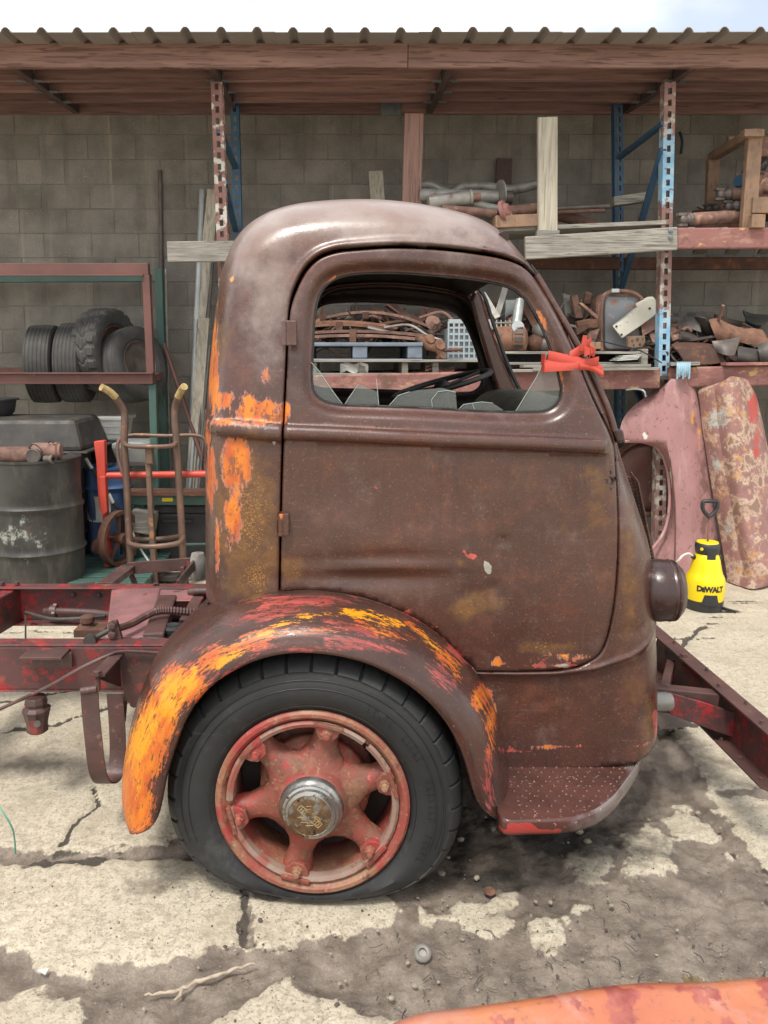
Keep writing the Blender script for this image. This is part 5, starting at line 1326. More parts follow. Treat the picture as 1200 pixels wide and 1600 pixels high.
for k in range(9):
    bolt(truck, Vector(((XI + XO) / 2 + (.012 if k % 2 else -.012), y0 + .08 + k * .14, ZT)), (0, 0, 1), .006 if k != 4 else .016)
    bolt(truck, Vector((XI + .02, y0 + .06 + k * .13, ZB + .008)), (0, 0, 1), .006)
h0 = at(1030, 1096, 2.56)
m = MB(); m.lathe([(.0, -.08), (.030, -.08), (.033, -.01), (.033, .035), (.028, .042), (0, .043)], zmat(h0, (1, 0, 0)), 20); m.build('frame_horn', MT['greymetal'], truck, smooth=40)
m = MB(); m.prism([at(u, v, 2.555) for u, v in ((1044, 1082), (1046, 1116), (1110, 1140), (1200, 1172), (1200, 1130), (1100, 1098))], (0, .012, 0)); ba = m.build('bumper_arm', MT['redchassis'], truck, bevel=.003)
m = MB(); m.bar(at(1038, 1080, 2.60), at(1048, 1040, 3.0), .03, .05); m.build('bumper_stay', MT['chassisbrown'], truck, bevel=.004)
m = MB(); m.tube([at(1042, 1078, 2.6), at(1060, 1085, 2.7), at(1075, 1098, 2.75)], .010, 6); m.build('bumper_arm', MT['redchassis'], truck)
bolt(truck, at(1193, 1165, 2.55), (0, -1, 0), .016, 'redchassis')
for y in (2.60, 3.2):
    m = MB(); m.bar((.98, y, .40), (1.34, y, .36), .05, .09); m.build('frame_extension', MT['chassisbrown'], truck, bevel=.004)
# flat plate on the ground below the nose stays with the chassis as a skid
m = MB(); m.prism([gnd(1030, 1140, .05), gnd(1083, 1134, .05), gnd(1060, 1110, .05), gnd(1020, 1112, .05)], (0, 0, .006)); 
m.build('skid_plate', MT['darkmetal'], truck)
# support stands out of sight under the rear of the bare rails keep them up
for y in (2.58, 3.25):
    m = MB(); m.box((-2.55, y, .213), (.30, .30, .425)); m.build('support_block', MT['greywood'], truck, bevel=.01)
# ---- red strap tied round the near pillar
m = MB()
for (pl, wd, off) in (([(850, 574), (872, 566), (898, 552), (922, 536)], .034, .004), ([(850, 572), (880, 572), (905, 571), (934, 566)], .034, .014), ([(856, 556), (880, 560), (905, 565), (928, 572), (940, 580)], .030, .010), ([(905, 572), (925, 576), (942, 584)], .016, .018)):
    c3 = smooth_poly([tuple(at(u, v, 2.262 - off + .00030 * (u - 850))) for u, v in pl], 8)
    rows = []
    for i, p in enumerate(c3):
        t = i / (len(c3) - 1); w = wd * (1 - .22 * math.sin(math.pi * t)); tl = .35 * math.sin(t * 4 + wd * 200)
        rows.append([Vector(p) + Vector((0, tl * w * (k / 4 - .5) - .004 * math.cos((k / 4 - .5) * 3), w * (k / 4 - .5))) for k in range(5)])
    m.grid(rows, .002)
for (v, w) in ((562, .034), (573, .034)):
    p0, p1 = at(852, v, 2.245), at(846, v, 2.345)
    m.grid([[p0.lerp(p1, t) + Vector((-.006 * math.sin(math.pi * t), 0, w * (k / 2 - .5))) for k in range(3)] for t in np.linspace(0, 1, 6)], .002)
c = at(920, 549, 2.255)
for k in range(3):                                  # the flat knot
    d = Vector((math.cos(1.1 * k - .6), 0, math.sin(1.1 * k - .6)))
    m.grid([[c + d * (.030 * (t - .5)) + Vector((0, -.008 * math.cos((t - .5) * 3) - .004 * k, .016 * (q_ - .5))) for q_ in (0, .5, 1)] for t in np.linspace(0, 1, 7)], .002)
m.grid([[at(912 + 3 * t, 548 - 24 * t, 2.255) + Vector(((k / 2 - .5) * .018 * (1 - .3 * t), .003 * k, .003 * math.sin(3 * t))) for k in range(3)] for t in np.linspace(0, 1, 6)], .002)
m.grid([[at(922 + 8 * t, 545 + 16 * t - 10 * t * t, 2.25) + Vector((.003 * math.sin(4 * t), -.004 * k, (k / 2 - .5) * .020)) for k in range(3)] for t in np.linspace(0, 1, 6)], .002)
solo(m, 'tie_strap', MT['strap'], 'bright red strap knotted around the window pillar of the truck cab', 'strap', smooth=60)
# ------------------------------------------------------------------ helpers for the clutter
def ptube(pl, r, n=8, sm=4):
    P = [tuple(at(*p)) for p in pl]
    return (smooth_poly(P, sm) if sm > 1 and len(P) > 2 else P), r, n
def tub(mb, pl, r, n=8, sm=4): mb.tube(*ptube(pl, r, n, sm)); return mb
def slabpx(mb, px, Y, th, lean=0.0):
    pts = [at(u, v, Y) for u, v in px]
    return mb.prism(pts, (0, th, 0))
def boxpx(mb, u0, v0, u1, v1, Y, dep, mi=0):
    a, b = at(u0, v0, Y), at(u1, v1, Y)
    mb.box(((a.x + b.x) / 2, Y + dep / 2, (a.z + b.z) / 2), (abs(b.x - a.x), dep, abs(a.z - b.z)), mi=mi); return mb
# ------------------------------------------------------------------ left: steel frame with tyres
fr = thing('tyre_storage_rack', 'brown and green welded steel frame holding four old tyres against the wall', 'storage frame', (at(0, 880, 5.9).x, 5.9, 0))
YF, YB = 5.78, 6.58
def barpx(name, a, b, w, h, matn, par, up=(0, 0, 1), bev=.004):
    m = MB(); m.bar(at(*a), at(*b), w, h, up=up); return m.build(name, MT[matn], par, bevel=bev)
barpx('top_beam', (-160, 421, YF), (233, 421, YF), .06, .085, 'brownsteel', fr)
barpx('beam_lip', (-160, 430, YF - .035), (224, 430, YF - .035), .03, .012, 'brownsteel', fr, bev=.001)
barpx('front_post', (229, 430, YF), (236, 584, YF), .055, .06, 'brownsteel', fr, (0, 1, 0))
barpx('lower_beam', (-160, 591, YF - .02), (240, 591, YF - .02), .07, .085, 'brownsteel', fr)
barpx('beam_lip', (-160, 583, YF - .07), (239, 583, YF - .07), .04, .010, 'brownsteel', fr, bev=.001)
barpx('front_leg', (239, 600, YF), (247, 881, YF), .055, .06, 'green', fr, (0, 1, 0))
barpx('rear_beam', (-160, 436, YB), (236, 434, YB), .05, .065, 'green', fr)
barpx('rear_post', (249, 420, YB), (262, 838, YB), .06, .08, 'green', fr, (0, 1, 0))
barpx('rear_rail', (-160, 580, YB), (255, 580, YB), .05, .06, 'brownsteel', fr)
barpx('side_rail', (237, 592, YF), (254, 584, YB), .05, .06, 'brownsteel', fr)
a, b = at(-160, 430, YF), at(-160, 840, YF)
m = MB(); m.bar((a.x, YF, 2.3), (a.x, YF, 0), .06, .06, up=(0, 1, 0)); m.build('front_leg', MT['green'], fr)
def tyre(c, axis, Rr, W, lugs, label, rimm=None, nm='tyre', ngro=6):
    t = thing(nm, label, 'tyre', c, 'tyres stored in the steel frame')
    M_ = zmat(c, axis); NA = 120 if lugs else 64
    w2 = W / 2; pr = [(Rr * .60, -w2 * .72), (Rr * .66, -w2 * .92), (Rr * .80, -w2 * 1.04), (Rr * .92, -w2 * .98), (Rr * .965, -w2 * .90)]
    nn = ngro * 4 + 1
    for k in range(nn):
        z = -w2 * .88 + 2 * w2 * .88 * k / (nn - 1)
        pr.append((Rr * (1 - .02 * (z / w2) ** 2) - (.005 if (k % 4 == 2) else 0), z))
    pr += [(r, -z) for r, z in reversed(pr[:5])]
    vs = []
    for r, z in pr:
        for k in range(NA):
            a_ = 2 * math.pi * k / NA; rr = r
            if lugs and r > Rr * .93:
                ph = (k + (3 if z > 0 else 0)) % 6
                if abs(z) > w2 * .45 and ph < 2: rr -= .016
                elif abs(z) <= w2 * .45 and ((k + int(abs(z) / w2 * 8)) % 6) < 1: rr -= .010
            vs.append(M_ @ Vector((rr * math.cos(a_), rr * math.sin(a_), z)))
    m = MB(); n = len(pr)
    m.add(vs, [(i * NA + k, i * NA + (k + 1) % NA, ((i + 1) % n) * NA + (k + 1) % NA, ((i + 1) % n) * NA + k) for i in range(n) for k in range(NA)])
    m.build('tread', MT['rubber_far'], t, smooth=28)
    if rimm:
        m = MB(); m.lathe([(Rr * .60, -w2 * .7), (Rr * .60, w2 * .75), (Rr * .57, w2 * .78), (Rr * .52, w2 * .5), (Rr * .40, w2 * .35), (Rr * .2, w2 * .45), (Rr * .14, w2 * .4), (0, w2 * .4)], M_, 32); m.build('rim', MT[rimm], t, smooth=40)
    return t
tyre(at(72, 569, 6.16), (1, .10, 0), .308, .205, False, 'ribbed truck tyre at the far left end of the tyre row in the steel frame')
tyre(at(120, 567, 6.18), (1, .02, 0), .315, .20, False, 'ribbed truck tyre second in the row, touching the far left one')
tyre(at(166, 548, 6.20), (.95, -.30, .0), .335, .215, True, 'chunky off-road tread tyre on a rusty rim, tallest in the row', 'rust')
tyre(at(209, 570, 6.20), (.86, -.48, .22), .30, .20, False, 'grey smooth worn tyre leaning against the right post of the steel frame', 'darkmetal', ngro=3)

# ------------------------------------------------------------------ left: drums, tubs and bins
def drum(c, r, ztop, hoops, mtl, label, painted=False, cat='drum', nm='oil_drum'):
    t = thing(nm, label, cat, (c.x, c.y, 0))
    pr = [(r * .97, .0), (r + .006, .004), (r + .006, .016), (r, .022)]
    zs2 = np.linspace(.03, ztop - .03, 60)
    for z in zs2:
        e = 0
        for h in hoops:
            e += .016 * math.exp(-((z - h) / .014) ** 2)
        pr.append((r + e, z))
    pr += [(r, ztop - .022), (r + .007, ztop - .014), (r + .007, ztop), (r - .004, ztop), (r - .010, ztop - .018), (0, ztop - .018)]
    def wb(p, a):
        d = .008 * math.sin(3 * a + p.z * 4) * math.exp(-((p.z - .6) / .25) ** 2)
        l = math.hypot(p.x, p.y)
        if l > .05: p.x *= 1 + d / l; p.y *= 1 + d / l
        return p
    m = MB(); m.lathe(pr, Matrix.Translation((c.x, c.y, 0)), 72, wob=wb); o = m.build('body', MT[mtl], t, smooth=35)
    if painted:
        co = np.array([tuple(v.co) for v in o.data.vertices]) + np.array((c.x, c.y, 0)); uv = proj(co); mk = np.zeros(len(co))
        for u, v, ru, rv, k in ((40, 800, 22, 40, .9), (20, 835, 40, 25, 1), (60, 845, 25, 25, .9), (40, 885, 20, 20, .7), (10, 880, 20, 12, .6)):
            mk = np.maximum(mk, k * np.exp(-((uv[:, 0] - u) / ru) ** 2 - ((uv[:, 1] - v) / rv) ** 2))
        setcol(o.data, 'm1', mk)
    m = MB(); m.lathe([(.026, 0), (.026, .014), (.018, .016), (0, .016)], Matrix.Translation((c.x + r * .6, c.y - r * .3, ztop - .018)), 12); m.build('bung', MT['darkmetal'], t)
    return t
cD = at(58, 800, 5.06); zT = at(58, 722, 4.78).z
drum(cD, .292, zT, [at(58, 800, 4.77).z, at(58, 870, 4.77).z], 'drum', 'dented grey-black oil drum with pale lichen-like paint spots, starter motors lying on its lid', True)
cD2 = at(84, 800, 5.72)
drum(cD2, .292, .90, [.30, .60], 'drum2', 'black oil drum half hidden behind the spotted drum, under the overturned tub')
# tub upside-down
t0 = at(-60, 655, 5.38); z0, z1 = at(0, 706, 5.34).z, at(0, 655, 5.40).z
xr0, xr1 = at(132, 700, 5.38).x, at(118, 655, 5.42).x; xl = at(-75, 660, 5.38).x
m = MB(); m.hexa([(xl - .06, 5.34, z0), (xr0, 5.34, z0), (xr0, 6.0, z0), (xl - .06, 6.0, z0), (xl, 5.40, z1), (xr1, 5.40, z1), (xr1, 5.94, z1), (xl, 5.94, z1)])
tb = thing('plastic_tub', 'dusty black plastic tub lying upside down on the rear drum', 'tub', (xl, 5.6, z0)); m.build('shell', MT['tub'], tb, bevel=.035)
m = MB(); m.box(((xl + xr0) / 2 - .02, 5.67, z0 - .004), (xr0 - xl + .12, .72, .016)); m.build('rim', MT['tub'], tb, bevel=.006)
# things lying on the front drum
zd = zT - .016
def starter(c, ln, r, yaw, label):
    t = thing('starter_motor', label, 'engine part', c)
    d = Vector((math.cos(yaw), math.sin(yaw), 0)); M_ = zmat(c, d)
    m = MB(); m.lathe([(0, 0), (r * .8, 0), (r * .95, .01), (r, .02), (r, ln * .55), (r * .96, ln * .56), (r, ln * .58), (r, ln * .9), (r * .7, ln), (r * .4, ln * 1.02), (r * .35, ln * 1.15), (0, ln * 1.16)], M_, 24); m.build('body', MT['rustpink'], t, smooth=40)
    m = MB(); m.box(c + d * ln * .4 + Vector((0, -.01, -r * .9)), (.12, .05, .02)); m.build('foot', MT['rust'], t, bevel=.004)
    return t
starter(at(-22, 712, 4.90) + Vector((0, 0, .0)), .32, .058, 0.05, 'long brown cylindrical starter motor lying on the left of the drum lid')
g = thing('generator', 'round rusty pump with cap and wires on the right of the drum lid', 'engine part', at(66, 722, 4.92))
m = MB(); m.lathe([(0, 0), (.05, 0), (.062, .01), (.062, .16), (.05, .17), (.052, .185), (0, .185)], zmat(at(50, 707, 4.95), (1, .1, .02)), 24); m.build('body', MT['rustpink'], g, smooth=40)
m = MB(); m.lathe([(.03, 0), (.05, .005), (.05, .03), (.044, .034), (.03, .03), (0, .032)], zmat(at(55, 713, 4.86), (-.1, -1, .1)), 24); m.build('cap', MT['darkmetal'], g, smooth=40)
m = MB(); m.lathe([(.022, 0), (.024, .05), (.03, .052), (.03, .065), (.018, .066), (.016, .02), (0, .02)], zmat(at(70, 717, 4.86), (1, -.3, 0)), 18); m.build('outlet', MT['darkmetal'], g, smooth=40)
m = MB(); m.box(at(87, 708, 4.97), (.035, .10, .13)); m.build('flange', MT['rustpink'], g, bevel=.008)
m = MB(); tub(m, [(45, 700, 4.88), (52, 694, 4.87), (62, 700, 4.86), (66, 708, 4.86), (60, 715, 4.85)], .005, 6); tub(m, [(75, 692, 4.92), (80, 689, 4.92), (84, 692, 4.92)], .006, 6); m.build('wire', MT['grime'], g, smooth=60)
# bowl, tote, box, tank, blue drum
c = at(-14, 655, 5.75)
m = MB(); m.lathe([(0, 0), (.12, 0), (.17, .06), (.185, .14), (.205, .145), (.205, .155), (.18, .155), (.16, .06), (.11, .012), (0, .012)], Matrix.Translation(c), 40)
solo(m, 'black_basin', MT['blackplastic'], 'shiny black basin standing on the upturned tub at the left edge', 'basin', smooth=40)
def bin_(u0, v0, u1, v1, Y, dep, tap, matn, nm, label, cat, ribs=0):
    a, b = at(u0, v0, Y), at(u1, v1, Y)
    t = thing(nm, label, cat, ((a.x + b.x) / 2, Y, b.z))
    m = MB(); m.hexa([(a.x + tap, Y + tap * .5, b.z), (b.x - tap, Y + tap * .5, b.z), (b.x - tap, Y + dep - tap, b.z), (a.x + tap, Y + dep - tap, b.z), (a.x, Y, a.z), (b.x, Y, a.z), (b.x, Y + dep, a.z), (a.x, Y + dep, a.z)]); m.build('shell', MT[matn], t, bevel=.012)
    m = MB(); m.box(((a.x + b.x) / 2, Y + dep / 2, a.z), (b.x - a.x + .03, dep + .03, .022)); m.build('rim', MT[matn], t, bevel=.006)
    for k in range(ribs):
        z = a.z + (b.z - a.z) * (k + 1) / (ribs + 1); f = tap * (k + 1) / (ribs + 1) * .5
        m = MB(); m.box(((a.x + b.x) / 2, Y + f - .002, z), (b.x - a.x - 4 * f - .02, .012, .008)); m.build('rib', MT[matn], t)
    return t
bin_(86, 655, 192, 688, 5.95, .34, .025, 'white', 'storage_tote', 'dirty white plastic tote on a black box under the tyres', 'bin', 2)
bin_(92, 689, 190, 838, 5.97, .34, .01, 'grime', 'black_box', 'tall black box under the dirty white tote', 'box')
m = MB(); a = at(168, 692, 5.6); b = at(232, 732, 5.6)
cx_ = (a.x + b.x) / 2
m.hexa([(a.x + .05, 5.66, b.z), (b.x - .02, 5.66, b.z), (b.x - .02, 5.92, b.z), (a.x + .05, 5.92, b.z), (a.x, 5.6, a.z), (b.x, 5.6, a.z), (b.x, 5.98, a.z), (a.x, 5.98, a.z)])
solo(m, 'metal_tank', MT['silver'], 'small silver rounded tank sitting behind the hand truck handles', 'tank', bevel=.045)
cB = at(171, 790, 5.72)
bd_ = drum(cB, .165, at(171, 731, 5.6).z, [at(171, 765, 5.56).z], 'blue_drum', 'small dark blue drum with a white paper label behind the red hand truck', nm='blue_drum')
m = MB(); rows = [[Vector((cB.x + .169 * math.sin(a_), cB.y - .169 * math.cos(a_), z)) for a_ in np.linspace(-1.1, .35, 10)] for z in (at(0, 816, 5.56).z, at(0, 776, 5.56).z)]
m.grid(rows, .001); m.build('label', MT['white'], bd_)
m = MB(); tub(m, [(134, 716, 5.5), (140, 726, 5.5), (144, 732, 5.5)], .012, 8); tub(m, [(170, 771, 5.5), (177, 786, 5.5)], .012, 8)
nz = thing('grease_hose', 'black hose with white tubular ends hanging in front of the blue drum', 'hose', at(150, 740, 5.5)); m.build('nozzle', MT['white'], nz, smooth=50)['kind'] = 'stuff'
m = MB(); tub(m, [(144, 732, 5.5), (150, 742, 5.5), (160, 756, 5.5), (170, 771, 5.5)], .014, 8); tub(m, [(177, 786, 5.5), (186, 796, 5.5), (190, 820, 5.5), (190, 866, 5.5)], .012, 8); m.build('hose', MT['wire'], nz, smooth=50)['kind'] = 'stuff'
m = MB(); c = at(152, 851, 5.45); m.lathe([(0, 0), (.05, .0), (.06, .05), (.04, .10), (0, .115)], Matrix.Translation((c.x, c.y, c.z - .05)) @ Matrix.Rotation(.4, 4, 'Y'), 12)
solo(m, 'rag_bundle', MT['orust'], 'crumpled orange brown rag beside the foot of the red hand truck', 'rag', smooth=60)
# ------------------------------------------------------------------ hand trucks
ht = thing('hand_truck', 'worn bronze tubular hand truck with straw coloured grips', 'hand truck', gnd(245, 915))
YH = 5.22
L1 = [(193, 641, YH), (195, 660, YH), (194, 691, YH), (197, 737, YH), (201, 820, YH), (206, 925, YH)]
R1 = [(274, 636, YH), (273, 655, YH), (276, 691, YH), (282, 792, YH), (287, 889, YH), (289, 925, YH)]
m = MB(); tub(m, [(179, 619, YH - .05)] + L1, .025, 10); m.build('side_tube', MT['bronze'], ht, smooth=60)
m = MB(); tub(m, [(280, 617, YH - .05)] + R1, .025, 10); m.build('side_tube', MT['bronze'], ht, smooth=60)
m = MB(); tub(m, [(158, 605, YH - .12), (170, 611, YH - .08), (181, 621, YH - .045)], .025, 10); m.build('grip', MT['straw'], ht, smooth=60)
m = MB(); tub(m, [(288, 604, YH - .12), (284, 609, YH - .08), (278, 620, YH - .045)], .025, 10); m.build('grip', MT['straw'], ht, smooth=60)
m = MB(); tub(m, [(194, 690, YH), (199, 696, YH - .06), (235, 698, YH - .10), (270, 696, YH - .06), (276, 690, YH)], .016, 10); m.build('cross_tube', MT['bronze'], ht, smooth=60)
m = MB(); tub(m, [(192, 742, YH + .1), (184, 712, YH + .12), (186, 688, YH + .14), (198, 681, YH + .16), (260, 681, YH + .16), (311, 681, YH + .16), (320, 687, YH + .16), (322, 720, YH + .16)], .014, 8); m.build('rear_tube', MT['bronze'], ht, smooth=60)
m = MB(); tub(m, [(201, 842, YH), (204, 850, YH - .10), (234, 854, YH - .16), (280, 848, YH - .10), (286, 838, YH), (270, 840, YH + .1), (234, 843, YH + .14), (206, 842, YH + .08)], .018, 10); m.build('hoop', MT['bronze'], ht, smooth=60)
m = MB(); m.bar(at(232, 724, YH - .05), at(243, 920, YH - .05), .035, .05, up=(0, 1, 0)); m.build('centre_bar', MT['bronze'], ht, bevel=.005)
m = MB(); m.box(at(234, 712, YH - .06), (.05, .06, .11)); m.build('centre_block', MT['bronze'], ht, bevel=.008)
def hwheel(u, v, Y, r, yaw, par):
    m = MB(); M_ = zmat(at(u, v, Y), (math.cos(yaw), -math.sin(yaw), 0))
    m.ring([(r * .86, -.03), (r, -.03), (r, .03), (r * .86, .03)], M_, 40)
    m.lathe([(.03, -.05), (.04, -.04), (.04, .04), (.03, .05)], M_, 14)
    for k in range(5): m.bar(M_ @ Vector((0, 0, 0)), M_ @ Vector((r * .9 * math.cos(k * 1.257), r * .9 * math.sin(k * 1.257), 0)), .03, .012)
    return m.build('wheel', MT['rust'], par, smooth=35)
hwheel(186, 841, 5.36, .20, R(22), ht)
rh = thing('hand_truck', 'bright red square-tube hand truck frame beside the drums', 'hand truck', gnd(165, 905))
m = MB()
YR = 5.30
m.prism([at(u, v, YR) for u, v in ((146, 690), (163, 688), (165, 760), (167, 805), (169, 838), (170, 842), (173, 902), (163, 902), (161, 862), (158, 845), (160, 806), (154, 790), (150, 720))], (0, .06, 0)); m.build('side_post', MT['redpaint'], rh, bevel=.006)
m = MB(); m.prism([at(u, v, YR - .03) for u, v in ((155, 745), (164, 745), (167, 800), (160, 806), (155, 795))], (0, .04, 0)); m.build('bracket', MT['redpaint'], rh, bevel=.005)
m = MB(); m.prism([at(u, v, YR - .03) for u, v in ((159, 845), (168, 838), (168, 858), (163, 866), (159, 860))], (0, .04, 0)); m.build('bracket', MT['redpaint'], rh, bevel=.005)
m = MB(); m.tube([at(163, 743, YR + .03), at(420, 739, YR + .03)], .024, 10); m.build('cross_tube', MT['redpaint'], rh, smooth=60)
m = MB(); m.tube([at(172, 892, YR + .03), at(420, 882, YR + .03)], .022, 10); m.build('axle', MT['redpaint'], rh, smooth=60)
m = MB(); m.bar(at(420, 690, YR + .03), at(420, 905, YR + .03), .05, .06, up=(0, 1, 0)); m.build('side_post', MT['redpaint'], rh)
# ------------------------------------------------------------------ behind the hand trucks
m = MB(); a, b = at(196, 777, 5.62), at(445, 777, 5.62)
gb = thing('steel_channel', 'green painted steel channel with rusty top edge and a small yellow sticker', 'steel beam', ((a.x + b.x) / 2, 5.62, 0))
m.bar(a, b, .10, .10); m.build('web', MT['green'], gb, bevel=.006)
m = MB(); m.bar(at(196, 769, 5.60), at(445, 769, 5.60), .14, .035); m.build('flange', MT['rust'], gb, bevel=.003)
m = MB(); boxpx(m, 253, 778, 270, 783.5, 5.568, .003); m.build('sticker', MT['yellow'], gb)
m = MB(); m.bar((a.x + .1, 5.66, 0), (a.x + .1, 5.66, a.z - .05), .08, .08, up=(0, 1, 0)); m.bar((b.x - .1, 5.66, 0), (b.x - .1, 5.66, a.z - .05), .08, .08, up=(0, 1, 0)); m.build('leg', MT['green'], gb)['kind'] = 'stuff'
tbx = thing('tool_chest', 'black plastic tool chest standing on the ground behind the hand truck', 'tool box', gnd(282, 882))
m = MB(); boxpx(m, 243, 802, 335, 884, 5.68, .4); m.build('body', MT['blackplastic'], tbx, bevel=.02)
m = MB(); boxpx(m, 240, 790, 338, 803, 5.66, .44); m.build('lid', MT['blackplastic'], tbx, bevel=.012)
m = MB(); boxpx(m, 252, 812, 300, 818, 5.665, .02); m.build('handle', MT['blackplastic'], tbx, bevel=.006)
m = MB(); m.box(at(226, 812, 5.6), (.16, .22, .16), Matrix.Rotation(.18, 3, 'Y')); solo(m, 'cardboard_box', MT['greywood'], 'grey tilted carton wedged left of the black tool chest', 'box', bevel=.006)
m = MB(); m.tube([at(212, 853, 5.5), at(335, 850, 5.5)], .012, 8); solo(m, 'steel_rod', MT['green'], 'thin green rod lying level behind the hoop of the bronze hand truck', 'rod', smooth=60)
m = MB(); tub(m, [(207, 832, 5.35), (213, 846, 5.35), (222, 862, 5.33), (233, 878, 5.3)], .010, 8); solo(m, 'steel_rod', MT['silver'], 'bright silver rod slanting down inside the bronze hand truck', 'rod', smooth=60)
pal = thing('pallet', 'green weathered pallet lying on the ground beside the drums', 'pallet', gnd(150, 895))
for k in range(6):
    y = 4.95 + k * .14; m = MB(); m.box((at(180, 890, 5.3).x, y, .11), (.62, .105, .02)); m.build('slat', MT['green'], pal, bevel=.003)
for sx in (-.27, 0, .27): m = MB(); m.box((at(180, 890, 5.3).x + sx, 5.28, .05), (.05, .85, .10)); m.build('bearer', MT['green'], pal)
for k, (u0, v0, u1, v1, w) in enumerate(((215, 903, 280, 901, .10), (205, 911, 262, 912, .09))):
    m = MB(); m.bar(at(u0, v0, 5.3), at(u1, v1, 5.3), w, .04); solo(m, 'timber_offcut', MT['grime'], ('dark timber offcut on the ground under the hand truck, the farther of two', 'dark timber offcut on the ground under the hand truck, the nearer of two')[k], 'timber', bevel=.004)
m = MB(); c = at(310, 905, 3.62); m.lathe([(.0, 0), (.035, 0), (.04, .01), (.038, .10), (.03, .13), (0, .135)], Matrix.Translation(c), 14)
tag(m.build('bottle_jack', MT['greymetal'], base=tuple(c), smooth=45), 'grey cylinder standing behind the step brackets by the cab corner', 'bottle')
# leaning pipes and planks
def lean(pl, r, matn, nm, label, cat, n=8):
    m = MB(); tub(m, pl, r, n, 1); return solo(m, nm, MT[matn], label, cat, smooth=60, group='pipes and boards leaning on the wall')
lean([(316, 297, 6.66), (310, 440, 6.5), (292, 855, 6.2)], .026, 'silver', 'leaning_pipe', 'thick silver grey pipe leaning on the wall left of the cab', 'pipe', 10)
lean([(302, 690, 6.2), (288, 870, 6.0)], .018, 'silver', 'leaning_pipe', 'short grey pipe at the foot of the leaning planks', 'pipe')
lean([(333, 400, 6.5), (320, 560, 6.35), (298, 870, 6.0)], .014, 'darkmetal', 'leaning_pipe', 'dark thin pipe leaning just left of the cab corner', 'pipe')
lean([(327, 540, 6.4), (312, 700, 6.2), (296, 880, 5.9)], .015, 'greymetal', 'leaning_pipe', 'grey thin pipe between the dark pipe and the cab', 'pipe')
lean([(322, 640, 6.2), (300, 880, 5.9)], .010, 'darkmetal', 'leaning_pipe', 'thin black rod lowest in the leaning bundle', 'rod')
lean([(256, 537, 6.4), (284, 620, 6.3), (325, 745, 6.1)], .018, 'brownsteel', 'leaning_bar', 'brown steel bar slanting the other way across the leaning pipes', 'bar')
lean([(259, 420, 6.70), (262, 560, 6.70), (266, 838, 6.66)], .010, 'greymetal', 'conduit', 'thin grey conduit running down the wall beside the green post', 'conduit')
lean([(250, 266, 6.76), (252, 400, 6.76), (256, 838, 6.76)], .018, 'darkmetal', 'drain_pipe', 'dark narrow pipe fixed upright on the wall above the steel frame', 'pipe')
m = MB(); m.bar(at(334, 297, 6.64), at(312, 500, 6.45), .10, .03, up=(0, 1, 0)); solo(m, 'leaning_plank', MT['greywood_v'], 'grey plank leaning on the wall behind the left rack post', 'plank', bevel=.003, group='pipes and boards leaning on the wall')
m = MB(); m.bar(at(319, 497, 6.40), at(292, 860, 6.05), .09, .03, up=(0, 1, 0)); solo(m, 'leaning_plank', MT['greywood_v'], 'pale plank leaning among the pipes left of the cab', 'plank', bevel=.003, group='pipes and boards leaning on the wall')
m = MB(); tub(m, [(240, 580, 5.75), (254, 625, 5.85), (270, 690, 5.9), (284, 740, 5.9)], .004, 5); solo(m, 'cable', MT['grime'], 'thin dark cable hanging from the corner of the steel frame', 'cable')

# ------------------------------------------------------------------ pallet rack
rk = thing('pallet_rack', 'rusted pallet rack with slotted blue and brown posts and red beams', 'storage rack', (at(690, 880, 5.9).x, 5.9, 0))
PF, PR = 5.60, 6.52
def slotpost(pa, pb, matn, w=.078, dep=.07, pitch=.0762, z0=0):
    a, b = Vector(pa), Vector(pb); t = (a - b).normalized(); L = (a - b).length
    sd = Vector((1, 0, 0)); sd = (sd - t * sd.dot(t)).normalized(); fw = t.cross(sd)
    if fw.y > 0: fw = -fw
    m = MB(); th = .004
    def strip(x0, x1, s0, s1, f0, f1):
        if s1 - s0 > .3:
            n_ = int((s1 - s0) / .15) + 1
            for q_ in range(n_): strip(x0, x1, s0 + (s1 - s0) * q_ / n_, s0 + (s1 - s0) * (q_ + 1) / n_, f0, f1)
            return
        p = []
        for s in (s0, s1):
            p += [b + t * s + sd * x0 + fw * f0, b + t * s + sd * x1 + fw * f0, b + t * s + sd * x1 + fw * f1, b + t * s + sd * x0 + fw * f1]
        m.hexa(p)
    hw = .013
    strip(-w / 2, -hw, 0, L, 0, th); strip(hw, w / 2, 0, L, 0, th)
    strip(-w / 2, -w / 2 + th, 0, L, -dep, 0); strip(w / 2 - th, w / 2, 0, L, -dep, 0)
    s = .02
    while s < L - .02:
        strip(-hw, hw, s + .022, min(L, s + pitch - .020), 0, th); s += pitch
    strip(-w / 2, w / 2, 0, .02 + .0, -.01, -.006)
    return m.build('upright', MT[matn], rk)
slotpost(at(338, 128, PF), at(366, 878, PF), 'rackpost'); po = slotpost(at(1047, 128, PF), at(1030, 884, PF), 'rackmix')
co = np.array([tuple(v.co) for v in po.data.vertices]) + np.array(tuple(rk.location)); uvp = proj(co)
setcol(po.data, 'm1', np.maximum(sstep(185, 215, uvp[:, 1]) * (1 - sstep(300, 330, uvp[:, 1])), sstep(455, 500, uvp[:, 1]) * (1 - sstep(565, 600, uvp[:, 1]))) * .95)
slotpost(at(366, 150, PR), at(383, 838, PR), 'bluebrace', .07); slotpost(at(966, 160, PR), at(972, 838, PR), 'bluebrace', .07)
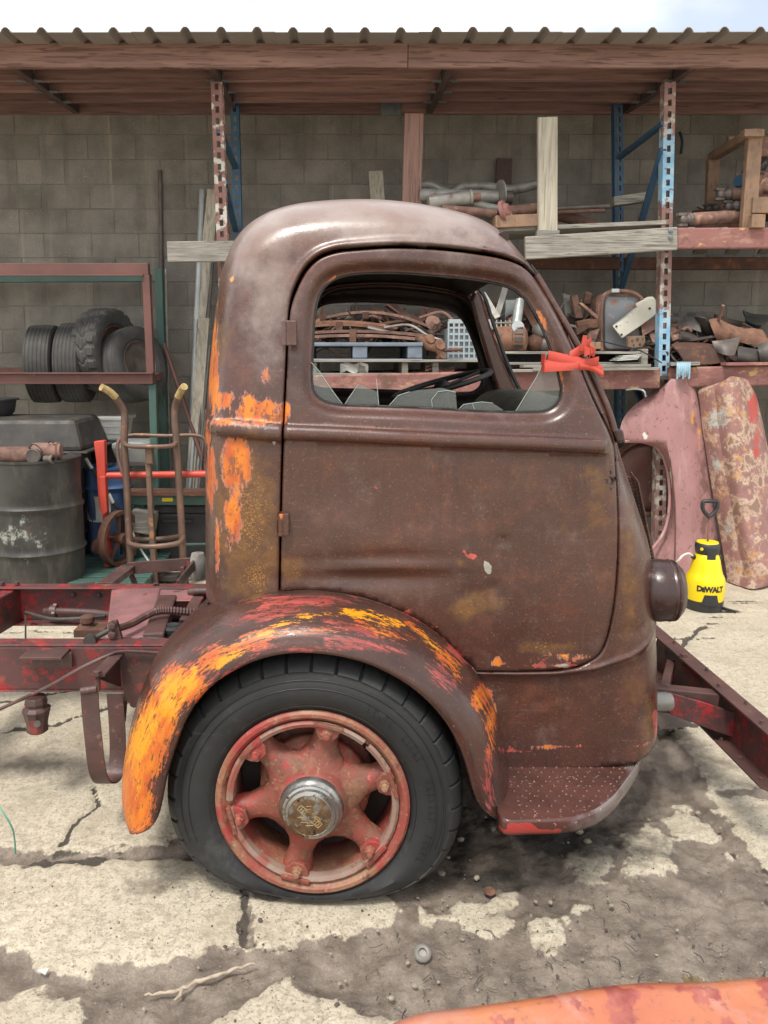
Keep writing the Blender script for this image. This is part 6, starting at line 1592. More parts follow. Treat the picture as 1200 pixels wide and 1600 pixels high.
for (a, b) in (((344, 205, PF), (368, 262, PR)), ((350, 285, PF), (368, 360, PR)), ((1038, 192, PF), (968, 246, PR)), ((1036, 232, PF), (971, 450, PR)), ((1032, 690, PF), (972, 560, PR))):
    m = MB(); m.bar(at(*a), at(*b), .045, .03); m.build('brace', MT['bluebrace'], rk, bevel=.003)
def rbeam(a, b, h, matn='rackred', nm='beam'):
    m = MB(); m.bar(at(*a), at(*b), .05, h); o = m.build(nm, MT[matn], rk, bevel=.012)
    m = MB(); return o
rbeam((350, 606, PF - .06), (1030, 590, PF - .06), .150); rbeam((1043, 590, PF - .06), (1420, 582, PF - .06), .145)
rbeam((1056, 373, PF - .04), (1420, 372, PF - .04), .145)
rbeam((370, 594, PR), (968, 582, PR), .12); rbeam((975, 582, PR), (1380, 578, PR), .12); rbeam((975, 412, PR), (1380, 412, PR), .10, 'rust'); rbeam((372, 408, PR), (968, 412, PR), .10, 'rust')
m = MB(); m.bar(at(1420, 128, PF), at(1400, 884, PF), .08, .07, up=(0, 1, 0)); m.build('upright', MT['rackblue'], rk)
m = MB(); m.bar(at(1310, 150, PR), at(1310, 838, PR), .08, .07, up=(0, 1, 0)); m.build('upright', MT['bluebrace'], rk)
for k, x in enumerate(np.linspace(1075, 1330, 6)):   # shelf slats of the right bay, upper level
    m = MB(); m.bar(at(x, 358, PF - .02), at(x - 35, 395, PR), .09, .025); m.build('shelf_slat', MT['greywood'], rk)
zs1 = at(700, 588, PF).z + .025
for k in range(11):                                  # lower shelf boards right of the pallets
    x = at(1060, 580, 5.6).x + k * .16; m = MB(); m.box((x, 6.02, at(1100, 573, PF).z - .015), (.14, 1.0, .025)); m.build('shelf_slat', MT['grime'], rk)
for k in range(12):
    x = at(420, 580, 5.6).x + k * .26; m = MB(); m.box((x, 6.02, at(700, 590, PF).z), (.20, 1.0, .025)); m.build('shelf_slat', MT['grime'], rk)
# boards of the upper level in the middle bay
m = MB(); m.bar(at(820, 388, PF - .09), at(1057, 373, PF - .09), .04, .155); b1 = solo(m, 'shelf_board', MT['greywood'], 'grey grained board bolted across the front of the blue slotted post', 'board', bevel=.006)
for v in (360, 371):
    m = MB(); m.lathe([(.018, 0), (.018, .004), (.012, .006), (.012, .012), (0, .014)], zmat(at(1048, v, PF - .112), (0, -1, 0)), 12); m.build('bolt', MT['zinc'], b1)
    b1.children[-1].location = (0, 0, 0)
m = MB(); m.bar(at(700, 364, 5.75), at(1036, 350, 5.66), .14, .03); solo(m, 'shelf_board', MT['greywood'], 'flat greenish grey board lying behind the bolted front board', 'board', bevel=.004)
m = MB(); m.bar(at(560, 366, 6.1), at(1000, 362, 6.1), .5, .03); solo(m, 'shelf_board', MT['greywood'], 'wide back board carrying the exhaust pipes on the upper shelf', 'board', bevel=.004)
m = MB(); m.bar(at(262, 394, 5.50), at(420, 392, 5.50), .04, .14); solo(m, 'shelf_board', MT['greywood'], 'grey cracked board fixed level across the left rack post', 'board', bevel=.005)
m = MB(); m.bar(at(647, 178, 5.95), at(641, 372, 5.95), .14, .04, up=(0, 1, 0)); solo(m, 'upright_board', MT['redwood_v'], 'reddish upright board standing above the cab roof', 'board', bevel=.004)
m = MB(); m.bar(at(855, 184, 5.62), at(855, 372, 5.62), .135, .045, up=(0, 1, 0)); solo(m, 'upright_board', MT['greywood_v'], 'pale upright board with a knot, standing right of the cab roof', 'board', bevel=.004)
m = MB(); m.bar(at(587, 268, 6.5), at(594, 368, 6.35), .115, .03, up=(0, 1, 0)); solo(m, 'upright_board', MT['greywood_v'], 'short dark weathered board leaning on the wall left of the reddish upright board', 'board', bevel=.004)
m = MB(); m.bar(at(788, 248, 6.72), at(784, 360, 6.6), .13, .03, up=(0, 1, 0)); solo(m, 'upright_board', MT['rafter'], 'dark brown board leaning on the wall behind the exhaust pipes', 'board', bevel=.004)
m = MB(); m.bar(at(956, 316, 6.25), at(1006, 309, 6.25), .10, .07); solo(m, 'timber_offcut', MT['greywood'], 'grey timber block lying in front of the rear blue post', 'timber', bevel=.004)
m = MB(); m.bar(at(770, 350, 5.72), at(842, 347, 5.72), .20, .085); solo(m, 'timber_offcut', MT['tanwood'], 'yellowish timber offcut beside the pale upright board', 'timber', bevel=.004)
m = MB(); m.bar(at(838, 366, 5.60), at(873, 366, 5.60), .05, .05); solo(m, 'timber_offcut', MT['greywood'], 'small grey block at the foot of the pale upright board', 'timber', bevel=.004)
# exhaust pipes and mufflers
def pipe(pl, r, matn, label, nm='exhaust_pipe', cat='pipe', n=12, sm=5, group='pipes piled on the upper shelf'):
    m = MB(); tub(m, pl, r, n, sm if len(pl) > 2 else 1); return solo(m, nm, MT[matn], label, cat, group, smooth=50)
mf = thing('muffler', 'greenish grey muffler with clamped end lying on the pipe pile', 'muffler', at(700, 316, 5.75))
m = MB(); a, b = at(668, 318, 5.74), at(733, 309, 5.74); m.lathe([(.03, 0), (.052, .01), (.055, .03), (.055, (b - a).length - .03), (.050, (b - a).length), (.058, (b - a).length + .004), (.058, (b - a).length + .02), (.03, (b - a).length + .02)], zmat(a, b - a), 24); m.build('shell', MT['greymetal'], mf, smooth=35)
m = MB(); m.tube([b, at(751, 307, 5.74)], .030, 14); m.build('tail_pipe', MT['rustpink'], mf, smooth=50)
pipe([(655, 305, 5.95), (778, 308, 5.95)], .050, 'greymetal', 'long grey pipe behind the muffler on the upper shelf')
m = MB(); m.lathe([(.03, 0), (.10, .002), (.10, .012), (.03, .014)], zmat(at(781, 303, 5.9), (1, .2, .1)), 18); solo(m, 'pipe_flange', MT['greymetal'], 'upright grey flange plate at the end of the long grey pipe', 'flange', smooth=40)
pipe([(785, 308, 5.95), (800, 309, 5.95)], .048, 'darkmetal', 'dark pipe stub right of the flange plate')
pipe([(655, 290, 6.2), (672, 289, 6.2), (690, 297, 6.2), (700, 300, 6.2)], .035, 'greymetal', 'bent grey pipe at the back left of the pile')
pipe([(705, 302, 6.25), (722, 293, 6.25), (760, 292, 6.25), (800, 296, 6.25), (842, 287, 6.2)], .038, 'greymetal', 'long wavy grey pipe along the back of the pile')
pipe([(740, 318, 5.8), (770, 326, 5.8), (800, 330, 5.8)], .034, 'greymetal', 'grey curved pipe end with open mouth under the muffler')
pipe([(690, 326, 5.7), (740, 330, 5.7), (775, 334, 5.7)], .028, 'rustpink', 'brown pipe under the muffler')
pipe([(790, 331, 5.74), (845, 325, 5.74)], .040, 'rustpink', 'brown rusty tube left of the pale upright board')
pipe([(868, 326, 5.8), (952, 322, 5.8)], .018, 'darkmetal', 'thin dark bar right of the pale upright board', 'steel_bar', 'bar')
pipe([(868, 332, 5.76), (945, 329, 5.72)], .014, 'rust', 'thin brown rod under the dark bar', 'steel_bar', 'rod')
pipe([(868, 336, 5.9), (905, 345, 5.85), (948, 360, 5.8)], .040, 'rust', 'thick brown pipe sloping down behind the boards')
m = MB(); c = at(784, 333, 5.68); m.lathe([(.02, 0), (.085, .005), (.085, .03), (.06, .035), (.05, .06), (0, .06)], zmat(c, (.9, -.5, .3)), 20)
hubp = solo(m, 'brake_hub', MT['rackred'], 'small red hub with spokes lying at the edge of the upper shelf', 'hub', smooth=40)
# ---- upper right: timber crate with drive shafts
cr = thing('timber_crate', 'open timber crate frame holding drive shafts on the upper shelf', 'crate', at(1150, 357, 5.8))
for (a, b, w, h, up) in (((1178, 214, 5.58), (1168, 357, 5.58), .10, .05, (0, 1, 0)), ((1114, 250, 6.35), (1110, 350, 6.35), .09, .05, (0, 1, 0)), ((1300, 214, 5.58), (1296, 357, 5.58), .10, .05, (0, 1, 0)), ((1112, 246, 6.4), (1176, 208, 5.54), .07, .06, (0, 0, 1)), ((1136, 219, 6.3), (1290, 219, 6.3), .05, .045, (0, 0, 1)),
                         ((1160, 209, 5.55), (1191, 209, 5.55), .06, .05, (0, 0, 1)), ((1174, 321, 5.555), (1320, 321, 5.555), .04, .11, (0, 0, 1)), ((1172, 346, 5.52), (1193, 346, 5.52), .05, .09, (0, 0, 1)), ((1250, 250, 6.35), (1250, 350, 6.35), .09, .05, (0, 1, 0))):
    m = MB(); m.bar(at(*a), at(*b), w, h, up=up); m.build('frame_board', MT['tanwood'], cr, bevel=.004)
def shaft(pa, pb, r, label):
    a, b = at(*pa), at(*pb); t = thing('drive_shaft', label, 'drive shaft', a, 'drive shafts in the timber crate')
    L = (b - a).length; M_ = zmat(a, b - a)
    m = MB(); m.lathe([(r * .7, 0), (r, .03), (r, L), (0, L)], M_, 18); m.build('tube', MT['rustpink'], t, smooth=40)
    m = MB(); m.lathe([(0, -.09), (r * .5, -.09), (r * .8, -.07), (r * .6, -.03), (r * 1.1, -.01), (r * .8, .02)], M_, 12)
    for s in (-1, 1): m.box(M_ @ Vector((s * r * .8, 0, -.07)), (r * .5, r * .9, .07), M_.to_3x3())
    m.build('yoke', MT['darkmetal'], t, bevel=.006)
    return t
shaft((1078, 343, 5.60), (1172, 337, 5.75), .046, 'longest drive shaft reaching furthest left out of the crate')
shaft((1138, 304, 5.72), (1320, 306, 5.85), .042, 'drive shaft with a fluted end, uppermost on the left')
shaft((1150, 323, 5.70), (1320, 322, 5.85), .040, 'drive shaft with a forked yoke just above the longest one')
shaft((1118, 326, 6.1), (1190, 322, 6.2), .036, 'short dark drive shaft at the back post of the crate')
shaft((1092, 352, 5.9), (1172, 350, 5.9), .030, 'thin shadowed shaft underneath the longest one')
for k, (u, v, Y, r, lb) in enumerate(((1188, 292, 5.7, .085, 'ribbed brown joint behind the front crate post, lowest of the heap'), (1196, 268, 5.8, .08, 'dark lumpy joint in the middle of the crate heap'), (1192, 243, 5.85, .085, 'dark flanged joint on top of the crate heap'), (1178, 262, 6.0, .06, 'small grey joint half hidden behind the front crate post'), (1210, 285, 5.8, .09, 'large rusty joint at the right edge of the crate heap'))):
    m = MB(); M_ = zmat(at(u, v, Y), (random.uniform(-.5, .5), -.7, random.uniform(-.5, .5)))
    m.lathe([(0, -.08), (r * .5, -.08), (r * .6, -.05), (r, -.04), (r, .0), (r * .7, .01), (r * .7, .03), (r * .9, .035), (r * .9, .05), (r * .4, .06), (r * .35, .11), (0, .11)], M_, 16)
    for q_ in range(3): m.box(M_ @ Vector((r * .9 * math.cos(q_ * 2.1), r * .9 * math.sin(q_ * 2.1), -.02)), (.05, .05, .07), M_.to_3x3())
    solo(m, 'shaft_joint', MT['darkmetal' if k % 2 else 'rustpink'], lb, 'axle joint', 'joints heaped in the timber crate', bevel=.004)
m = MB(); m.lathe([(0, 0), (.05, 0), (.05, .02), (0, .02)], zmat(at(1158, 284, 5.85), (-.6, -.6, .4)), 14); solo(m, 'blue_stopper', MT['bluebrace'], 'small round blue cap among the drive shafts', 'cap')
m = MB(); tub(m, [(1062, 206, 6.74), (1066, 222, 6.72), (1064, 240, 6.72)], .012, 6); solo(m, 'wall_hook', MT['wire'], 'short black cable hanging on the wall right of the blue post', 'cable')
# ------------------------------------------------------------------ middle bay, lower shelf
wp = thing('wooden_pallet', 'grey wooden pallet under the blue plastic pallet on the lower shelf', 'pallet', at(620, 588, 5.9))
ZP0, ZP1 = at(620, 587, 5.6).z, at(620, 562, 5.6).z
xa, xb = at(440, 575, 5.6).x, at(770, 575, 5.6).x
for k in range(6):
    y = 5.62 + k * .165
    m = MB(); m.box(((xa + xb) / 2, y, ZP1 - .008), (xb - xa, .11, .018)); m.build('deck_board', MT['greywood'], wp, bevel=.003)
for y in (5.62, 6.03, 6.45): m = MB(); m.box(((xa + xb) / 2, y, ZP0 + .010), (xb - xa, .10, .018)); m.build('base_board', MT['greywood'], wp, bevel=.003)
for u in (490, 566, 633, 681, 764):
    x = at(u, 575, 5.6).x
    m = MB(); m.box((x, 6.03, (ZP0 + ZP1) / 2), (.045, .84, ZP1 - ZP0 - .036)); m.build('stringer', MT['greywood'], wp, bevel=.003)
bp_ = thing('plastic_pallet', 'blue grey plastic pallet with two fork openings under the leaf springs', 'pallet', at(560, 566, 5.9))
bz0, bz1 = at(560, 565.5, 5.62).z, at(560, 535, 5.62).z; xa, xb = at(395, 550, 5.62).x, at(661, 550, 5.62).x
m = MB(); m.box(((xa + xb) / 2, 6.0, bz1 - .014), (xb - xa, .76, .028)); m.build('deck', MT['bluepallet'], bp_, bevel=.006)
m = MB(); m.box(((xa + xb) / 2, 6.0, bz0 + .012), (xb - xa, .76, .022)); m.build('base', MT['bluepallet'], bp_, bevel=.006)
for u0, u1 in ((398, 420), (474, 490), (551, 574), (637, 660)):
    a, b = at(u0, 550, 5.625).x, at(u1, 550, 5.625).x
    m = MB(); m.box(((a + b) / 2, 6.0, (bz0 + bz1) / 2), (b - a, .74, bz1 - bz0 - .05)); m.build('foot', MT['bluepallet'], bp_, bevel=.008)
def arcspring(u0, u1, v, sag, Y, n, label, matn='rustpink', th=.020):
    t = thing('leaf_spring', label, 'leaf spring', at((u0 + u1) / 2, v + sag, Y), 'leaf springs on the blue pallet')
    for k in range(n):
        sh = k * (u1 - u0) * .10
        pts = [at(u0 + sh + (u1 - u0 - 2 * sh) * f, v + sag * (2 * (f - .5)) ** 2 * (1 if k == 0 else .7) + k * 4.4, Y) for f in np.linspace(0, 1, 14)]
        m = MB(); m.grid([[p + Vector((0, -.035, 0)), p + Vector((0, .035, 0))] for p in pts], th)
        m.build('leaf', MT[matn], t, smooth=40)
    m = MB(); m.box(at((u0 + u1) / 2, v + n * 2.2 + 1, Y), (.05, .09, .03 + n * .022)); m.build('clamp', MT['rust'], t, bevel=.004)
    return t
arcspring(470, 672, 490, 24, 6.0, 1, 'long pale arched leaf spring highest on the pile')
arcspring(440, 620, 505, 10, 5.86, 2, 'two-leaf orange brown spring in the middle of the pile', 'orust')
arcspring(430, 672, 522, 8, 5.72, 2, 'thick flat leaf spring lying lowest at the front of the pile', 'rustpink', .03)
arcspring(560, 700, 498, 16, 6.2, 2, 'short arched spring at the back right of the pile', 'rust')
for k, (pl, r, mt, lb) in enumerate((([(500, 528, 5.7), (600, 506, 5.95), (642, 500, 6.0)], .012, 'rust', 'thin rusty rod slanting over the leaf springs'), ([(575, 512, 5.8), (610, 520, 5.75), (655, 530, 5.7)], .012, 'greymetal', 'thin grey rod crossing the leaf springs'), ([(600, 512, 5.8), (640, 508, 5.8), (668, 524, 5.75), (690, 532, 5.7)], .010, 'greymetal', 'curved grey strap on the leaf springs'), ([(490, 555, 5.75), (506, 545, 5.72), (530, 554, 5.7), (540, 557, 5.7)], .007, 'rust', 'bent wire inside the left opening of the blue pallet'), ([(655, 497, 5.9), (690, 488, 5.95), (705, 498, 5.9), (715, 520, 5.9)], .012, 'rustpink', 'curved rod arching down right of the springs'))):
    m = MB(); tub(m, pl, r, 7); solo(m, 'scrap_rod', MT[mt], lb, 'rod', 'rods on the lower shelf', smooth=50)
m = MB(); boxpx(m, 627, 482, 668, 499, 6.2, .22); solo(m, 'battery_box', MT['grime'], 'flat black box behind the leaf springs', 'box', bevel=.01)
m = MB(); boxpx(m, 548, 476, 620, 500, 6.45, .2); solo(m, 'battery_box', MT['drum2'], 'dark box against the wall behind the long arched spring', 'box', bevel=.01)
sk = thing('spring_shackle', 'knotted rusty spring shackle hanging over the end of the blue pallet', 'engine part', at(680, 556, 5.68))
m = MB(); tub(m, [(655, 528, 5.68), (668, 540, 5.66), (684, 545, 5.66), (690, 556, 5.66)], [.03, .035, .03, .025], 10, 1); m.build('arm', MT['orust'], sk, smooth=60)
for (u, v, r) in ((670, 531, .034), (685, 540, .04), (689, 557, .026)):
    m = MB(); m.lathe([(r * .4, -.03), (r, -.03), (r * 1.05, 0), (r, .03), (r * .4, .03)], zmat(at(u, v, 5.66), (.4, -.8, .3)), 16); m.build('eye', MT['orust'], sk, smooth=45)
m = MB(); m.tube([at(690, 548, 5.66), at(722, 546, 5.66)], .012, 8); m.build('pin', MT['rust'], sk)
fl = thing('knuckle', 'flat pale rusty casting on top of the spring pile', 'engine part', at(672, 512, 5.9))
m = MB(); m.lathe([(.02, 0), (.05, .004), (.065, .012), (.05, .03), (.03, .06), (0, .06)], zmat(at(676, 506, 5.88), (.3, -.85, .4)), 14); m.build('casting', MT['rustpink'], fl, smooth=40)
ck = thing('plastic_crate', 'pale blue grey plastic crate with lattice sides on the lower shelf', 'crate', at(722, 562, 5.9))
a, b = at(701, 502, 5.70), at(765, 562, 5.70)
for k in range(9):
    f = k / 8; x = a.x + (b.x - a.x) * f; m = MB(); m.box((x, 5.70, (a.z + b.z) / 2), (.012, .012, a.z - b.z)); m.build('rib', MT['crate'], ck)
for k in range(7):
    z = b.z + (a.z - b.z) * k / 6; m = MB(); m.box(((a.x + b.x) / 2, 5.703, z), (b.x - a.x, .014, .014 if k not in (0, 6) else .03)); m.build('rib', MT['crate'], ck)
m = MB(); m.box(((a.x + b.x) / 2, 5.93, (a.z + b.z) / 2 - .02), (b.x - a.x - .02, .42, a.z - b.z - .05)); m.build('box', MT['crate'], ck)
for (u, v, lb) in ((553, 577, 'crumpled pale plastic bag in the wooden pallet opening'),):
    m = MB(); c = at(u, v, 5.62); rows = [[c + Vector((.05 * i, .03 * math.sin(i * 2 + j), .022 * j + .012 * math.sin(i * 3 + j * 2))) for i in range(-2, 3)] for j in range(-1, 3)]; m.grid(rows, .006); solo(m, 'plastic_bag', MT['white'], lb, 'bag', smooth=60)
m = MB(); rows = [[at(665 + 9 * i, 579 - 3 * math.sin(i * 1.3) - j * 3, 5.62 + j * .05) for i in range(6)] for j in range(3)]; m.grid(rows, .004); solo(m, 'cloth_scrap', MT['rackred'], 'faded red rag lying on the wooden pallet edge', 'rag', smooth=60)
# seen through the windscreen: red generator, struts, castings
gn = thing('generator_set', 'orange red generator with a slotted end plate seen through the windscreen', 'generator', at(802, 552, 5.75))
M_ = zmat(at(772, 531, 5.75), (1, -.25, 0))
m = MB(); m.lathe([(0, 0), (.08, 0), (.095, .012), (.10, .03), (.10, .13), (.094, .136), (.094, .15), (.10, .155), (.10, .20), (.085, .225), (.05, .24), (0, .245)], M_, 28); m.build('body', MT['orust'], gn, smooth=35)
for k in range(12):
    a_ = k * math.pi / 6; m = MB(); m.box(M_ @ Vector((.099 * math.cos(a_), .099 * math.sin(a_), .18)), (.012, .03, .06), M_.to_3x3() @ Matrix.Rotation(a_, 3, 'Z')); m.build('vent_slot', MT['grime'], gn)
m = MB(); m.tube([at(806, 512, 5.72), at(808, 500, 5.75), at(812, 470, 5.85)], .035, 10); m.lathe([(.02, 0), (.045, 0), (.045, .03), (.02, .03)], zmat(at(808, 512, 5.68), (0, -1, .2)), 16); solo(m, 'metal_casting', MT['silver'], 'silver casting with a round port above the generator', 'engine part', smooth=45)
for k, (a, b, w, mt, lb) in enumerate((((754, 458, 5.9), (778, 497, 5.8), .045, 'greymetal', 'left grey strut of the crossed pair above the generator'), ((790, 448, 5.95), (776, 495, 5.85), .045, 'greymetal', 'right grey strut of the crossed pair above the generator'), ((800, 500, 5.8), (786, 520, 5.75), .05, 'rustpink', 'short brown strap resting on the generator'), ((820, 480, 6.0), (838, 512, 5.9), .05, 'rust', 'rusty bar behind the silver casting'))):
    m = MB(); m.bar(at(*a), at(*b), w, .012, up=(0, 1, 0)); solo(m, 'scrap_strut', MT[mt], lb, 'metal strut', 'scrap struts on the lower shelf', bevel=.003)
m = MB(); boxpx(m, 790, 468, 816, 500, 6.1, .15); solo(m, 'ribbed_scrap', MT['silver'], 'ribbed silver panel behind the generator', 'metal panel', bevel=.006)
m = MB()
for k in range(6): m.tube([at(762 + k * 7, 500, 5.72), at(762 + k * 7, 514, 5.70), at(762 + k * 7, 514, 5.95)], .005, 5)
m.tube([at(760, 505, 5.71), at(800, 504, 5.71)], .006, 5); m.tube([at(760, 514, 5.70), at(800, 514, 5.70)], .006, 5)
solo(m, 'wire_basket', MT['greymetal'], 'small wire basket left of the generator', 'basket')
for k, (u, v, r, lb) in enumerate(((846, 515, .05, 'grey round casting right of the generator'), (852, 538, .055, 'dark round casting below the grey one'), (838, 535, .06, 'rusty casting touching the generator end'))):
    m = MB(); m.lathe([(0, -.05), (r, -.05), (r * 1.1, 0), (r * .8, .03), (r * .3, .05), (0, .05)], zmat(at(u, v, 5.78), (.3, -1, .2)), 18); solo(m, 'round_casting', MT[('greymetal', 'darkmetal', 'rust')[k]], lb, 'engine part', smooth=40)
# open box and boards on the right of the middle bay
bx = thing('shelf_box', 'long low open wooden box with papers inside at the right end of the shelf', 'box', at(900, 572, 5.7))
for (u0, v0, u1, v1, Y, d) in ((775, 549, 1011, 553, 5.62, .5), (1003, 545, 1012, 567, 5.60, .5), (775, 566, 1012, 570, 5.60, .5), (770, 550, 776, 568, 5.6, .5)):
    m = MB(); boxpx(m, u0, v0, u1, v1, Y, d); m.build('board', MT['greywood'], bx, bevel=.003)
m = MB(); boxpx(m, 776, 553, 1003, 566, 6.05, .02); m.build('back_board', MT['grime'], bx)
for k in range(4):
    m = MB(); m.bar(at(958 + k * 3, 563 - k * 2.2, 5.58 + k * .02), at(990 + k * 2, 561 - k * 2.2, 5.58 + k * .02), .16, .006); solo(m, 'paper_sheaf', MT['white'], ('lowest grey paper in the open shelf box', 'second paper from the bottom in the shelf box', 'third paper from the bottom in the shelf box', 'topmost folded paper in the shelf box')[k], 'paper', 'papers in the shelf box')
for k, (u0, v0, u1, v1, Y) in enumerate(((815, 572.5, 1012, 571, 5.50), (830, 577, 1024, 576, 5.49), (760, 580, 870, 578, 5.50))):
    m = MB(); m.bar(at(u0, v0, Y), at(u1, v1, Y), .12, .020); solo(m, 'thin_plank', MT['greywood'], ('upper thin plank lying along the rack beam', 'lower thin plank lying along the rack beam', 'short thin plank seen through the windscreen on the beam')[k], 'plank', 'planks along the rack beam', bevel=.002)
# radiator tank, white bracket, plates
rt = thing('fuel_tank', 'old rounded steel tank with worn blue grey face and strap frame', 'tank', at(970, 548, 5.9))
def rrect(u0, v0, u1, v1, r, Y):
    out = []
    for (cu, cv, a0) in ((u1 - r, v0 + r, -90), (u1 - r, v1 - r, 0), (u0 + r, v1 - r, 90), (u0 + r, v0 + r, 180)):
        for k in range(6): a_ = R(a0 + 18 * k); out.append(at(cu + r * math.cos(a_), cv + r * math.sin(a_), Y))
    return out
MT['tankface'] = mat('worn_blue_grey_face', (.20, .22, .24, 1), (.15, .16, .17, 1), s=5, rough=.5, bump=.2, layers=[dict(c=(.25, .13, .08, 1), s=6, lo=.52, hi=.64), dict(c=(.38, .38, .36, 1), s=18, lo=.6, hi=.68, k=.6)])
m = MB(); m.prism(rrect(933, 458, 1006, 550, 12, 5.84), (0, .3, 0)); m.build('shell', MT['rustpink'], rt, bevel=.03)
m = MB(); m.prism(rrect(945, 463, 1000, 546, 8, 5.815), (0, .03, 0)); m.build('face', MT['tankface'], rt, bevel=.012)
m = MB(); tub(m, [(940, 548, 5.80), (940, 480, 5.80), (944, 462, 5.80), (955, 456, 5.80), (985, 456, 5.80), (1000, 464, 5.80), (1010, 478, 5.80)], .014, 6); m.build('strap', MT['rustpink'], rt, smooth=50)
m = MB(); boxpx(m, 956, 451, 968, 457, 5.78, .05); m.build('clasp', MT['silver'], rt, bevel=.003)
wb_ = thing('enamel_bracket', 'cream enamelled bent cover with rust spots leaning on the tank', 'cover', at(975, 528, 5.7))
m = MB(); px = [(958, 511), (974, 499), (996, 482), (994, 477), (1013, 466), (1022, 465), (1028, 474), (1028, 486), (1022, 494), (1000, 510), (972, 529)]
m.prism([at(u, v, 5.70 + (u - 958) * .0012) for u, v in px], (.01, .05, .015)); m.build('cover', MT['cream'], wb_, bevel=.006)
for u, v in ((963, 510), (971, 523), (1015, 482)): m = MB(); m.lathe([(.009, 0), (.009, .004), (0, .004)], zmat(at(u, v, 5.70 + (u - 958) * .0012 - .002), (0, -1, 0)), 10); m.build('bolt_hole', MT['grime'], wb_)
m = MB(); px = [(981, 526), (1008, 524), (1009, 535), (1003, 543), (981, 544)]; m.prism([at(u, v, 5.68) for u, v in px], (0, .04, 0))
op = solo(m, 'gasket_plate', MT['tanwood'], 'orange tan cover plate with holes below the cream cover', 'plate', bevel=.004)
for u, v, r in ((988, 532, .008), (996, 530, .010), (1000, 538, .008), (990, 539, .006), (1004, 529, .005)):
    mm_ = MB(); mm_.lathe([(r, 0), (r, .003), (0, .003)], zmat(at(u, v, 5.678), (0, -1, 0)), 10); o = mm_.build('hole', MT['grime'], op); 
def scrap(pts, th, matn, label, nm='scrap_sheet', cat='scrap metal', group=None, sub=3):
    # pts: grid rows of (u, v, Y)
    rows = [[tuple(at(*p)) for p in r] for r in pts]
    rows = [smooth_poly(r, sub) for r in rows]
    cols = [smooth_poly([tuple(r[k]) for r in rows], sub) for k in range(len(rows[0]))]
    m = MB(); m.grid([[Vector(c[i]) for c in cols] for i in range(len(cols[0]))], th)
    return solo(m, nm, MT[matn], label, cat, group, smooth=45)
G1 = 'bent scrap between the cab and the tank'
for k, (px, Y, mt, lb) in enumerate((([(893, 462), (903, 460), (912, 497), (900, 497)], 5.95, 'rustpink', 'tall bent brown strip next to the windscreen pillar'), ([(905, 474), (909, 472), (938, 496), (934, 500)], 5.85, 'rustpink', 'thin brown strip slanting down to the tank'), ([(901, 502), (920, 498), (934, 499), (934, 512), (915, 513), (905, 514)], 5.8, 'orust', 'folded orange brown channel piece'), ([(900, 512), (922, 506), (918, 514), (902, 524)], 5.75, 'rust', 'dark folded flap under the channel piece'),
                     ([(922, 518), (938, 513), (930, 535), (912, 540)], 5.75, 'rustpink', 'triangular brown plate beside the tank foot'), ([(916, 455), (926, 458), (922, 475), (912, 474)], 6.0, 'rustpink', 'short curled strip at the top of the scrap'), ([(880, 458), (893, 462), (895, 500), (884, 500)], 6.1, 'greymetal', 'grey rounded part behind the windscreen pillar'), ([(920, 535), (939, 534), (939, 545), (920, 546)], 5.66, 'tanwood', 'small tan wooden block in front of the scrap'))):
    m = MB(); slabpx(m, px, Y, .05); solo(m, 'scrap_piece', MT[mt], lb, 'scrap metal', G1, bevel=.004)
m = MB(); m.prism(rrect(915, 470, 940, 520, 8, 6.1), (0, .2, 0)); solo(m, 'scrap_piece', MT['rustpink'], 'large dusty rounded can behind the tank on its left', 'can', bevel=.02)
m = MB(); tub(m, [(918, 528, 5.6), (960, 538, 5.52), (1000, 548, 5.46), (1034, 567, 5.46)], .005, 5); solo(m, 'cable', MT['wire'], 'black cable stretched from the cab pillar to the slotted post', 'cable')
# ------------------------------------------------------------------ right bay, lower shelf: body scrap
G2 = 'bent body panels on the right lower shelf'
m = MB(); slabpx(m, [(1043, 487), (1117, 487), (1119, 492), (1114, 503), (1043, 505)], 6.2, .03)
sp2 = solo(m, 'slotted_rail', MT['darkmetal'], 'long dark rail with oval slots against the wall', 'rail', bevel=.004)
for u in (1052, 1080): mm_ = MB(); mm_.prism(rrect(u - 7, 488.5, u + 8, 494.5, 2.9, 6.197), (0, .005, 0)); mm_.build('slot', MT['blackplastic'], sp2)
scrap([[(1083, 497, 5.9), (1092, 494, 5.75), (1102, 496, 5.7), (1110, 504, 5.75)], [(1086, 515, 5.95), (1096, 512, 5.8), (1108, 514, 5.75), (1116, 520, 5.8)], [(1092, 530, 6.0), (1102, 530, 5.9), (1114, 530, 5.85), (1123, 533, 5.85)]], .012, 'grime', 'dark half-round panel shell standing on end', group=G2)
scrap([[(1108, 502, 5.72), (1118, 500, 5.7), (1130, 506, 5.72), (1150, 514, 5.76), (1175, 516, 5.78), (1215, 524, 5.8)], [(1114, 518, 5.66), (1122, 516, 5.65), (1136, 518, 5.68), (1155, 526, 5.70), (1178, 526, 5.72), (1215, 536, 5.76)], [(1121, 532, 5.68), (1126, 533, 5.68), (1140, 530, 5.70), (1160, 536, 5.70), (1178, 542, 5.72), (1215, 545, 5.74)]], .02, 'orust', 'long orange rusty panel lying on top of the scrap', group=G2)
scrap([[(1048, 541, 5.62), (1065, 534, 5.85), (1090, 536, 5.9), (1120, 541, 5.85)], [(1056, 548, 5.55), (1075, 545, 5.6), (1100, 544, 5.6), (1124, 546, 5.62)], [(1070, 566, 5.56), (1092, 570, 5.54), (1116, 569, 5.56), (1131, 566, 5.6)]], .012, 'rust', 'wide brown curved pan at the front of the shelf', group=G2)
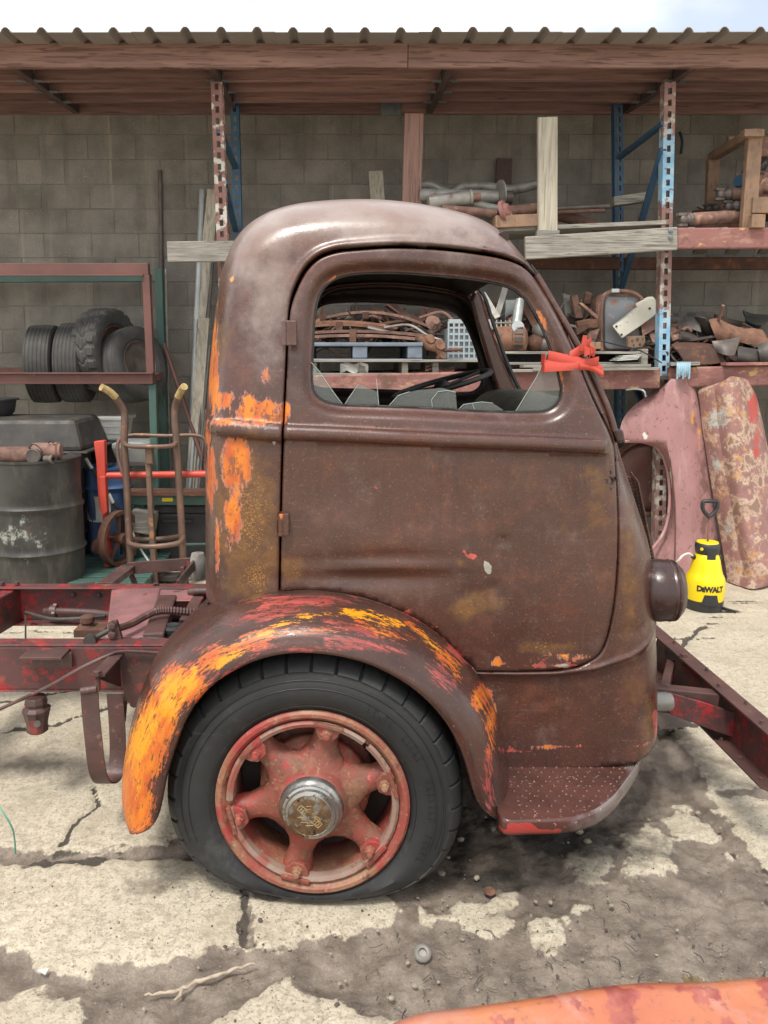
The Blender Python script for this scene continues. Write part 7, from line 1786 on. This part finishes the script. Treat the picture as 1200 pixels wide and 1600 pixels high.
scrap([[(1112, 534, 5.62), (1130, 533, 5.6), (1156, 527, 5.6)], [(1116, 542, 5.60), (1134, 543, 5.55), (1152, 538, 5.58)], [(1118, 548, 5.6), (1135, 556, 5.52), (1146, 555, 5.55)]], .01, 'darkmetal', 'greenish grey folded sheet corner in front of the pan', group=G2)
scrap([[(1160, 487, 6.0), (1175, 492, 5.95), (1215, 494, 5.95)], [(1165, 500, 5.9), (1182, 508, 5.85), (1215, 510, 5.85)], [(1168, 510, 5.95), (1190, 520, 5.9), (1215, 524, 5.9)]], .012, 'drum', 'dark grey curled panel at the back right', group=G2)
scrap([[(1115, 494, 6.1), (1140, 502, 6.05), (1170, 508, 6.0)], [(1118, 502, 6.0), (1142, 508, 5.95), (1172, 514, 5.95)]], .02, 'darkmetal', 'long dark strip behind the orange panel', group=G2)
scrap([[(1045, 512, 5.95), (1062, 505, 6.0), (1082, 503, 6.0)], [(1046, 522, 5.8), (1066, 516, 5.85), (1090, 516, 5.9)], [(1050, 534, 5.75), (1070, 528, 5.8), (1096, 530, 5.85)]], .012, 'rustpink', 'dusty crumpled sheet behind the slotted post', group=G2)
scrap([[(1062, 520, 5.8), (1085, 515, 5.85), (1112, 524, 5.85)], [(1060, 532, 5.72), (1085, 532, 5.75), (1112, 535, 5.78)]], .012, 'grime', 'black flattened panel above the brown pan', group=G2)
scrap([[(1150, 542, 5.62), (1172, 546, 5.6), (1215, 552, 5.6)], [(1152, 556, 5.56), (1176, 560, 5.54), (1215, 562, 5.54)], [(1150, 566, 5.58), (1178, 568, 5.56), (1215, 568, 5.56)]], .012, 'grime', 'black curled panel low at the right edge', group=G2)
scrap([[(1184, 540, 5.56), (1198, 536, 5.52), (1220, 535, 5.5)], [(1186, 553, 5.5), (1200, 552, 5.48), (1220, 552, 5.48)], [(1188, 564, 5.52), (1202, 565, 5.5), (1220, 565, 5.5)]], .012, 'grime', 'dark wheel-arch corner panel nearest the right edge', group=G2)
for k, (pl, r, mt, lb) in enumerate((([(1040, 553, 5.6), (1050, 544, 5.7), (1062, 540, 5.75)], .02, 'rust', 'short rusty tube beside the slotted post'), ([(1066, 516, 5.7), (1074, 512, 5.7), (1080, 518, 5.7)], .012, 'rustpink', 'small bent handle on the scrap pile'), ([(1040, 540, 5.75), (1052, 560, 5.6), (1060, 568, 5.58)], .010, 'darkmetal', 'dark rod leaning behind the slotted post'))):
    m = MB(); tub(m, pl, r, 8); solo(m, 'scrap_rod', MT[mt], lb, 'rod', 'rods on the right lower shelf', smooth=50)
m = MB(); m.bar(at(1045, 569, 5.5), at(1090, 568, 5.5), .08, .025); solo(m, 'timber_offcut', MT['greywood'], 'short grey batten on the beam beside the rope', 'timber', bevel=.003)
m = MB(); m.bar(at(1130, 569, 5.50), at(1300, 567, 5.50), .08, .022); solo(m, 'thin_plank', MT['rackred'], 'reddish plank lying along the right rack beam', 'plank', bevel=.003)
# dusty clutter mass at the very back of the shelves
rp_ = thing('rope', 'pale blue rope looped over the red beam beside the post', 'rope', at(1067, 592, 5.45))
for k in range(7):
    u = 1058 + k * 3.1
    m = MB(); tub(m, [(u, 592 - (k % 3) * 3, 5.44), (u + .5, 580, 5.43), (u + 1, 570, 5.44), (u + 1.5, 566.5, 5.50), (u + 2, 570, 5.60)], .0075, 6); m.build('strand', MT['rope'], rp_, smooth=60)
m = MB(); tub(m, [(978, 609, 5.5), (996, 608, 5.48), (1006, 611, 5.46), (1009, 620, 5.46)], .007, 6); solo(m, 'bent_rod', MT['silver'], 'thin bent white rod sticking out above the pink wing', 'rod', smooth=60)
# loose small scrap filling the shelves, nobody could count it
rs_ = random.Random(21)
def heap(nm, u0, u1, v0, v1, Ya, Yb, n, mats):
    ms = [MB() for _ in mats]
    for k in range(n):
        u, v, Y = rs_.uniform(u0, u1), rs_.uniform(v0, v1), rs_.uniform(Ya, Yb)
        c = at(u, v, Y); d = Vector((rs_.uniform(-1, 1), rs_.uniform(-.6, .6), rs_.uniform(-.35, .35))).normalized()
        q_ = ms[k % len(mats)]; L = rs_.uniform(.06, .26); t_ = k % 6
        if t_ in (0, 4, 5): q_.tube([c - d * L, c - d * L * .3 + Vector((0, 0, rs_.uniform(-.03, .05))), c + d * L * .3 + Vector((0, 0, rs_.uniform(-.03, .05))), c + d * L], rs_.uniform(.004, .012), 6)
        elif t_ == 1: q_.bar(c - d * L, c + d * L, rs_.uniform(.03, .07), rs_.uniform(.006, .02))
        elif t_ == 2: q_.lathe([(0, 0), (.03, 0), (.045, .01), (.04, .04), (.02, .05), (0, .05)], zmat(c, (rs_.uniform(-1, 1), -.8, rs_.uniform(-1, 1))), 10)
        else: q_.grid([[c + d * (L * .7 * (i - 1)) + Vector((0, .03 * j, .05 * j + .02 * math.sin(i * 2 + j))) for i in range(3)] for j in range(3)], .006)
    for q_, mt in zip(ms, mats): tag(q_.build(nm, MT[mt], smooth=40), kind='stuff')
heap('loose_scrap', 470, 690, 497, 533, 5.95, 6.4, 120, ('rust', 'rustpink', 'darkmetal'))
heap('loose_scrap', 745, 935, 488, 545, 5.95, 6.35, 120, ('rust', 'rustpink', 'grime', 'greymetal'))
heap('loose_scrap', 1010, 1210, 515, 565, 5.75, 6.3, 120, ('rust', 'grime', 'darkmetal', 'rustpink'))
heap('loose_scrap', 1115, 1210, 320, 352, 5.95, 6.4, 24, ('darkmetal', 'rust'))
# ------------------------------------------------------------------ leaning wings on the right
def wing(px_rows, Yb, Yt, offs, th, matn, nm, label):
    zt_, zb_ = at(1050, px_rows[0][0], Yt).z, 0.0
    rows = []
    for (v, us) in px_rows:
        f = (v - px_rows[0][0]) / (px_rows[-1][0] - px_rows[0][0]); Yv = Yt + (Yb - Yt) * f
        rows.append([tuple(at(u, v + dv, Yv + offs[k])) for k, (u, dv) in enumerate(us)])
    rows = [np.array(r) for r in rows]
    # refine across between creases (keeps them crisp) and smooth along
    ref = []
    for r in rows:
        o = []
        for k in range(len(r) - 1):
            for t in np.linspace(0, 1, 7)[:-1]:
                p = r[k] * (1 - t) + r[k + 1] * t; p[1] -= .022 * math.sin(math.pi * t); o.append(p)
        o.append(r[-1]); ref.append(o)
    ref = np.array(ref)
    cols = [smooth_poly(ref[:, k], 5) for k in range(ref.shape[1])]
    G_ = [[Vector(c[i]) for c in cols] for i in range(len(cols[0]))]
    t = thing(nm, label, 'car wing', (G_[-1][len(cols) // 2].x, G_[-1][0].y, 0))
    m = MB(); m.grid(G_, th); return t, m.build('panel', MT[matn], t, smooth=28)
e = lambda *us: [(u, 0) for u in us]
W1 = [(590, [(1046, 6), (1050, 3), (1072, 0), (1080, 4)]), (600, [(1033, 2), (1042, 2), (1074, 0), (1083, 2)]), (612, e(1021, 1038, 1076, 1087)), (626, e(1003, 1038, 1079, 1090)), (640, e(986, 1039, 1081, 1093)), (658, e(973, 1040, 1084, 1097)), (676, e(970, 1041, 1087, 1100)), (688, e(974, 1042, 1089, 1102)),
      (692, e(1008, 1042, 1090, 1103)), (702, e(1028, 1044, 1091, 1104)), (722, e(1039, 1048, 1093, 1107)), (745, e(1045, 1052, 1096, 1110)), (770, e(1047, 1054, 1099, 1114)), (800, e(1046, 1055, 1102, 1119)), (825, e(1041, 1055, 1105, 1123)), (845, e(1030, 1054, 1107, 1127)), (862, e(1015, 1053, 1109, 1130)), (880, e(1010, 1053, 1110, 1134)), (900, [(1010, -6), (1054, -2), (1110, 0), (1136, 0)])]
w1, w1p = wing(W1, 5.34, 5.50, (.16, .0, .03, .115), .008, 'pinkfender', 'car_wing', 'faded pink-red car wing with a round wheel arch leaning on the rack')
co = np.array([tuple(v.co) for v in w1p.data.vertices]) + np.array(tuple(w1.location)); uv = proj(co)
def bl(lst):
    mk = np.zeros(len(uv))
    for u, v, ru, rv, k in lst: mk = np.maximum(mk, k * np.exp(-((uv[:, 0] - u) / ru) ** 2 - ((uv[:, 1] - v) / rv) ** 2))
    return mk
setcol(w1p.data, 'm1', bl([(1082, 640, 5, 40, 1.1), (1092, 680, 5, 30, 1), (1045, 700, 5, 20, .8), (1100, 760, 8, 90, .5)]), bl([(1100, 780, 10, 130, .95), (1085, 640, 8, 60, .7), (1042, 605, 10, 12, 1), (1122, 860, 10, 50, 1), (1060, 890, 40, 12, .8), (1010, 655, 10, 14, .5)]), bl([(1003, 680, 16, 10, .8), (1047, 760, 4, 60, .8), (990, 650, 10, 10, .6)]))
m = MB(); m.tube([Vector(p) for p in smooth_poly([tuple(at(u, v, Yv - .012)) for u, v, Yv in ((1038, 606, 5.50), (1041, 676, 5.465), (1048, 722, 5.44), (1055, 800, 5.39), (1054, 895, 5.34))], 8)], .005, 5); m.build('panel_seam', MT['rust'], w1, smooth=60)
# rolled arch lip
m = MB(); m.tube(smooth_poly([tuple(at(u, v, 5.58 - .0012 * (v - 690))) for u, v in ((976, 690), (1004, 689), (1026, 699), (1040, 724), (1046, 760), (1045, 800), (1036, 834), (1014, 864))], 6), .012, 8); m.build('arch_lip', MT['pinkfender'], w1, smooth=60)
W2 = [(588, [(1100, 18), (1122, 12), (1142, 0), (1160, 3), (1172, 12)]), (604, [(1093, 5), (1118, 2), (1139, 0), (1163, 0), (1177, 6)]), (630, e(1095, 1120, 1141, 1170, 1183)), (670, e(1099, 1124, 1145, 1176, 1192)), (720, e(1107, 1131, 1150, 1184, 1202)), (770, e(1115, 1140, 1157, 1192, 1214)), (820, e(1124, 1149, 1165, 1203, 1226)), (860, e(1131, 1156, 1174, 1212, 1236)), (890, e(1136, 1162, 1181, 1222, 1245)), (908, [(1138, 0), (1158, 8), (1176, 12), (1206, 0), (1250, -8)])]
w2, w2p = wing(W2, 5.16, 5.42, (.14, .03, -.05, .05, .22), .008, 'mottled', 'car_wing', 'mottled rust and grey primer car wing with a bolt hole, leaning at the right')
co = np.array([tuple(v.co) for v in w2p.data.vertices]) + np.array(tuple(w2.location)); uv = proj(co)
setcol(w2p.data, 'm1', bl([(1122, 655, 22, 26, 1.2), (1118, 720, 14, 22, 1.1), (1138, 820, 10, 20, 1.1)]), bl([(1177, 640, 10, 40, 1.1), (1182, 690, 8, 40, 1.0)]))
m = MB(); m.lathe([(.014, 0), (.014, .006), (0, .006)], zmat(at(1172, 871, 5.19), (0, -1, .1)), 12); m.build('bolt_hole', MT['grime'], w2)
m = MB(); slabpx(m, [(1186, 690), (1240, 730), (1240, 760), (1190, 742)], 5.6, .04); solo(m, 'door_skin', MT['white'], 'whitish sheet leaning in the shade at the right edge', 'sheet metal', bevel=.004)
# under the shelf, through the wheel arch
uw = thing('truck_wheel_disc', 'brown steel wheel disc under the shelf, seen through the wheel arch', 'wheel', gnd(1012, 850))
M_ = zmat(at(1014, 745, 5.85), (-.25, -1, .05))
m = MB(); m.ring([(.27, -.06), (.30, -.06), (.31, .02), (.29, .04), (.27, .03)], M_, 40); m.build('rim', MT['rust'], uw, smooth=40)
m = MB(); m.lathe([(.27, -.02), (.22, .02), (.15, .03), (.10, .0), (0, .0)], M_, 32); m.build('disc', MT['brownsteel'], uw, smooth=40)
m = MB()
for k in range(10): m.bar(at(1030, 715 + k * 14, 5.9), at(1044, 715 + k * 14, 5.9), .02, .035)
m.bar(at(1029, 700, 5.91), at(1029, 870, 5.91), .02, .03, up=(0, 1, 0)); m.bar(at(1045, 700, 5.91), at(1045, 870, 5.91), .02, .03, up=(0, 1, 0)); solo(m, 'ladder_rack', MT['greymetal'], 'upright grey slotted ladder behind the brown wheel disc', 'ladder')
ch = thing('chain', 'rusty chain hanging in front of the brown wheel disc', 'chain', at(1018, 775, 5.7))
for k in range(6):
    c = at(1019 - (k % 2) * 1.5 + k * .3, 722 + k * 11, 5.70); m = MB(); ax = Vector((1, 0, 0)) if k % 2 else Vector((.3, 1, 0)).normalized()
    m.tube([c + ax * .018 * math.cos(a_) + Vector((0, 0, .034 * math.sin(a_))) for a_ in np.linspace(0, 2 * math.pi, 14, endpoint=False)], .008, 6, closed=True); m.build('link', MT['rust'], ch, smooth=60)
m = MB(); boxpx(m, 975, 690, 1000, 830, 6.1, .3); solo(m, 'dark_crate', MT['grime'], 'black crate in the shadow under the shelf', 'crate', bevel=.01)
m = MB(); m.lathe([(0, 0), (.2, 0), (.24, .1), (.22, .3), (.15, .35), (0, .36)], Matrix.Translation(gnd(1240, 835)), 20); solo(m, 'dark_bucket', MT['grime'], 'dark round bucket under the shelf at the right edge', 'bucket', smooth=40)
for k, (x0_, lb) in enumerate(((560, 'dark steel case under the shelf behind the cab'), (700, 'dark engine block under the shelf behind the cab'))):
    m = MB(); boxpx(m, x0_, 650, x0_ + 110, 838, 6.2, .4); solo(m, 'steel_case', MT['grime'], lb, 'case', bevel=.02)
# ------------------------------------------------------------------ sprayer
sc = gnd(1099, 951); s_ = 1 / scale_at(900, sc.y)
spy = thing('sprayer', 'bright yellow pump sprayer with black base and handle pulled up', 'sprayer', sc)
def zv(v): return at(1099, v, sc.y).z
Ms_ = Matrix.Translation((sc.x, sc.y, 0))
px2m = lambda p: p / scale_at(900, sc.y)
m = MB(); m.lathe([(px2m(r), zv(v)) for r, v in ((0, 943), (26.5, 943), (28, 932), (28.9, 916), (28.6, 906), (27, 899), (24.6, 895), (23, 890), (21.4, 882), (19.5, 873), (17.5, 867), (14, 862), (0, 862))], Ms_, 48)
m.build('tank', MT['yellow'], spy, smooth=50)
m = MB(); m.lathe([(0, .002), (px2m(21), .002), (px2m(24), zv(953)), (px2m(27.2), zv(944)), (px2m(28.4), zv(934)), (px2m(27.0), zv(934)), (px2m(27), zv(941)), (0, zv(941))], Ms_, 48)
m.build('base', MT['blackplastic'], spy, smooth=40)
m = MB(); rows = []
for v, hw_ in ((938, 14), (930, 11), (922, 9)):
    rows.append([Vector((sc.x + px2m(29.2) * math.sin(a_), sc.y - px2m(29.2) * math.cos(a_), zv(v))) for a_ in np.linspace(-.12 - hw_ / 28, -.12 + hw_ / 28, 9)])
m.grid(rows, .004); m.build('base_tab', MT['blackplastic'], spy, smooth=50)
m = MB(); m.lathe([(0, zv(866)), (px2m(15), zv(866)), (px2m(17), zv(862)), (px2m(18), zv(855)), (px2m(17.5), zv(849)), (px2m(15.5), zv(847)), (0, zv(847))], Ms_, 40); m.build('cap', MT['blackplastic'], spy, smooth=40)
m = MB(); m.lathe([(px2m(8), zv(847.5)), (px2m(16), zv(847.5)), (px2m(15.5), zv(846)), (px2m(9), zv(845.8))], Ms_, 40); m.build('cap_ring', MT['yellow'], spy, smooth=40)
m = MB(); rows = [[Vector((sc.x + px2m(18.6) * math.sin(a_), sc.y - px2m(18.6) * math.cos(a_), zv(v))) for a_ in np.linspace(-.42, .30, 8)] for v in (874, 864, 855)]; m.grid(rows, .006); o_ = m.build('cap_latch', MT['blackplastic'], spy, smooth=50)
m = MB(); m.lathe([(.0, 0), (.010, 0), (.010, .005), (0, .006)], zmat((sc.x - px2m(14), sc.y - px2m(12.5), zv(855)), (-.85, -.5, 0)), 14); m.build('valve', MT['yellow'], spy)
m = MB(); m.tube([(sc.x, sc.y, zv(850)), (sc.x, sc.y, zv(808))], .006, 8); m.build('pump_rod', MT['rustpink'], spy, smooth=60)
hz_ = lambda du, v: Vector((sc.x + px2m(du), sc.y, zv(v)))
m = MB(); m.tube([hz_(0, 808), hz_(-4, 804), hz_(-9, 799), hz_(-11.5, 793), hz_(-11.5, 785), hz_(-10, 783), hz_(10, 783), hz_(11.5, 785), hz_(11.5, 793), hz_(9, 799), hz_(4, 804), hz_(0, 808)], .013, 8); m.build('handle', MT['blackplastic'], spy, smooth=60)
for s in (-1, 1):
    m = MB(); m.lathe([(.020, 0), (.017, .02), (.013, .03), (.013, .045), (0, .046)], zmat(hz_(s * 13, 876), (s * .8, 0, .6)), 14); m.build('port', MT['yellow'], spy, smooth=40)
    m = MB(); m.lathe([(.014, 0), (.016, .004), (.015, .022), (0, .023)], zmat(hz_(s * 17.5, 872), (s * .8, 0, .6)), 14); m.build('port_nut', MT['blackplastic'], spy, smooth=40)
m = MB(); m.tube(smooth_poly([tuple(hz_(-21, 869)), tuple(hz_(-28, 865)), tuple(hz_(-37, 868)), tuple(hz_(-44, 876)), tuple(hz_(-52, 900) + Vector((0, .1, 0))), tuple(hz_(-56, 930) + Vector((0, .15, .0)))], 6), .0075, 8); m.build('hose', MT['white'], spy, smooth=60)
cu = bpy.data.curves.new('logo', 'FONT'); cu.body = 'DeWALT'; cu.size = .052; cu.align_x = 'CENTER'; cu.offset = .0032; cu.space_character = .94; cu.resolution_u = 4; cu.small_caps_scale = .78; cu.body_format[1].use_small_caps = True
to = bpy.data.objects.new('tmp', cu); COL.objects.link(to); dg = bpy.context.evaluated_depsgraph_get(); tm = bpy.data.meshes.new_from_object(to.evaluated_get(dg)); bpy.data.objects.remove(to)
rad = px2m(28.3); a0 = -.14
bm = bmesh.new(); bm.from_mesh(tm); bmesh.ops.subdivide_edges(bm, edges=[e_ for e_ in bm.edges if abs(e_.verts[0].co.x - e_.verts[1].co.x) > .012], cuts=2)
for v in bm.verts:
    a_ = a0 + v.co.x * .82 / rad; zz = zv(917) + (v.co.y) * .92
    rr_ = np.interp(-zz, [-zv(899), -zv(906), -zv(916), -zv(932)], [px2m(27), px2m(28.6), px2m(28.9), px2m(28)]) + .0016
    v.co = Vector((sc.x + rr_ * math.sin(a_), sc.y - rr_ * math.cos(a_), zz)) - Vector(tuple(spy.location))
bm.to_mesh(tm); bm.free(); tm.materials.clear(); tm.materials.append(MT['blackplastic'])
lo = bpy.data.objects.new('logo_lettering', tm); COL.objects.link(lo); lo.parent = spy
m = MB(); a, b = gnd(1122, 948, .012), gnd(1150, 956, .010); m.tube([a, b], .009, 8); solo(m, 'short_rod', MT['wire'], 'short black rod on the ground right of the yellow sprayer', 'rod', smooth=60)
# ------------------------------------------------------------------ small things on the ground
MT['drywood'] = mat('dry_grey_brown_wood', (.46, .38, .29, 1), (.30, .24, .18, 1), s=30, rough=.85, bump=.4)
st_ = thing('dead_branch', 'pale dry forked stick on the mud in the foreground', 'stick', gnd(310, 1535))
m = MB(); P = smooth_poly([tuple(gnd(u, v, .012)) for u, v in ((226, 1555), (250, 1552), (280, 1547), (305, 1535), (340, 1524), (370, 1513), (398, 1505))], 4); m.tube([Vector(p) + Vector((0, .002 * math.sin(i * 1.7), .002 * math.sin(i * 2.3))) for i, p in enumerate(P)], [a_ * (1 + .22 * math.sin(i * 2.1)) for i, a_ in enumerate(np.interp(range(len(P)), [0, 6, 12, len(P) - 1], [.0025, .0045, .0055, .0035]))], 7); m.build('stem', MT['drywood'], st_, smooth=60)
m = MB(); m.tube([gnd(284, 1546, .012), gnd(281, 1556, .010), gnd(272, 1563, .008)], [.006, .005, .002], 6); m.build('twig', MT['drywood'], st_, smooth=60)
MT['greenwire'] = mat('green_wire', (.12, .36, .26, 1), rough=.5, bump=0)
m = MB(); b = gnd(24, 1334); sc_ = 1 / scale_at(1300, b.y)
m.tube(smooth_poly([tuple(b), tuple(b + Vector((0, 0, .05))), tuple(b + Vector((-.006, 0, .09))), tuple(b + Vector((-.03, 0, .14))), tuple(b + Vector((-.06, .02, .16))), tuple(b + Vector((-.12, .05, .17)))], 5), .003, 6)
solo(m, 'green_wire', MT['greenwire'], 'thin green wire sticking up from the ground at the left edge', 'wire', base=tuple(b), smooth=60)
c = gnd(660, 1491, .008); m = MB(); m.lathe([(.012, 0), (.022, 0), (.024, .006), (.022, .012), (.016, .016), (.011, .013), (.010, .004)], Matrix.Translation(c) @ Matrix.Rotation(.5, 4, 'X'), 16); solo(m, 'metal_ferrule', MT['greymetal'], 'small round grey cap lying on the mud', 'cap', smooth=40)
m = MB(); m.prism([gnd(57, 1517, .006), gnd(77, 1514, .006), gnd(71, 1524, .006)], (0, 0, .003)); solo(m, 'paper_scrap', MT['white'], 'small white triangular scrap at the slab edge', 'scrap')
m = MB(); m.lathe([(.0, 0), (.018, 0), (.017, .004), (0, .0045)], Matrix.Translation(gnd(765, 1393, .004)), 14); solo(m, 'rusty_disc', MT['orust'], 'small orange rusty disc on the pale concrete', 'washer')
# pebbles and grit, uncountable
pb = []
rng = random.Random(8)
def stone(u, v, r, bright):
    g_ = gnd(u, v); pb.append((g_, r, bright))
for k in range(900):
    u = rng.uniform(330, 1230) if k % 3 else rng.uniform(-30, 1230); v = rng.uniform(1385, 1600) if k % 4 else rng.uniform(1250, 1420)
    stone(u, v, min(.007, .0011 + rng.expovariate(1 / .0009)), rng.random())
for (u, v, r) in ((637, 1505, .008), (540, 1533, .007), (648, 1541, .009), (612, 1560, .010), (685, 1535, .006), (722, 1468, .007), (310, 1512, .006), (225, 1577, .007), (1090, 1270, .012), (905, 1300, .016), (918, 1315, .014), (690, 1365, .014), (745, 1372, .012), (770, 1295, .012), (955, 1415, .010), (950, 1405, .006), (855, 1445, .008), (720, 1312, .013), (700, 1340, .008), (910, 1500, .006), (860, 1410, .009), (810, 1290, .012)): stone(u, v, r * .8, .8)
gp_ = [MB(), MB()]
for g_, r, br in pb:
    k = 1 if br > .42 else 0
    rot = Matrix.Rotation(rng.uniform(0, 6.28), 3, 'Z'); vs = []
    for z, q_ in ((-.3, .8), (.25, 1.0), (.7, .55)):
        for a_ in range(5): a2 = a_ * 1.2566 + rng.uniform(-.3, .3); vs.append(g_ + rot @ Vector((r * q_ * 1.3 * math.cos(a2), r * q_ * math.sin(a2), r * z)))
    gp_[k].add(vs, [(i * 5 + j, i * 5 + (j + 1) % 5, (i + 1) * 5 + (j + 1) % 5, (i + 1) * 5 + j) for i in range(2) for j in range(5)] + [(10, 11, 12, 13, 14)])
MT['pebble'] = mat('pale_grit', (.33, .285, .22, 1), (.20, .17, .13, 1), s=40, rough=.9, bump=.2); MT['pebble_dark'] = mat('dark_grit', (.10, .08, .065, 1), (.06, .05, .042, 1), s=40, rough=.85, bump=.2)
for k, (nm, mt) in enumerate((('dark_gravel', 'pebble_dark'), ('pale_gravel', 'pebble'))):
    o = gp_[k].build(nm, MT[mt], smooth=70); tag(o, kind='stuff')
# fine dead twigs and straw on the mud
m = MB()
for k in range(90):
    u, v = rng.uniform(560, 1220), rng.uniform(1420, 1600)
    a = gnd(u, v, .004); d = Vector((rng.uniform(-1, 1), rng.uniform(-1, 1), 0)).normalized() * rng.uniform(.012, .045)
    m.tube([a, a + d * .5 + Vector((d.y, -d.x, 0)) * rng.uniform(-.25, .25) + Vector((0, 0, .003)), a + d], rng.uniform(.0008, .0018), 4)
tag(m.build('twig_litter', MT['grime'], smooth=60), kind='stuff')
# ------------------------------------------------------------------ orange panel lying in the foreground
MT['hoodpaint'] = mat('peeling_orange_panel', (.46, .165, .075, 1), (.40, .125, .07, 1), s=5, rough=.33, bump=.15, bs=60, layers=[dict(c=(.42, .22, .19, 1), s=4, d=8, r=.7, lo=.48, hi=.62, k=.75), dict(c=(.24, .05, .045, 1), c2=(.34, .10, .08, 1), s2=30, s=11, d=6, lo=.53, hi=.58, k=.9), dict(c=(.24, .11, .07, 1), s=40, d=9, r=.75, lo=.56, hi=.63, k=.7), dict(c=(.46, .24, .20, 1), s=3, lo=.5, hi=.7, k=.6)])
ph = thing('orange_panel', 'orange painted body panel with maroon spots lying close by in the foreground', 'body panel', (.45, 1.05, 0))
edge = smooth_poly([tuple(at(u, v, Yv)) for u, v, Yv in ((560, 1640, 1.16), (640, 1596, 1.18), (740, 1580, 1.20), (840, 1566, 1.22), (930, 1551, 1.24), (1000, 1543, 1.26), (1100, 1541, 1.26), (1200, 1533, 1.28), (1400, 1522, 1.30))], 8)
rows = []
for i, p in enumerate(edge):
    p = Vector(p); f = i / (len(edge) - 1); r = []
    r += [Vector((p.x, p.y + .02, .02)), p + Vector((0, .022, -.10)), p + Vector((0, .022, -.02)), p + Vector((0, .016, -.006)), p, p + Vector((0, -.014, .001)), p + Vector((0, -.028, -.006))]
    for t in np.linspace(.05, 1, 12):
        z = -.006 - .012 * t * 3 - .10 * t * t * (1.2 - f) + .035 * math.exp(-((t - .45 - .3 * f) / .12) ** 2) * sstep(.45, .75, f)
        r.append(p + Vector((.05 * t, -.028 - .30 * t, float(z))))
    q_ = r[-1]; r += [q_ + Vector((0, -.02, -.03)), Vector((q_.x, q_.y - .02, .02))]
    rows.append(r)
m = MB(); m.grid(rows, .004); m.build('panel', MT['hoodpaint'], ph, smooth=60)
